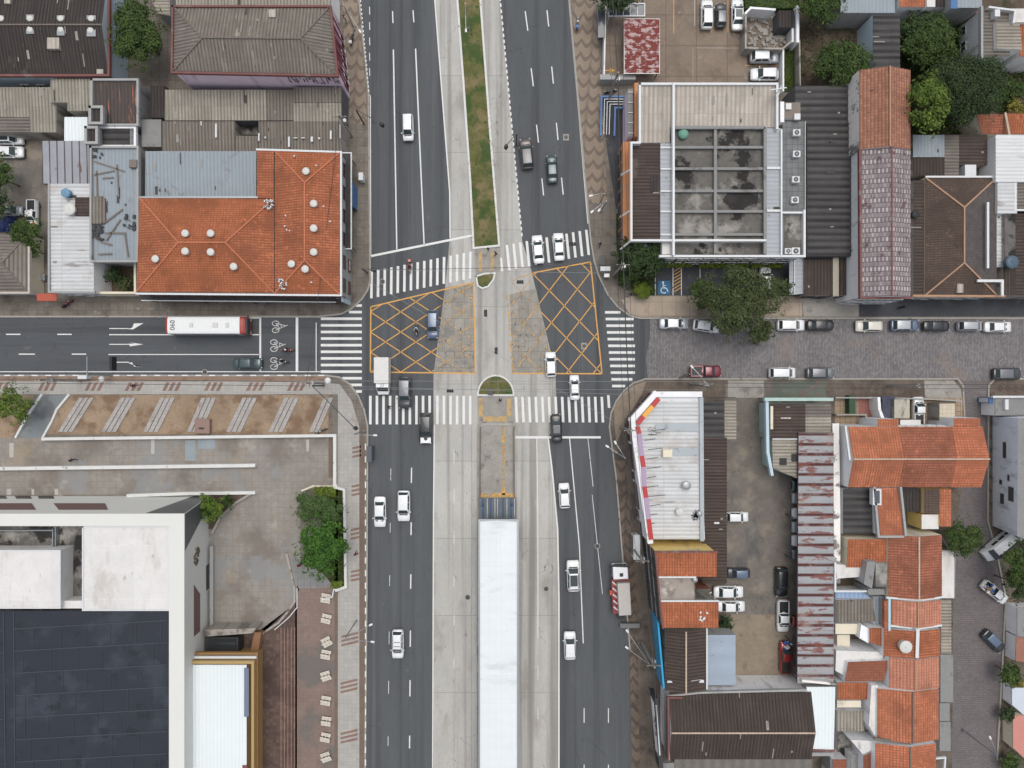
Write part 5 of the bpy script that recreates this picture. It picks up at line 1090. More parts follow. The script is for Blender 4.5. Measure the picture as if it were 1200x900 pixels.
bld('rear_wing','white and grey side passage roof left of the salmon house','rear wing',[(fr(1024,699,1036,740,4.4),m_blue,cx_),(fr(979,731,1008,743,4.2),wCream,None),(fr(981,744,996,760,3),wCream,None)],wWhite)
t=bld('rear_wing','small rear wing with orange patch and white gable wall','rear wing',[([(1019,736,5.4),(1037,736,5.4),(1036,758,5.4),(1019,753,5.4)],t_or,C('x',.4,.06)),([(1009,732,5.0),(1018,736,5.0),(1018,754,5.0),(1007,748,5.0)],wWhite,None)],wWhite)
t=bld('rear_wing','orange tiled rear wing with a big white north wall','rear wing',[([(994,776,5.6),(1042,774,5.6),(1036,798,5.6),(990,799,5.6)],t_dor,C('x',.4,.06)),(fr(982,800,1021,820,5.0),t_or,C('x',.4,.06)),([(980,762,4.8),(1035,764,4.8),(1035,773,4.8),(994,775,4.8),(990,792,4.8),(979,786,4.8)],slab_w,None)],wWhite)
t=bld('rear_wing','pale beige rear roof above a dark slit, beside the white narrow roof','rear wing',[(fr(981,821,1009,829,4.6),wCream,None),(fr(981,833,1013,857,4.4),f_beige,cx_),(fr(1010,827,1020,857,3),slab,None)],wWhite)
t=bld('rear_wing','white box with sloping sides beside the long orange house','rear wing',[([(1021,803,5.8),(1029,803,5.8),(1026,864,5.8),(1018,850,5.8)],slab_w,None)],wWhite); windows(t,(1019,806),(1018,850),5.6,3,1,1,1)
bld('rear_wing','small grey and orange rear roofs at the bottom edge by the white box','rear wing',[([(997,867,5.2),(1022,868,5.2),(1024,878,5.2),(1011,884,5.2)],slab_w,None),([(1012,886,5),(1026,880,5),(1025,960,5),(1013,960,5)],t_dor,cx_),(fr(976,890,992,960,3.6),t_dor,cx_),(fr(982,860,997,888,1.6),slab,None),(fr(997,884,1011,960,3.4),slab_g,None)],wWhite)
t=bld('annex','narrow white metal roof between the dark gable roof and rear yards','annex',[([(945,805,5.2),(979,805,5.2),(977,879,5.2),(946,878,5.2),(952,853,5.2)],m_whitev,C('x',.6,.04))],wGrey); run(t,'parapet',[(941,798),(980,802)],5.6,.5,.3,wMot); run(t,'coping',[(946,879),(977,880)],5.3,.3,.25,wMaroon)
freewall('boundary_wall','grey wall with pale slab corner at the bottom edge near the narrow white roof','wall',[(944,884),(975,884),(975,905)],3.0,wGrey,.5)
# right-hand corner buildings
t=thing('corner_house','tall bluish white corner house with small windows east of the back street','house',(*W((1230,560),0).xy,0))
mb=MB(); Z_=6.5; T=[W(q,Z_) for q in ((1166,486),(1260,486),(1260,690),(1222,664),(1191,634),(1191,492))]
T=[W((1193,490),Z_),W((1330,490),Z_),W((1330,690),Z_),W((1240,650),Z_),W((1192,628),Z_)]; B=[W(q,.1) for q in ((1163,488),(1330,480),(1330,680),(1230,640),(1163,616))]
mb.poly(T,1)
for i in range(5): j=(i+1)%5; mb.poly([T[i],B[i],B[j],T[j]])
mb.build('wall',[paint('wall_bluish_white',(206,210,220),(150,152,160),.6,.55),slab_g],t)
def ow(u0,u1,v0,v1,m_,nm):
    A,Bt,A0,B0=T[0],T[4],B[0],B[4]; P=[(A.lerp(Bt,u)).lerp(A0.lerp(B0,u),v)+Vector((-.05,0,.03)) for u,v in ((u0,v0),(u1,v0),(u1,v1),(u0,v1))]
    mb=MB(); mb.poly(P); 
    for i in range(4): j=(i+1)%4; mb.poly([P[i],P[j],P[j]+Vector((.09,0,-.03)),P[i]+Vector((.09,0,-.03))])
    return mb.build(nm,m_,t)
for a in ((.60,.72,.14,.34),(.56,.60,.60,.70),(.68,.77,.52,.66),(.50,.55,.30,.38),(.22,.36,.44,.56)): ow(a[0]-.01,a[1]+.01,a[2]-.03,a[3]+.03,frame_w,'window'); ow(a[0],a[1],a[2],a[3],glass,'window_pane').location+=Vector((-.05,0,.03))
t=bld('terrace_house','flat grey terrace behind the corner pavement at the right edge','house',[(fr(1166,466,1330,487,3),slab_g,None)],wWhite); run(t,'parapet',[(1165,465),(1330,465)],3.4,.5,.3,frame_w); boxpart(t,'white_bench',1178,468,1182,480,3,3.5,frame_w)
bld('house','white house corner with grey roof at the right edge below the street trees','house',[([(1192,712,2.4),(1330,712,2.4),(1330,770,2.4),(1192,745,2.4)],slab_g,None)],wWhite)
bld('house','white house with brown door panel at the right edge','house',[([(1191,746,2.2),(1330,772,2.2),(1330,790,2.2),(1190,775,2.2)],wBrick,None)],wWhite)
bld('house','bluish white flat roof beside the street bushes at the right edge','house',[([(1186,806,2.0),(1330,806,2.0),(1330,850,2.0),(1200,838,2.0),(1186,826,2.0)],mat('pale_blue_slab',(206,214,224),.05),None)],wWhite)
t=bld('house','dusty pink roofed house at the right edge near the bottom','house',[([(1187,838,2.2),(1330,845,2.2),(1330,960,2.2),(1204,892,2.2),(1187,876,2.2)],mat('pink_roof',(206,142,130),.06,.5,.9),None)],wCream)
# ------------------------------------------------------------------ vehicles
PC={'white':(238,240,240),'silver':(176,180,184),'grey':(112,114,118),'dark':(60,62,66),'black':(38,39,42),'blue':(96,112,136),'teal':(58,78,80),'maroon':(124,34,50),'red':(150,44,40),'cream':(226,222,208),'orange':(224,160,60),'brown':(92,84,80),'lightblue':(150,176,196)}
def cp(k): return simple('car_paint_'+k,PC[k],.32,.25 if k not in('white','cream','orange') else 0,.8)
cglass=simple('car_glass',(0,0,0),.06,0,0,.5,raw=(.04,.055,.06,1)); tyre=simple('tyre',(30,30,32),.9); rimm=simple('wheel_rim',(150,152,156),.35,.7)
hl=simple('headlight_glass',(226,230,234),.15); tl=simple('tail_light_red',(150,24,22),.3); trim=simple('black_trim',(36,36,38),.5)
# kind: L,W,H, belt, rear glass base, roof rear, roof front, windshield base (x from centre), rear deck height, hood height
KIND={'hatch':(3.9,1.70,1.50,.92,-1.78,-1.42,.42,1.05,.95,.92),'sedan':(4.4,1.74,1.46,.93,-1.52,-1.0,.52,1.18,.98,.92),'suv':(4.35,1.82,1.66,1.05,-2.02,-1.66,.48,1.12,1.05,1.02),
 'van':(4.1,1.72,1.80,1.05,-1.98,-1.72,.70,1.28,1.05,1.0),'pickup':(4.9,1.82,1.66,1.05,-.42,-.25,.80,1.42,1.0,1.0)}
TPL={}
def loft(mb,secs,mi=0):
    n=len(secs[0]); base=len(mb.v)
    for s_ in secs: mb.v+=[Vector(p) for p in s_]
    for i in range(len(secs)-1):
        for j in range(n):
            k=(j+1)%n; mb.f.append([base+i*n+j,base+i*n+k,base+(i+1)*n+k,base+(i+1)*n+j]); mb.m.append(mi)
    for i in (0,len(secs)-1): mb.f.append([base+i*n+j for j in range(n)]); mb.m.append(mi)
def car(kind,col,roofcol=None,hoodcol=None,sunroof=False,rails=False):
    key=(kind,col,roofcol,hoodcol,sunroof,rails)
    if key in TPL: return TPL[key]
    Ln,Wd,H,bz,rb,rr,rf,wb,dz,hz=KIND[kind]; w=Wd/2
    root=bpy.data.objects.new('car' if kind!='pickup' else 'pickup_truck',None); root.empty_display_size=.3; COL.objects.link(root)
    pm=cp(col)
    mb=MB(); secs=[]
    xs=[-.5,-.488,-.46,-.40,-.30,-.15,0,.15,.28,.36,.42,.465,.49,.5]
    for f in xs:
        x=f*Ln; e=abs(f)*2; wy=w*(1-.02*e**2-.10*max(0,(e-.72)/.28)**2.2-.10*max(0,(e-.94)/.06)**2)
        if x<rb: zt=dz
        elif x<wb: zt=bz
        else: zt=hz
        t=max(0,(e-.80)/.20); zt-=(.20 if f>0 else .10)*t**1.6
        zb=.26+.10*t
        secs.append([(x,-wy*.92,zb),(x,-wy,zb+.18),(x,-wy,zt-.22),(x,-wy*.93,zt-.05),(x,-wy*.7,zt+.015),(x,0,zt+.04),(x,wy*.7,zt+.015),(x,wy*.93,zt-.05),(x,wy,zt-.22),(x,wy,zb+.18),(x,wy*.92,zb)])
    loft(mb,secs); hull=mb.build('body',pm,root,smooth=True)
    # cabin
    wt=w*.74; wbm=w*.93; mb=MB()
    def ring4(z,x0,x1,hw): return [(x0,-hw,z),(x1,-hw*.94,z),(x1,hw*.94,z),(x0,hw,z)]
    b0=ring4(bz-.04,rb,wb,wbm); t0=ring4(H,rr,rf,wt)
    base=len(mb.v); mb.add(b0+t0,[(0,1,5,4),(1,2,6,5),(2,3,7,6),(3,0,4,7),(4,5,6,7),(3,2,1,0)])
    cab=mb.build('cabin',pm if not roofcol else cp(roofcol),root,smooth=False,bevel=.07,bseg=3)
    for p in cab.data.polygons: p.use_smooth=True
    def pane(P,u0,u1,v0,v1,name,bow=.0):
        P=[Vector(p) for p in P]; q=[]
        n=(P[1]-P[0]).cross(P[3]-P[0]).normalized(); c=Vector((0,0,1))
        if n.dot((P[0]+P[2])/2-c)<0: n=-n
        for u,v in ((u0,v0),(u1,v0),(u1,v1),(u0,v1)): q.append((P[0].lerp(P[1],u)).lerp(P[3].lerp(P[2],u),v)+n*.018)
        m_=MB().add(q+[a-n*.03 for a in q],[(0,1,2,3),(0,1,5,4),(1,2,6,5),(2,3,7,6),(3,0,4,7)]); return m_.build(name,cglass,root)
    B=b0;T=t0
    pane([B[1],B[2],T[2],T[1]],.05,.95,.06,.97,'windshield'); 
    pane([B[0],B[3],T[3],T[0]],.07,.93,.12,.93,'rear_window')
    for s_,(a,b_,c,d) in ((0,(B[0],B[1],T[1],T[0])),(1,(B[3],B[2],T[2],T[3]))):
        if kind=='pickup': pane([a,b_,c,d],.12,.86,.16,.86,'side_window')
        else: pane([a,b_,c,d],.12,.46,.16,.86,'side_window'); pane([a,b_,c,d],.50,.86,.16,.86,'side_window')
    for sx in (-1,1):
        for sy in (-1,1):
            x=sx*Ln*.305; y=sy*(w-.12); o=MB().cyl((x,y-.1,.32),(x,y+.1,.32),.32,.32,16).build('wheel',tyre,root); MB().cyl((x,y+sy*.06,.32),(x,y+sy*.115,.32),.19,.17,10).build('rim',rimm,o)
    for sy in (-1,1):
        MB().box((Ln*.468,sy*w*.66,hz-.24),(.22,.34,.16),-sy*.35).build('headlight',hl,root,bevel=.03); MB().box((-Ln*.478,sy*w*.70,dz-.24),(.14,.30,.2),sy*.25).build('tail_light',tl,root,bevel=.03)
        MB().box((wb-.28,sy*(w+.09),bz+.04),(.13,.2,.13)).build('mirror',pm if col!='white' else pm,root,bevel=.03)
    MB().box((Ln*.497,0,.42),(.06,w*1.3,.16)).build('front_bumper_grille',trim,root,bevel=.02)
    mb=MB(); mb.box((wb+.1,0,bz+.005),(.16,w*1.3,.03)); mb.build('wiper_cowl',trim,root)
    if hoodcol: MB().box(((wb+Ln/2)/2+.02,0,hz-.005),((Ln/2-wb)*.75,w*1.6,.07)).build('hood',cp(hoodcol),root,bevel=.03)
    if sunroof: MB().box(((rr+rf)/2+.1,0,H+.005),((rf-rr)*.72,wt*1.5,.02)).build('sunroof',cglass,root)
    if rails:
        mb=MB()
        for sy in (-1,1): mb.bar((rr+.1,sy*wt*.88,H+.05),(rf-.15,sy*wt*.88,H+.05),.05,.05)
        mb.build('roof_rail',trim if rails==1 else steel,root)
    if rails==2:
        mb=MB()
        for x in (-.6,.05): mb.bar((x,-wt*.7,H+.06),(x,wt*.7,H+.06),.06,.04)
        mb.build('roof_bar',trim,root)
    if kind=='pickup':
        x0,x1=-Ln/2+.1,rb-.12; mb=MB(); mb.box(((x0+x1)/2,0,dz+.03),(x1-x0,w*1.55,.02)); bd=mb.build('bed_floor',trim,root); mb=MB()
        for sy in (-1,1): mb.bar((x0-.02,sy*w*.85,dz+.07),(x1+.05,sy*w*.85,dz+.07),.14,.16)
        mb.bar((x0,-w*.85,dz+.07),(x0,w*.85,dz+.07),.1,.16); mb.build('bed_rail',pm,root)
    root['_t']=1; TPL[key]=root; return root
HD={'E':0,'N':90,'W':180,'S':270}
def put(p,hd,label,kind,col,group=None,cat=None,z=.9,len_=None,zb=.0,**k):
    t=car(kind,col,**k); c=copy_tree(t)
    for q in ('_t',):
        if q in c: del c[q]
    w_=W(p,z); c.location=(w_.x,w_.y,zb); a=HD[hd] if isinstance(hd,str) else hd; c.rotation_euler=(0,0,R(a))
    if len_: c.scale=(len_/KIND[kind][0],)*2+(1,)
    cat=cat or {'pickup':'pickup truck','suv':'car','van':'car'}.get(kind,'car'); tag(c,label,cat,group); return c
gA='vehicles driving on the avenue'; gP='cars parked along the cobbled street'; gY='vehicles parked in the walled car yard'; gF='cars parked in the brown forecourt'
put((478,149),271,'white small van alone on the upper left carriageway','van','white',gA,len_=3.8)
put((617,180),96,'dark grey brown car on the upper right carriageway, nearer the median','suv','brown',gA,roofcol='dark')
put((647,198),93,'dark green sedan beside the grey brown car on the upper right carriageway','sedan','teal',gA,len_=4.0)
put((630.5,292),95,'white car standing on the upper right crosswalk, nearer the median','sedan','white',gA,len_=4.1)
put((655,289),93,'white sedan with dark windows on the upper right crosswalk, nearer the kerb','sedan','white',gA,len_=4.0,rails=0)
put((507,380),270,'blue grey car crossing the left yellow box beside a motorcycle','suv','blue',gA,len_=4.1)
put((474,460),270,'dark grey car entering the lower left crosswalk beside the white box van','suv','dark',gA,len_=4.6,roofcol='grey')
put((499,502),270,'car with a black roof and white hood leaving the lower left crosswalk','suv','black',gA,len_=4.5,hoodcol='white',rails=1)
put((645.5,427),92,'white hatchback entering the right yellow box','hatch','white',gA,len_=3.6)
put((673.5,454),92,'white sedan crossing the top of the lower right crosswalk','sedan','white',gA,len_=3.6)
put((652,502),93,'black sedan on the lower right stop line','sedan','black',gA,len_=4.1,sunroof=True)
put((445,600),270,'white sedan in the left lane of the lower left carriageway','sedan','white',gA,len_=4.4)
put((473,593),270,'white car right of another white sedan on the lower left carriageway','suv','white',gA,len_=4.4)
put((661.5,581),93,'white hatchback with dark rear between lane lines below the crosswalk on the right','hatch','white',gA,len_=3.65)
put((672,675),92,'white car with a black sunroof passing the red truck','suv','white',gA,len_=4.5,sunroof=True,rails=1)
put((668,757),91,'small white car driving alone near the bottom right of the avenue','hatch','white',gA,len_=4.0)
put((466,755),270,'white car with roof bars alone near the bottom left of the avenue','suv','white',gA,len_=4.1,rails=2)
put((290,426),0,'dark teal pickup like car waiting below the bus in the side street','sedan','teal',None,len_=4.1)
put((790,379),0,'silver white car parked first from the crosswalk on the north kerb','sedan','silver',gP,len_=4.2,roofcol='white')
put((828,382),-8,'white car parked slightly askew beside the big street tree','hatch','white',gP,len_=3.8)
put((927,381),0,'white car parked just right of the big street tree','suv','white',gP,len_=3.9)
put((962,381),0,'black sedan parked right behind the white car by the big tree','sedan','black',gP,len_=3.9)
put((1019,382),180,'cream coloured old car parked facing left on the north kerb','hatch','cream',gP,len_=3.8)
put((1061,381),0,'blue grey car parked between the cream car and a black car','hatch','blue',gP,len_=4.0,roofcol='silver')
put((1098,382),0,'black car parked right of the blue grey car on the north kerb','sedan','black',gP,len_=3.8)
put((1137,382),0,'pale silver car parked left of the last white car on the north kerb','van','silver',gP,len_=3.5)
put((1170,383),0,'white sedan parked last on the north kerb at the right','sedan','white',gP,len_=3.9)
put((827,435),0,'maroon pickup with a dark covered bed parked on the south kerb','pickup','maroon',gP,len_=4.5)
put((917,437),0,'white wagon parked on the south kerb before the painted pavement','van','white',gP,len_=3.8)
put((962,437),0,'grey hatchback parked right of the white wagon on the south kerb','hatch','grey',gP,len_=3.9)
put((1181,438),0,'dark grey car parked at the south kerb near the right edge','hatch','dark',gP,len_=4.0,roofcol='grey')
put((864,606),0,'white car half under the brown lean-to in the car yard','hatch','white',gY,len_=3.3)
put((865,672),180,'dark blue car parked above two white cars in the yard','hatch','dark',gY,len_=3.4,roofcol='blue')
put((854,694),0,'white sedan in the yard, upper of the touching pair','sedan','white',gY,len_=4.3)
put((857,711),0,'white sedan in the yard, lower of the touching pair','sedan','white',gY,len_=4.0)
put((916,682),270,'black tall car parked along the rust banded roof','suv','black',gY,len_=4.3)
put((918,722),270,'white pickup with open bed in the car yard','pickup','white',gY,len_=4.6)
put((921,771),90,'old red pickup carrying blue things in the yard corner','pickup','red',gY,len_=4.6)
for y,c_,lb in ((569,'teal','teal car peeking out highest under the rust banded roof'),(584,'silver','silver car nose, second under the rust banded roof'),(602,'white','white car nose, third under the rust banded roof'),(618,'silver','silver car nose below the third under the rust banded roof'),(634,'white','bright white car nose, lower middle under the rust banded roof'),(651,'grey','grey car nose under the rust banded roof above the red one'),(729,'red','red car nose lowest under the rust banded roof')):
    put((944,y),180,lb,'hatch',c_,'cars under the rust banded roof',len_=3.8)
put((828.5,17),90,'white car parked leftmost in the brown forecourt','suv','white',gF,zb=.13,len_=4.1)
put((845,18),90,'dark small car between two white cars in the forecourt','hatch','dark',gF,zb=.13,len_=3.5,roofcol='grey')
put((864.5,17),90,'white sedan with dark roof glass in the forecourt by the ruin wall','sedan','white',gF,zb=.13,len_=4.5,sunroof=True)
put((895.5,67),0,'silver car with white roof parked sideways below the ruin','suv','silver',gF,zb=.13,len_=4.1,roofcol='white')
put((896,87),180,'white car parked sideways facing left beside the office wing','hatch','white',gF,zb=.13,len_=4.0)
put((897,328),90,'white car parked under the big street tree in the bays','hatch','white',None,zb=.13,len_=3.7)
put((12,163),0,'white car with mirrored roof, upper of two at the left edge','suv','white','cars at the left edge',zb=.13,len_=3.8,sunroof=True)
put((10,178),0,'plain white sedan, lower of two at the left edge','sedan','white','cars at the left edge',zb=.13,len_=4.2)
put((13,247),0,'silver car half hidden by the tree at the left edge','hatch','silver',None,zb=.13,len_=3.2)
put((38,250),270,'taxi like car with orange hood and white roof in the left yard','pickup','white',None,zb=.13,len_=3.9,hoodcol='orange')
put((1076,482),90,'white pickup half covered in the front yard of the orange house','pickup','white',None,zb=.13,len_=4.2)
put((1166,694),-38,'white pickup loaded with blue crates in the back street','pickup','white',None,len_=4.2)
put((1165.5,752),-45,'dark blue grey car parked slanting in the back street','hatch','dark',None,len_=3.7,roofcol='blue')
# load of crates on pickups
def load(label,p,z,cols,n,seed,r=.7,grp=None):
    c=W(p,z); t=thing('cargo_pile',label,'cargo',(c.x,c.y,z),grp); rn=random.Random(seed)
    for cm,nm in cols:
        mb=MB()
        for k in range(n): mb.box((c.x+rn.uniform(-r,r),c.y+rn.uniform(-r,r),z+rn.uniform(.08,.3)),(rn.uniform(.25,.5),rn.uniform(.2,.4),rn.uniform(.15,.35)),rn.uniform(0,3))
        mb.build('crate',cm,t)
cb=simple('crate_blue',(52,92,160),.5); cwm=simple('bag_white',(214,214,210),.8); cbr=simple('cardboard',(150,126,98),.9)
load('pile of blue crates and bags on the slanting white pickup in the back street',(1159,689),1.05,((cb,'b'),(cwm,'w'),(cbr,'c')),7,3,.55)
load('blue and white things heaped on the old red pickup',(922,756),1.05,((cb,'b'),(cwm,'w')),6,4,.55)
# bus
def bus():
    c=W((240,381),3.1); root=thing('bus','long white city bus with red ends waiting at the left side street','bus',(0,0,0)); Ln,w,H=11.3,1.25,3.1
    m=simple('bus_white',(240,242,240),.35,0,.4); rd=simple('bus_red',(164,58,46),.35,0,.4)
    def sec(x,k=1,dz=0): 
        yy=w*k; return [(x,-yy,.35),(x,-yy,H-.35+dz),(x,-yy*.93,H-.08+dz),(x,-yy*.7,H+dz),(x,0,H+.04+dz),(x,yy*.7,H+dz),(x,yy*.93,H-.08+dz),(x,yy,H-.35+dz),(x,yy,.35)]
    mb=MB(); loft(mb,[sec(-Ln/2+.33),sec(0),sec(Ln/2-.72)]); mb.build('body',m,root,smooth=False)
    mb=MB(); loft(mb,[sec(Ln/2-.73,1.003,.005),sec(Ln/2-.25,1.0,-.02),sec(Ln/2,.95,-.15)]); mb.build('front',rd,root)
    mb=MB(); loft(mb,[sec(-Ln/2,.95,-.12),sec(-Ln/2+.15,1.0,-.02),sec(-Ln/2+.34,1.003,.005)]); mb.build('rear',rd,root)
    MB().box((Ln/2+.02,0,1.85),(.08,2.1,1.5)).build('windshield',cglass,root,bevel=.03); MB().box((-Ln/2-.02,0,2.1),(.06,1.7,.9)).build('rear_window',cglass,root)
    for sy in (-1,1):
        for k in range(7): MB().box((-4.6+k*1.35,sy*1.25,2.0),(1.2,.06,.95)).build('window',cglass,root)
        for x in (-3.4,3.3): o=MB().cyl((x,sy*1.0,.5),(x,sy*1.24,.5),.5,.5,18).build('wheel',tyre,root); MB().cyl((x,sy*1.22,.5),(x,sy*1.26,.5),.28,.25,12).build('rim',rimm,o)
        MB().box((Ln/2+.25,sy*1.25,2.5),(.18,.3,.4)).build('mirror',trim,root,bevel=.03); MB().box((Ln/2+.01,sy*.9,.8),(.08,.35,.2)).build('headlight',hl,root); MB().box((-Ln/2-.01,sy*.95,1.0),(.06,.2,.5)).build('tail_light',tl,root)
    for x,s_ in ((-1.9,.5),(1.5,.75),(3.2,.5)): 
        mb=MB(); mb.box((x,0,H+.1),(s_,.62,.12)); mb.build('roof_hatch',simple('bus_hatch',(216,216,212),.5),root,bevel=.03)
    cu=bpy.data.curves.new('roof_number','FONT'); cu.body='060'; cu.size=.95; cu.align_x='CENTER'; cu.align_y='CENTER'; cu.extrude=.006
    to=bpy.data.objects.new('tmp',cu); COL.objects.link(to); me=bpy.data.meshes.new_from_object(to.evaluated_get(bpy.context.evaluated_depsgraph_get())); bpy.data.objects.remove(to)
    o=bpy.data.objects.new('roof_number',me); COL.objects.link(o); o.parent=root; o.location=(-4.55,0,H+.06); o.rotation_euler=(0,0,R(90)); me.materials.clear(); me.materials.append(trim)
    root.location=(c.x,c.y,0); root.rotation_euler=(0,0,0)
bus()
# white box van
def boxvan():
    c=W((447,440),2.4); t=thing('box_van','white box van with a pale cargo body beside the dark grey car','van',(0,0,0)); m=cp('white')
    mb=MB(); mb.box((-.75,0,1.65),(3.7,2.1,2.0)); mb.build('cargo_box',simple('cargo_white',(222,220,216),.6),t,bevel=.04)
    mb=MB(); loft(mb,[[(1.0,-.95,.4),(1.0,-.95,1.9),(1.0,.95,1.9),(1.0,.95,.4)],[(1.7,-.95,.4),(1.7,-.9,1.95),(1.7,.9,1.95),(1.7,.95,.4)],[(2.25,-.93,.4),(2.25,-.88,1.25),(2.25,.88,1.25),(2.25,.93,.4)],[(2.75,-.78,.45),(2.75,-.74,.95),(2.75,.74,.95),(2.75,.78,.45)]]); mb.build('cab',m,t,bevel=.05)
    q=[(1.74,-.78,1.93),(2.24,-.78,1.3),(2.24,.78,1.3),(1.74,.78,1.93)]; mb=MB(); mb.poly([Vector(a)+Vector((.03,0,.03)) for a in q]); mb.poly([Vector(a)-Vector((.02,0,.02)) for a in q]); mb.build('windshield',cglass,t)
    MB().box((-.75,0,.5),(3.6,1.5,.25)).build('chassis',trim,t); MB().box((1.35,0,2.02),(.5,.5,.12)).build('roof_light',frame_w,t,bevel=.03)
    for x in (-1.7,1.9):
        for sy in (-1,1): o=MB().cyl((x,sy*.7,.38),(x,sy*.94,.38),.38,.38,16).build('wheel',tyre,t); MB().cyl((x,sy*.92,.38),(x,sy*.96,.38),.2,.2,10).build('rim',rimm,o)
    for sy in (-1,1): MB().box((2.72,sy*.6,.8),(.1,.3,.18)).build('headlight',hl,t); MB().box((1.95,sy*1.08,1.35),(.12,.22,.2)).build('mirror',trim,t); MB().box((-2.58,sy*.9,.9),(.06,.2,.3)).build('tail_light',tl,t)
    t.location=(c.x,c.y,0); t.rotation_euler=(0,0,R(270))
boxvan()
def truck():
    c=W((728,694),2.0); t=thing('truck','red flatbed truck with white cab and grey box load at the right kerb','truck',(0,0,0)); rd=cp('red')
    mb=MB(); mb.box((2.9,0,1.45),(1.9,2.15,1.9)); mb.build('cab',cp('white'),t,bevel=.12,bseg=3)
    MB().box((3.84,0,1.75),(.12,1.8,.8)).build('windshield',cglass,t); MB().box((2.6,-.1,2.42),(.5,.5,.06)).build('roof_vent',trim,t); mb=MB(); mb.bar((3.75,-1.2,2.35),(3.95,1.25,2.35),.3,.12); mb.build('sun_visor',trim,t)
    mb=MB(); mb.box((-.75,0,1.1),(5.1,2.5,.35)); mb.bar((1.75,-1.2,1.6),(1.75,1.2,1.6),.12,.9); mb.bar((-3.25,-1.22,1.4),(1.7,-1.22,1.4),.1,.4); mb.bar((-3.25,1.22,1.4),(1.7,1.22,1.4),.1,.4); mb.build('flatbed',rd,t)
    mb=MB()
    for k in range(5): mb.bar((-2.8+k*.9,.5,1.35),(-2.2+k*.9,1.15,1.35),.2,.16)
    mb.build('white_chevron',frame_w,t)
    MB().box((-.85,-.32,1.95),(4.6,1.75,1.35)).build('cargo_box',simple('tarp_grey',(196,190,184),.8),t,bevel=.05)
    MB().box((-.75,0,.7),(7,1.0,.3)).build('chassis',trim,t)
    MB().box((-.2,1.4,1.2),(.7,.35,.6)).build('side_tank',simple('orange_box',(190,90,60),.6),t,bevel=.04)
    for x in (-2.2,2.9):
        for sy in (-1,1): o=MB().cyl((x,sy*.8,.48),(x,sy*1.1,.48),.48,.48,16).build('wheel',tyre,t); MB().cyl((x,sy*1.08,.48),(x,sy*1.13,.48),.26,.26,10).build('rim',rimm,o)
    for sy in (-1,1): MB().box((3.5,sy*1.3,1.9),(.15,.3,.4)).build('mirror',trim,t,bevel=.02); MB().box((3.86,sy*.8,.9),(.08,.35,.2)).build('headlight',hl,t)
    t.location=(c.x,c.y,0); t.rotation_euler=(0,0,R(93))
truck()
def minibus():
    c=W((1177,641),1.9); t=thing('minibus','white minibus with a black roof stripe parked slanting under the right tree','van',(0,0,0))
    def sec(x,w,H): return [(x,-w,.35),(x,-w,H-.4),(x,-w*.86,H-.05),(x,-w*.4,H),(x,w*.4,H),(x,w*.86,H-.05),(x,w,H-.4),(x,w,.35)]
    mb=MB(); loft(mb,[sec(-2.7,.9,1.95),(sec(-2.6,.98,2.1)),sec(1.4,.98,2.1),sec(2.1,.95,1.5),sec(2.7,.85,1.0)]); mb.build('body',cp('white'),t)
    MB().box((-.7,.62,2.1),(3.2,.34,.05)).build('roof_stripe',trim,t); MB().box((1.2,.62,2.1),(.5,.5,.05)).build('roof_panel',trim,t)
    P=[(1.45,-.8,2.08),(2.05,-.8,1.55),(2.05,.8,1.55),(1.45,.8,2.08)]; mb=MB(); mb.add([Vector(p)+Vector((.05,0,.05)) for p in P]+[Vector(p)-Vector((.05,0,.05)) for p in P],[(0,1,2,3),(0,1,5,4),(2,3,7,6)]); mb.build('windshield',cglass,t)
    for sy in (-1,1):
        for k in range(3): MB().box((-1.9+k*1.2,sy*.985,1.4),(1.0,.05,.5)).build('window',cglass,t)
        for x in (-1.7,1.7): o=MB().cyl((x,sy*.75,.35),(x,sy*.97,.35),.35,.35,14).build('wheel',tyre,t); MB().cyl((x,sy*.95,.35),(x,sy*.99,.35),.2,.2,10).build('rim',rimm,o)
        MB().box((2.68,sy*.6,.7),(.08,.3,.18)).build('headlight',hl,t); MB().box((-2.72,sy*.7,1.0),(.06,.2,.4)).build('tail_light',tl,t)
    t.location=(c.x,c.y,0); t.rotation_euler=(0,0,R(220))
minibus()
# ------------------------------------------------------------------ motorcycles and people
skin=simple('skin',(150,106,84),.6); hairm=simple('hair_dark',(36,28,26),.8)
def fig(name,nodes,edges,parent,mats,split):
    """one continuous skinned body; split(z,p)->material index"""
    me=bpy.data.meshes.new('t'); me.from_pydata([n[:3] for n in nodes],edges,[]); o=bpy.data.objects.new('t',me); COL.objects.link(o)
    m=o.modifiers.new('s','SKIN'); m.use_smooth_shade=True
    for i,n in enumerate(nodes): d=me.skin_vertices[0].data[i]; d.radius=(n[3],n[3]*(n[4] if len(n)>4 else 1)); d.use_root=(i==0)
    s=o.modifiers.new('d','SUBSURF'); s.levels=1; s.render_levels=1
    bpy.context.view_layer.update(); e=o.evaluated_get(bpy.context.evaluated_depsgraph_get()); mm=bpy.data.meshes.new_from_object(e); bpy.data.objects.remove(o)
    mm.materials.clear()
    for q in mats: mm.materials.append(q)
    for p in mm.polygons: p.material_index=split(p.center); p.use_smooth=True
    b=bpy.data.objects.new(name,mm); COL.objects.link(b); b.parent=parent; return b
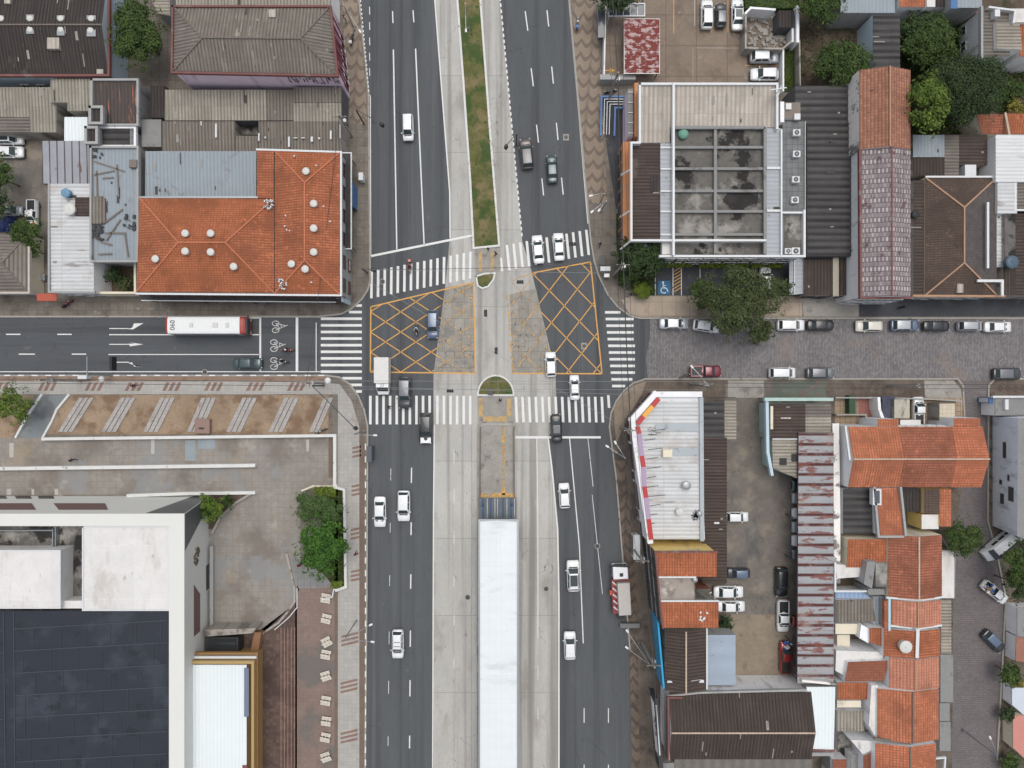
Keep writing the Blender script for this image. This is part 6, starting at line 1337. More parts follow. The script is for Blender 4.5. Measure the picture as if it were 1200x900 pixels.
def hands(nodes,edges,wi,dirv,side):
    x,y,z=nodes[wi][:3]; d=Vector(dirv).normalized(); s=Vector((0,0,1)).cross(d); s=s.normalized() if s.length>.1 else Vector((1,0,0))
    pi=len(nodes); c=Vector((x,y,z))+d*.06; nodes.append((*c,.032)); edges.append((wi,pi))
    for k,(o_,l) in enumerate(((-.03,.07),(-.01,.085),(.01,.08),(.03,.06))):
        a=c+s*o_+d*l*.5; b=c+s*o_*1.1+d*l+Vector((0,0,-.02)); n=len(nodes); nodes.append((*a,.010)); nodes.append((*b,.008)); edges.extend([(pi,n),(n,n+1)])
    th=c-d*.02+s*side*.05; n=len(nodes); nodes.append((*th,.011)); edges.append((pi,n))
def person(label,p,hd,shirt,trou,pose='walk',group='people on foot',z0=.13,tool=None):
    c=W(p,1.0); t=thing('person',label,'person',(0,0,0),group)
    st=.22 if pose=='walk' else .04
    N=[(0,0,.95,.15,.8),(0,0,1.12,.135,.85),(0,0,1.32,.165,.7),(0,0,1.46,.07),(.02,0,1.53,.055),(.03,0,1.62,.10,.85),(.03,0,1.72,.075),
       (-.02,.19,1.40,.06),(-.02,-.19,1.40,.06),(-st*.7,.25,1.12,.045),(st*.7,-.25,1.12,.045),(st*-.3,.25,.90,.03),(st*1.2,-.25,.92,.03),
       (0,.09,.88,.095),(0,-.09,.88,.095),(st*.7,.1,.50,.062),(-st*.2,-.1,.50,.062),(st,.1,.09,.042),(-st*1.3,-.1,.13,.042),(st+.17,.11,.04,.036),(-st*1.3+.16,-.11,.06,.034)]
    E=[(0,1),(1,2),(2,3),(3,4),(4,5),(5,6),(2,7),(2,8),(7,9),(8,10),(9,11),(10,12),(0,13),(0,14),(13,15),(14,16),(15,17),(16,18),(17,19),(18,20)]
    hands(N,E,11,(-.1*1,0,-1),1); hands(N,E,12,(.3,0,-1),-1)
    def sp(q):
        if q.z>1.47: return 2
        if q.z>.93 and abs(q.y)<.23 or q.z>1.2: return 0
        if abs(q.y)>.2 and q.z>.7: return 2
        return 1 if q.z>.1 else 3
    fig('body',N,E,t,[shirt,trou,skin,trim],sp)
    mb=MB(); mb.dome((.015,0,1.63),.118,.15,12,4); mb.build('hair',hairm,t,smooth=True)
    t.location=(c.x,c.y,z0); t.rotation_euler=(0,0,R(hd)); return t
def cloth(n,c): return simple('cloth_'+n,c,.9)
cr,cbk,cwh,cbl,cgr,cmr,cpk=cloth('red',(150,40,48)),cloth('black',(36,36,42)),cloth('white',(222,222,220)),cloth('blue',(56,76,120)),cloth('grey',(110,110,114)),cloth('maroon',(96,34,44)),cloth('beige',(180,160,140))
person('person in a dark top crossing on the lower left crosswalk',(456,477),0,cbk,cgr,z0=.0)
person('person in dark clothes on the median refuge below the grass semicircle',(586,469),90,cbk,cbl,z0=.05)
person('person in a brown top on the upper median refuge beside the grass end',(581,297),200,cloth('brown',(104,70,54)),cbk,z0=.05)
person('person in grey standing at the tip of the grass median',(572,292),90,cgr,cbk,'stand',z0=.05)
person('person in a dark blue top on the pavement right of the upper crosswalk',(703,286),260,cbl,cbk)
person('person in a red top walking on the plaza left of the garden trees',(351,662),60,cr,cbk)
person('person in a red top on the light pavement beside the garden trees',(417,649),90,cr,cmr)
person('person in maroon on the light pavement of the side street, near the dirt bed',(157,452),170,cmr,cmr)
person('person in dark clothes walking on the plaza above the church',(85,539),150,cbk,cbl)
person('person in dark clothes on the asphalt apron before the tiled house',(1057,360),180,cbk,cbk)
person('person in dark clothes on the corner pavement by the yellow house ball bush',(739,345),30,cbk,cgr)
person('person in a pale top on the upper left wavy pavement',(404,22),80,cpk,cbk)
def moto(label,p,hd,bodym,shirt=None,helm=None,z0=0,box=None,group='motorcycles',rlabel=None):
    c=W(p,.9); t=thing('motorcycle',label,'motorcycle',(0,0,0),group)
    for x,nm in ((-.65,'rear_wheel'),(.65,'front_wheel')):
        o=MB().cyl((x,-.06,.31),(x,.06,.31),.31,.31,18).build(nm,tyre,t); MB().cyl((x,-.065,.31),(x,.065,.31),.17,.17,10).build('rim',rimm,o)
    mb=MB(); mb.cyl((.62,0,.33),(.38,0,.95),.05,.05,8); mb.bar((-.65,.1,.33),(0,.1,.42),.05,.06); mb.bar((-.65,-.1,.33),(0,-.1,.42),.05,.06); mb.box((0,0,.45),(.45,.28,.3)); mb.build('frame',trim,t)
    mb=MB(); mb.add([(-.1,-.13,.62),(.38,-.1,.68),(.42,.1,.68),(-.1,.13,.62),(-.05,-.12,.88),(.28,-.14,.95),(.28,.14,.95),(-.05,.12,.88)],[(0,1,2,3),(4,5,6,7),(0,1,5,4),(1,2,6,5),(2,3,7,6),(3,0,4,7)]); mb.box((.72,0,.66),(.42,.13,.05)); mb.box((-.78,0,.68),(.4,.16,.06)); mb.build('tank',bodym,t,bevel=.02)
    MB().box((-.36,0,.80),(.66,.26,.1)).build('seat',trim,t,bevel=.03); mb=MB(); mb.cyl((.36,-.36,1.0),(.36,.36,1.0),.02,.02,6); mb.build('handlebar',steel_d,t); MB().cyl((.52,0,.88),(.6,0,.88),.09,.09,12).build('headlight',hl,t)
    if box: MB().box((-.78,0,1.02),(.42,.44,.36)).build('top_box',box,t,bevel=.03)
    t.location=(c.x,c.y,z0); t.rotation_euler=(0,0,R(hd))
    if shirt:
        r=thing('person',rlabel,'person',(0,0,0),'motorcycle riders')
        N=[(-.28,0,.92,.14,.85),(-.22,0,1.1,.125,.9),(-.12,0,1.32,.155,.8),(-.05,0,1.44,.065),(-.02,0,1.50,.055),(0,0,1.58,.09),(0,0,1.68,.07),
           (-.08,.19,1.38,.06),(-.08,-.19,1.38,.06),(.08,.30,1.18,.045),(.08,-.30,1.18,.045),(.30,.33,1.04,.032),(.30,-.33,1.04,.032),
           (-.24,.11,.9,.09),(-.24,-.11,.9,.09),(.12,.22,.82,.065),(.12,-.22,.82,.065),(-.02,.2,.42,.045),(-.02,-.2,.42,.045),(.14,.2,.36,.036),(.14,-.2,.36,.036)]
        E=[(0,1),(1,2),(2,3),(3,4),(4,5),(5,6),(2,7),(2,8),(7,9),(8,10),(9,11),(10,12),(0,13),(0,14),(13,15),(14,16),(15,17),(16,18),(17,19),(18,20)]
        hands(N,E,11,(1,0,-.1),-1); hands(N,E,12,(1,0,-.1),1)
        fig('body',N,E,r,[shirt,cbk,skin],lambda q:0 if (q.z>.98 and q.z<1.46 and q.x<.2) else (2 if q.z>1.46 or (q.x>.2 and q.z>.95) else 1))
        mb=MB(); mb.dome((0,0,1.58),.145,.17,14,4); mb.cyl((0,0,1.49),(0,0,1.58),.125,.145,14); mb.build('helmet',helm,r,smooth=True)
        r.location=(c.x,c.y,z0); r.rotation_euler=(0,0,R(hd))
rdm=cp('red'); bkm=cp('black')
moto('red motorcycle waiting in the advance stop box','' or (336,410),0,rdm,cbk,cp('white'),rlabel='person in black with a white helmet astride the red motorcycle in the stop box')
moto('black motorcycle waiting below the red one in the advance stop box',(330,423),-10,bkm,cwh,bkm,rlabel='person in a white top astride the black motorcycle in the stop box')
moto('black motorcycle crossing the left yellow box',(488,386),268,bkm,cwh,bkm,rlabel='person in a pale top riding through the left yellow box')
moto('red motorcycle riding over the upper left crosswalk',(480,312),270,rdm,cloth('pink',(190,120,130)),bkm,rlabel='person in a pinkish top riding over the upper left crosswalk',box=rdm)
moto('dark motorcycle parked just behind the maroon pickup',(804,440),20,bkm,z0=0,group=None)
moto('motorcycle with red parts parked on the pavement by the long white hall',(77,356),35,rdm,z0=.13,group=None)
moto('blue motorcycle parked on the wavy pavement in the upper right',(677,26),85,cp('blue'),z0=.13,group=None,box=blue_m)
moto('dark motorcycle with pale seat parked on the upper left wavy pavement',(412,44),80,bkm,z0=.13,group=None,box=cwh)
moto('motorcycle parked behind the blue railed ramp, next to the forecourt wall',(716,106),10,bkm,z0=.13,group=None)
moto('dark motorcycle parked at the planted bed corner by the gallows camera',(376,505),200,bkm,z0=.13,group=None)
# ------------------------------------------------------------------ trees
lf={'mid':leafmat('leaves_mid',(.018,.042,.010),(.085,.130,.030)),'dark':leafmat('leaves_dark',(.012,.026,.010),(.06,.095,.032)),'bright':leafmat('leaves_bright',(.035,.075,.012),(.15,.21,.035)),'olive':leafmat('leaves_olive',(.025,.035,.014),(.10,.125,.045)),'pale':leafmat('leaves_pale',(.03,.065,.018),(.11,.17,.055)),'hedge':leafmat('leaves_hedge',(.05,.085,.008),(.19,.24,.03)),'glossy':leafmat('leaves_glossy',(.018,.06,.008),(.075,.17,.025)),'autumn':leafmat('leaves_yellowish',(.09,.08,.01),(.30,.26,.06))}
bark=mat('bark',(112,98,84),.2,3,.95,bump=.4)
def leafcloud(mb,c,rad,n,s,rn,flat=.8,shell=.55):
    for k in range(n):
        while True:
            d=Vector((rn.uniform(-1,1),rn.uniform(-1,1),rn.uniform(-.6,1)))
            if .1<d.length<=1: break
        d=d.normalized()*(shell+(1-shell)*rn.random()); p=c+Vector((d.x*rad,d.y*rad,d.z*rad*flat))
        n_=(d+Vector((rn.uniform(-.8,.8),rn.uniform(-.8,.8),rn.uniform(-.1,1.0)))).normalized()
        a=n_.orthogonal().normalized(); a.rotate(Matrix.Rotation(rn.uniform(0,6.28),3,n_)); b=n_.cross(a); l=s*rn.uniform(.6,1.3); w_=l*.42
        mb.add([p-a*l*.5,p+b*w_*.5+n_*l*.08,p+a*l*.5,p-b*w_*.5+n_*l*.08],[(0,1,2,3)])
def tree(name,label,p,rpx,h,kind,seed,lumps=None,leaf=.42,dens=1.0,flat=.7,group=None,cat='tree',squash=(1,1),z0=.1):
    rn=random.Random(seed); zc=h*.72; c=W(p,zc); r=rpx/PPM*(1-zc/HC)
    t=thing(name,label,cat,(c.x,c.y,z0),group); base=Vector((c.x,c.y,z0))
    K=lumps or max(7,int(5+r*2.6)); L_=[]
    for k in range(K):
        a=k*2.399+rn.uniform(-.4,.4); q=math.sqrt((k+.5)/K); rr=r*.74*q
        L_.append((Vector((c.x+math.cos(a)*rr*squash[0],c.y+math.sin(a)*rr*squash[1],zc+(h-zc)*.55*(1-q*q)*1.0+rn.uniform(-.3,.2)*r*.3)),r*rn.uniform(.26,.40)))
    mb=MB(); mb.cyl(base-Vector((0,0,.1)),base+Vector((0,0,h*.4)),max(.1,r*.06),max(.07,r*.045),9); mb.cyl(base+Vector((0,0,h*.4)),base+Vector((0,0,h*.62)),max(.07,r*.045),.06,8); mb.build('trunk',bark,t)
    mb=MB()
    for q,rr in L_: mb.cyl(base+Vector((0,0,h*.38)),q-Vector((0,0,rr*.2)),max(.05,r*.022),.025,5)
    mb.build('limb',bark,t)
    mb=MB()
    for q,rr in L_: leafcloud(mb,q,rr,int(dens*62*(rr/leaf)**1.9)+40,leaf,rn,flat)
    for k in range(int(30*r*dens)):
        a=rn.uniform(0,6.28); q=c+Vector((math.cos(a)*r*squash[0]*rn.uniform(.7,1.16),math.sin(a)*r*squash[1]*rn.uniform(.7,1.16),rn.uniform(-.3,.3))); leafcloud(mb,q,.4,rn.choice((2,4,9)),leaf,rn)
    mb.build('crown',lf[kind],t); return t
tree('tree','broad dark green tree wedged between the dark warehouse and the pink building',(160,38),35,8.5,'mid',1,squash=(.86,1.15))
tree('tree','small tree overhanging the yard beside the orange hooded car',(30,272),20,5,'mid',2,dens=.6)
tree('tree','small sprawling branch tree over the boundary wall left of the white hall',(36,293),11,4,'mid',3,dens=.7)
tree('tree','dark tree cut by the left edge, beside the two white cars',(-2,208),18,6,'mid',4,squash=(.8,1.5)); tree('tree','dark tree cut by the left edge above the blue tarpaulin',(-6,240),17,6,'dark',44)
tree('shrub','dark shrub growing in the planted yard left of the orange roof',(134,322),9,2.6,'dark',5,cat='shrub'); tree('shrub','yellowish shrub in the planted yard left of the orange roof',(146,332),8,2.2,'olive',6,cat='shrub')
tree('tree','light green tree beside the grey ramp at the left',(17,474),22,6,'bright',7,leaf=.34,dens=.6)
tree('palm_tree','small palm in the triangular bed at the church corner',(246,594),15,4,'bright',8,leaf=.7,dens=.45,flat=.4,cat='palm'); tree('shrub','small leafy shrub right of the palm at the church corner',(266,588),7,2,'mid',9,cat='shrub',dens=.6)
tree('tree','grey-green feathery tree, left of the pair at the top of the garden strip',(362,594),19,5,'pale',10,leaf=.28,dens=.8); tree('tree','grey-green feathery tree, right of the pair at the top of the garden strip',(385,597),19,5,'pale',11,leaf=.28,dens=.8)
tree('tree','dense glossy green tree filling the lower garden strip',(377,641),31,7,'glossy',12,squash=(.92,1.12),leaf=.5)
tree('tree','large sparse street tree overhanging the cobbled street',(868,352),46,10,'olive',13,squash=(1.05,.95),dens=.62,leaf=.36); tree('tree','narrow leafy street tree left of the large sparse tree',(826,345),19,7,'mid',14,dens=.8); tree('tree','thin twiggy tree crown right of the large sparse tree',(915,338),13,6,'olive',15,dens=.4); tree('tree','lower lobe tree at the cobbled kerb beside the parked white car',(890,388),16,6,'olive',53,dens=.7)
tree('tree','dark tree at the south west corner of the office building',(753,300),27,6.5,'dark',16,leaf=.6,squash=(1.25,.8)); tree('shrub','low dark green shrub mass inside the planted office corner',(738,320),14,2.2,'mid',17,cat='shrub'); tree('shrub','round clipped bright green ball bush at the office corner',(753,341),10.5,1.7,'hedge',18,cat='shrub',leaf=.16,dens=.8,lumps=26); tree('shrub','round clipped green bush behind the ball bush in the office corner',(740,318),9,1.9,'mid',19,cat='shrub',leaf=.2,dens=.8)
tree('tree','dark tree cut by the top edge beside the glass panel pergola',(722,0),20,6,'dark',20,squash=(1.3,.6))
tree('tree','leafy green tree in the overgrown plot left of the orange tile roof',(988,74),31,6.5,'mid',21,squash=(1.1,.8))
tree('tree','green tree cut by the top edge beside the light blue metal roof',(964,4),26,6,'mid',22,squash=(1,.9))
tree('tree','yellow-green tree hugging the east side of the orange tile roof',(1089,122),27,11.5,'bright',23,squash=(.85,1.25),leaf=.5,dens=1.1)
tree('tree','very large dark rounded tree in the overgrown garden',(1134,104),46,10.5,'dark',24,leaf=.3,dens=.8)
tree('tree','mid green tree in the overgrown garden north of the large dark tree',(1092,50),32,6,'mid',25); tree('tree','dark green tree at the north west of the overgrown garden',(1076,34),22,5,'dark',26); tree('tree','bushy tree right of the large dark tree near the brick wall',(1160,112),18,6,'mid',27,dens=.8)
tree('shrub','yellow flowering shrub above the orange clay roof at the right',(1189,125),9,2.5,'autumn',28,cat='shrub',dens=.7); tree('shrub','green shrub in the weedy patch near the right edge',(1184,106),15,2.5,'mid',29,cat='shrub',dens=.6)
tree('tree','round compact street tree in front of the orange house row',(1129,630),22,6,'mid',30,leaf=.32)
tree('tree','large tree over the slanting minibus at the right edge',(1196,660),22,8,'mid',31,squash=(.9,1.3),leaf=.34); tree('tree','tree below the minibus tree beside the slanting pickup at the right edge',(1191,684),17,6,'dark',54,squash=(.8,1.2),leaf=.34)
tree('tree','small dense street tree at the right edge by the bluish roof',(1184,790),13,4,'mid',32,dens=.9); tree('shrub','yellow-green shrub beside the small dense street tree',(1194,803),6,2,'autumn',55,cat='shrub'); tree('shrub','dark shrub on the right pavement opposite the pink roof',(1182,838),8,2.4,'dark',33,cat='shrub'); tree('shrub','loose shrub at the bottom right pavement',(1184,893),10,2.4,'mid',34,cat='shrub')
tree('shrub','small weedy shrub behind the pair of white cars in the yard',(851,731),9,1.6,'dark',35,cat='shrub',dens=.6); tree('shrub','little tuft of plants on the ribbed warehouse roof corner',(1000,294),6,6,'olive',36,cat='plant',dens=.5,z0=4.8)
def hedge(label,x0,y0,x1,y1,h,kind,seed,cat='hedge'):
    rn=random.Random(seed); a=W((x0,y1),h); b=W((x1,y0),h); t=thing('hedge',label,cat,((a.x+b.x)/2,(a.y+b.y)/2,.1)); mb=MB()
    n=int((b.x-a.x)*(b.y-a.y)*170)
    for k in range(n):
        ed=rn.random()<.25; x=rn.uniform(a.x,b.x); y=rn.uniform(a.y,b.y); z=h+rn.uniform(-.14,.05)
        if ed: z=rn.uniform(.2,h); x,y=(rn.choice((a.x,b.x)),y) if rn.random()<.4 else (x,rn.choice((a.y,b.y)))
        n_=Vector((rn.uniform(-.7,.7),rn.uniform(-.7,.7),1)).normalized(); u=n_.orthogonal().normalized(); u.rotate(Matrix.Rotation(rn.uniform(0,6.28),3,n_)); v=n_.cross(u); l=rn.uniform(.1,.2); p=Vector((x,y,z)); mb.add([p-u*l,p+v*l*.5,p+u*l,p-v*l*.5],[(0,1,2,3)])
    mb.build('foliage',lf[kind],t); m2=MB(); m2.box(((a.x+b.x)/2,(a.y+b.y)/2,h/2),(b.x-a.x-.15,b.y-a.y-.15,h-.12)); m2.build('inner_twigs',simple('hedge_inner',(52,62,30),.95),t)
hedge('clipped yellow-green hedge behind the wheelchair bay',775,303,811,312,1.1,'hedge',1); hedge('longest clipped yellow-green hedge under the office south wall',820,303,877,313,1.1,'hedge',2); hedge('short clipped hedge above the white car in the bays',881,303,896,313,1.1,'hedge',3); hedge('short clipped hedge right of the white car in the bays',900,303,917,313,1.1,'hedge',4)
hedge('yellow-green clipped hedge at the north end of the garden strip',368,571,392,582,.9,'hedge',5); hedge('small clipped hedge at the south end of the garden strip',388,682,401,689,.8,'hedge',6)
hedge('thick green hedge along the top edge above the roofless ruin',874,-30,937,9,1.6,'mid',7)
def weeds(label,poly,n,kind,seed,h=.6,s=.3,name='undergrowth'):
    rn=random.Random(seed); mb=MB(); xs=[q[0] for q in poly]; ys=[q[1] for q in poly]; k=0
    while k<n:
        x,y=rn.uniform(min(xs),max(xs)),rn.uniform(min(ys),max(ys)); cl=math.sin(x*.31+seed)*math.sin(y*.27+seed*2)+rn.uniform(-.6,.6); k+=1
        if cl<-.25: continue
        p=W((x,y),.15); p.z=.15+rn.random()*h*max(.3,cl+.5); leafcloud(mb,p,.2,2,s,rn)
    return tag(mb.build(name,lf[kind]),label,'plants',kind='stuff')
weeds('green undergrowth covering the overgrown garden',rc(1056,16,1150,157),13000,'mid',1,1.2,.4); weeds('weedy ground cover by the right edge garden',rc(1150,72,1200,132),2200,'mid',2,.7,.3); weeds('sparse weeds on the bare plot',rc(938,20,1000,98),1300,'olive',3,.3,.25); weeds('low green plants of the lawn strip',rc(918,48,937,106),2200,'bright',4,.15,.16,'lawn_grass'); weeds('low plants of the office corner bed',[(724,255),(742,255),(744,340),(728,310)],1800,'mid',5,.5,.25); weeds('dark green groundcover beside the planted corner trees',rc(745,285,768,345),1600,'dark',6,.4,.25); weeds('garden strip groundcover under the trees',rc(390,575,402,686),500,'bright',7,.3,.22)
weeds('tufts of taller grass on the green median',[(552,120),(578,120),(584,285),(557,285)],900,'olive',8,.12,.14,'grass_tufts')
# ------------------------------------------------------------------ street furniture
def bench(label,p,rz):
    c=W(p,.5); t=thing('slatted_bench',label,'bench',(0,0,0),'slatted wooden benches beside the avenue pavement')
    for y in (-.42,.42):
        mb=MB()
        for k in range(3): mb.bar((-.7,y-.17+k*.17,.46),(.7,y-.17+k*.17,.46),.12,.05)
        mb.build('seat',woodp,t)
    mb=MB()
    for k in range(2): mb.bar((-.7,-.06+k*.13,.78),(.7,-.06+k*.13,.78),.09,.05)
    mb.build('backrest',woodp,t)
    for x in (-.5,0,.5):
        mb=MB(); mb.bar((x,-.6,.40),(x,.6,.40),.09,.06); mb.bar((x,-.5,.02),(x,-.5,.4),.07,.07); mb.bar((x,.5,.02),(x,.5,.4),.07,.07); mb.bar((x,0,.4),(x,0,.76),.06,.06); mb.build('leg',wood if 0 else woodp,t)
    t.location=(c.x,c.y,Z1); t.rotation_euler=(0,0,R(rz))
for i,(y,x,rz) in enumerate(((701,382,-10),(725,382.5,-14),(752,383,28),(767,382,-10),(792,382,18),(821,382,-10),(845,382.5,-8),(864,381.5,-12),(887,382,20))):
    bench(('topmost','second','third','fourth','fifth','sixth','seventh','eighth','lowest')[i]+' pale slatted bench in the column along the worn brick plaza',(x,y),rz)
def lamp(label,base,heads,h=8,group='street lamps'):
    b=W(base,0); b.z=.13; t=thing('street_lamp',label,'street lamp',(b.x,b.y,.13),group)
    top=Vector((b.x,b.y,h)); mb=MB(); mb.cyl(b,top,.11,.06,10); mb.cyl(b,b+Vector((0,0,.5)),.17,.15,10); mb.build('pole',steel,t)
    for q in heads:
        e=W(q,h+.25); mb=MB(); mb.path([top-Vector((0,0,.05)),top.lerp(e,.5)+Vector((0,0,.22)),e],.04,6); a=mb.build('arm',steel,t)
        d=(e-top); d.z=0; d.normalize(); mb=MB(); M=Matrix.Translation(e+d*.2)@Matrix.Rotation(math.atan2(d.y,d.x),4,'Z'); mb.box(None,(.5,.26,.12),M=M); mb.build('lamp_head',lamp_w,a,bevel=.04)
lamp('double street lamp leaning over the avenue edge by the corner store',(722,530),[(713,524),(722,520)],8)
lamp('street lamp with two arms on the right pavement opposite the gable roof',(748,752),[(736,741),(736,760)],8)
lamp('street lamp at the left edge of the lower left carriageway',(418,727),[(433,733),(435,752)],7)
lamp('street lamp above the lower left carriageway near the crosswalk',(427,505),[(438,510)],7)
lamp('short street lamp on the upper left kerb',(416,36),[(421,35)],7)
lamp('street lamp on the utility corner beside the maroon pickup',(812,452),[(812,431)],8)
lamp('street lamp reaching over the back street near its lower end',(1128,855),[(1161,866)],7)
lamp('thin lamp over the grass median near the top',(549,35),[(546,34)],7)
lamp('slim lamp on the pavement near the wheelchair bay corner',(702,240),[(694,229)],6)
lamp('double globe lamp on the upper right pavement',(704,248),[(695,247),(703,245)],6)
# utility poles
def upole(label,base,h=9,heads=True):
    b=W(base,0); t=thing('utility_pole',label,'utility pole',(b.x,b.y,.13),'utility poles'); b.z=.13
    mb=MB(); mb.cyl(b,b+Vector((0,0,h)),.19,.12,10); mb.build('pole',conc_old,t)
    mb=MB(); mb.box((b.x,b.y,h-.6),(1.9,.12,.12)); mb.box((b.x,b.y,h-1.6),(.12,1.2,.1)); mb.build('crossarm',wood,t)
    for k in (-.8,0,.8): MB().cyl((b.x+k,b.y,h-.54),(b.x+k,b.y,h-.3),.06,.04,8).build('insulator',frame_w,t)
    if heads: mb=MB(); mb.cyl((b.x+.35,b.y,h-2.6),(b.x+.35,b.y,h-1.8),.26,.26,14); mb.build('transformer',steel,t)
    return Vector((b.x,b.y,h-.35))
A=upole('utility pole at the north west corner of the planted corner bed',(713,118)); B=upole('utility pole on the office corner pavement opposite the crosswalk',(719,322)); C2=upole('utility pole at the store corner pavement',(727,500)); D=upole('utility pole on the lower right pavement beside the truck',(740,640)); E2=upole('utility pole on the lower right pavement by the double lamp',(752,752)); F_=upole('utility pole at the avenue edge near the bottom right',(760,892))
G=upole('utility pole at the end of the side street pavement',(380,449)); H=upole('utility pole on the side street pavement by the gantry',(96,446),9); I=upole('utility pole behind the maroon pickup',(808,450)); J=upole('utility pole on the cobbled street pavement by the front yards',(1040,452)); K_=upole('utility pole on the upper left pavement beside the red row roofs',(413,160),8)
def cable(label,a,b,r=.03,sag=.5,off=(0,0,0),m=blackp,n=12):
    a=Vector(a)+Vector(off); b=Vector(b)+Vector(off); mid=(a+b)/2; t=None; mb=MB(); pts=[]
    for i in range(n+1):
        f=i/n; p=a.lerp(b,f); p.z-=sag*4*f*(1-f); pts.append(p)
    mb.path(pts,r,5); return tag(mb.build('power_cable',m),label,'cable','power cables strung between the utility poles')
far1=Vector((A.x-1.5,A.y+25,8.6)); seg=[('top edge pole','planted corner pole',far1,A),('planted corner pole','office corner pole',A,B),('office corner pole','store corner pole',B,C2),('store corner pole','truck side pole',C2,D),('truck side pole','double lamp pole',D,E2),('double lamp pole','bottom right pole',E2,F_)]
cm_=simple('cable_grey',(66,66,68),.7)
for a,b,p,q in seg:
    for k,(o,w_) in enumerate(((-.8,'outer'),(0,'middle'),(.8,'inner'))): cable('%s thin cable between the %s and the %s'%(w_,a,b),p,q,.028,.5,(o,0,0),cm_)
    cable('thick bundled cable between the %s and the %s'%(a,b),p,q,.07,.6,(.3,0,-1.4),cm_)
for k,(o,w_) in enumerate(((-.8,'upper'),(.3,'lower'))):
    cable('%s cable across the avenue from the side street pole to the store corner'%w_,G,I,.022,.7,(0,o,0),simple('cable_pale',(150,150,150),.6)); cable('%s cable along the side street pavement'%w_,H,G,.035,.5,(0,o*.5,0),cm_); cable('%s cable along the cobbled street pavement'%w_,I,J,.035,.5,(0,o*.5,0),cm_); cable('%s cable leaving the side street pole to the left edge'%w_,H,(H.x-18,H.y,H.z),.035,.4,(0,o*.5,0),cm_); cable('%s cable leaving the front yard pole to the right edge'%w_,J,(J.x+32,J.y,J.z),.035,.4,(0,o*.5,0),cm_)
cable('slanting cable from the upper left pole to the side street pole',K_,G,.03,.5,m=cm_); cable('crossing cable over the upper crosswalks',(W((432,316),7)),B,.03,.7,m=cm_)
# gantry arms and signals
def mast(label,base,tip,h,kind='signal'):
    b=W(base,0); b.z=.13; t=thing('traffic_signal',label,'traffic light',(b.x,b.y,.13),'traffic signals on mast arms'); e=W(tip,h); e.z=h
    mb=MB(); mb.cyl(b,Vector((b.x,b.y,h)),.12,.1,10); mb.build('pole',steel_d,t); mb=MB(); mb.bar(Vector((b.x,b.y,h)),e,.1,.12); mb.build('arm',steel_d,t)
    d=e-Vector((b.x,b.y,h)); 
    MB().box((e.x,e.y,h-.4),(.5,.4,1.0),math.atan2(d.y,d.x)).build('signal_head',blackp,t,bevel=.04)
    for k,cc in enumerate(((120,20,16),(120,80,20),(20,90,40))): MB().cyl((e.x,e.y-.24,h-.1-.3*k),(e.x,e.y-.2,h-.1-.3*k),.1,.1,12).build('lens',simple('lens_%d'%k,cc,.2),t)
mast('traffic light on a dark arm over the upper left carriageway kerb',(427,146),(447,145),5.5)
mast('traffic light at the north west crosswalk corner',(431,320),(437,316),4); mast('traffic light arm stretching over the flower bed corner',(380,452),(416,502),6)
mast('traffic light on the small arm at the upper right bus lane edge',(605,171),(593,171),5)
def hang(label,p,rz,cab):
    h=6.2; c=W(p,h); t=thing('hanging_signal',label,'traffic light',(c.x,c.y,h),'traffic lights hanging from cables')
    u=Vector((math.cos(R(rz)),math.sin(R(rz)),0)); v=Vector((-u.y,u.x,0))
    MB().box((c.x,c.y,h),(.95,.22,.3),R(rz)).build('housing',blackp,t,bevel=.03)
    for k in (-1,0,1):
        q=c+u*k*.31; MB().cyl(q+v*.1,q+v*.34,.13,.15,12,cap=False).build('visor',blackp,t); MB().cyl(q+v*.11,q+v*.13,.11,.11,12).build('lens',simple('lens_%d'%(k+1),(80,40,30),.2),t)
    MB().cyl(c,c+Vector((0,0,.9)),.03,.03,6).build('hanger',steel_d,t)
hang('hanging traffic light over the junction centre below the small island',(570,367),90,0); hang('hanging traffic light over the right edge of the upper concrete lane',(609.5,331.5),0,0); hang('hanging traffic light above the semicircle island',(582.5,411),90,0); hang('hanging traffic light over the lower left bus lane by the crosswalk',(527.5,459),0,0); hang('small hanging traffic light over the upper right crosswalk',(671,287),0,0)
for lb,a,b in (('thin span wire carrying the light right of the small island',(436,316),(716,320)),('thin span wire carrying the light over the junction centre',(432,330),(727,498)),('thin span wire carrying the light by the lower left crosswalk',(383,452),(727,462)),('thin span wire carrying the light above the semicircle',(581,330),(584,470))):
    cable(lb,W(a,7.1),W(b,7.1),.022,.15,m=simple('cable_pale',(150,150,150),.6))
# gantry sign in side street
b=W((132,440),0); t=thing('overhead_sign','dark overhead sign panel on an arm above the side street arrows','sign',(b.x,b.y,.13)); MB().cyl((b.x,b.y,.1),(b.x,b.y,6),.11,.09,10).build('pole',steel,t); e=W((132,418),6.0); mb=MB(); mb.bar((b.x,b.y,6),(b.x,e.y,6),.1,.12); mb.build('arm',steel,t); f_=W((130,426),5.8); MB().box((f_.x,f_.y,5.3),(.35,1.9,1.2)).build('panel',blackp,t,bevel=.03)
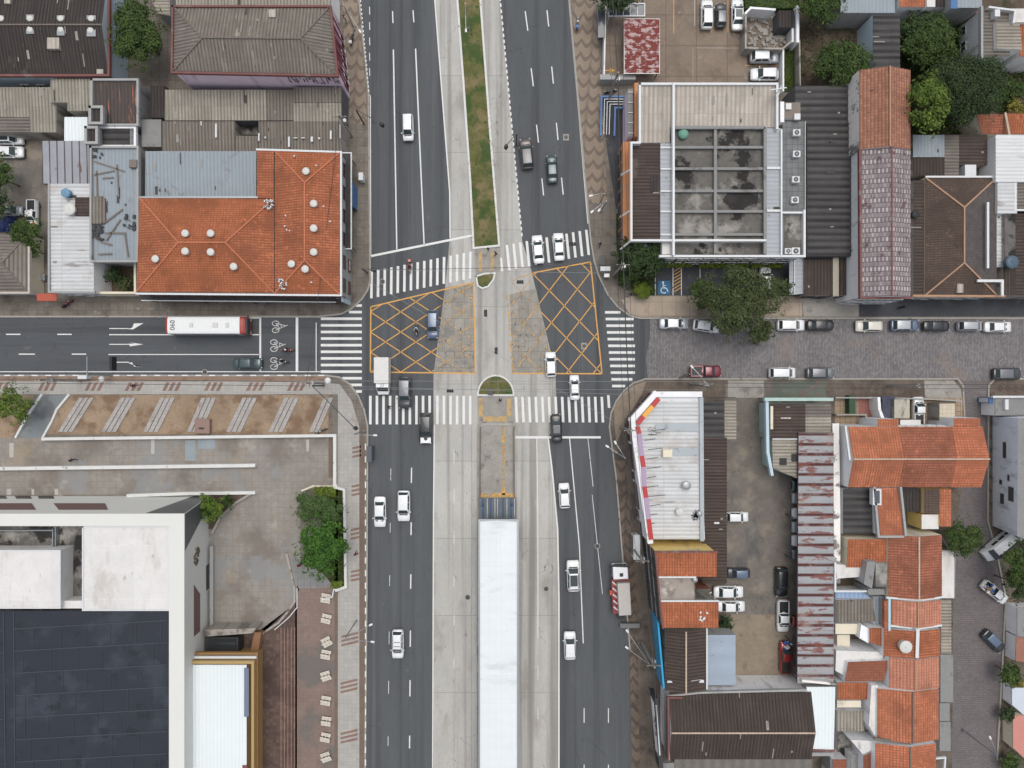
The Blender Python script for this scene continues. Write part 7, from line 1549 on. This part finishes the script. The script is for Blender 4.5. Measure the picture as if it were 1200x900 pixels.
# small cabinets, bins, signs
def cab(label,p,w_,d,h,m,name='cabinet',cat='cabinet',rz=0,group=None):
    c=W(p,h); t=thing(name,label,cat,(c.x,c.y,.13),group); MB().box((c.x,c.y,.13+h/2),(w_,d,h),R(rz)).build('casing',m,t,bevel=.04); MB().box((c.x,c.y,.13+h+.02),(w_*1.08,d*1.08,.05),R(rz)).build('lid',m,t,bevel=.01); MB().box((c.x-w_/2-.01,c.y,.13+h*.5),(.03,d*.8,h*.8),R(rz)).build('door',frame_w if m is not frame_w else steel,t)
cab('white cabinet on the office corner pavement, left of a pair',(706.5,315),.7,.6,1.2,frame_w); cab('white cabinet on the office corner pavement, right of a pair',(712.5,315),.6,.6,1.3,frame_w); cab('grey cabinet above the white pair on the office corner',(706,305),.7,1.3,.5,steel_d,'utility_box','utility box'); cab('pale cabinet below the white pair on the office corner',(711,323),.7,.5,1.1,steel)
cab('light sign box on the upper left pavement near the crosswalk',(423,207),.6,1.0,1.6,frame_w,'sign_box','sign'); cab('small steel cabinet under the blue signboard by the orange roof',(408,310),.6,1.6,1.2,steel)
cab('white kiosk box beside the corner of the three storey block',(746,641),.9,3.3,2.2,frame_w,'kiosk','kiosk'); cab('low grey box behind the red truck at the kerb',(738,733),2.6,.6,.9,simple('grey_box',(120,122,120),.7),'barrier','barrier')
cab('white low box on the grass semicircle island',(575,459),.7,.9,.5,steel_d,'utility_box','utility box'); cab('rectangular bus stop panel on the lower left kerb',(433,532),.6,2.1,2.2,glassb,'information_panel','sign'); cab('air conditioner like crate in the yard beside the white wall',(48,325),1.2,.9,.8,steel,'crate','crate')
cab('pale notice panel on the side street kerb beside the utility pole',(97,442),1.2,.5,1.2,frame_w,'notice_panel','sign'); cab('blue street sign box on the corner pavement at the right',(1162,469),.8,.8,2.4,blue_m,'sign_box','sign')
t=thing('parasol','small round white parasol on the side street pavement','parasol',(*W((118.5,444),2).xy,.13)); c=W((118.5,444),2.2); MB().dome((c.x,c.y,2.1),.42,.25,14,3).build('canopy',frame_w,t); MB().cyl((c.x,c.y,.13),(c.x,c.y,2.2),.03,.03,6).build('pole',steel,t)
t=thing('parasol','round white dome light at the side street corner pole','dome light',(*W((384,446),3).xy,.13)); c=W((384,446),5); MB().dome((c.x,c.y,4.9),.45,.3,14,3).build('dome',lamp_w,t); MB().cyl((c.x,c.y,.13),(c.x,c.y,5),.05,.05,6).build('pole',steel,t)
t=thing('tarpaulin_heap','crumpled dark blue tarpaulin under the trees at the left edge','tarpaulin',(*W((10,263),.5).xy,.1)); mb=MB(); rn=random.Random(5)
g_=[[W((-6+i*5,254+j*4.5),.3+rn.random()*.6) for i in range(6)] for j in range(5)]
for j in range(4):
    for i in range(5): mb.poly([g_[j][i],g_[j][i+1],g_[j+1][i+1],g_[j+1][i]])
mb.build('sheet',tarp,t,smooth=False)
for k in list(TPL.values()): kill(k)
# plaza repairs, drains, gullies
sheet('plaza_patch',[rc(217,516,229,540),rc(232,515,252,526)],mat('bluish_repair',(150,160,164),.08,.6,.9),Z1+.006)
sheet('plaza_patch',[rc(11,519,16,536),rc(177,515,181,532),rc(359,515,362,529),rc(8,573,13,580),rc(37,573,40,580),rc(64,573,68,580)],mat('pale_repair',(186,182,174),.08,.6,.9),Z1+.008)
sheet('plaza_patch',[[(341,650),(360,660),(378,672),(392,688),(350,690),(346,682)]],mat('grey_repair',(138,138,136),.14,.5,.9,brick=(.95,.95,.05,(120,118,114),.05,0,0)),Z1+.006)
for i,(x,y) in enumerate(((596,570),(548,700),(640,690),(448,330),(700,640),(240,436))):
    c=W((x,y),0); t=thing('drain_cover','round iron drain cover '+('in the right bus lane beside the north end of the platform','in the left bus lane beside the white shelter','in the right bus lane beside the white shelter','at the upper left kerb below the crosswalk','in the right carriageway beside the corner store','at the side street kerb beside the flower bed pavement')[i],'drain cover',(c.x,c.y,0)); MB().cyl((c.x,c.y,.005),(c.x,c.y,.024),.32,.32,18).build('cover',steel_d,t); MB().cyl((c.x,c.y,.003),(c.x,c.y,.019),.42,.42,18).build('ring',conc_old,t)
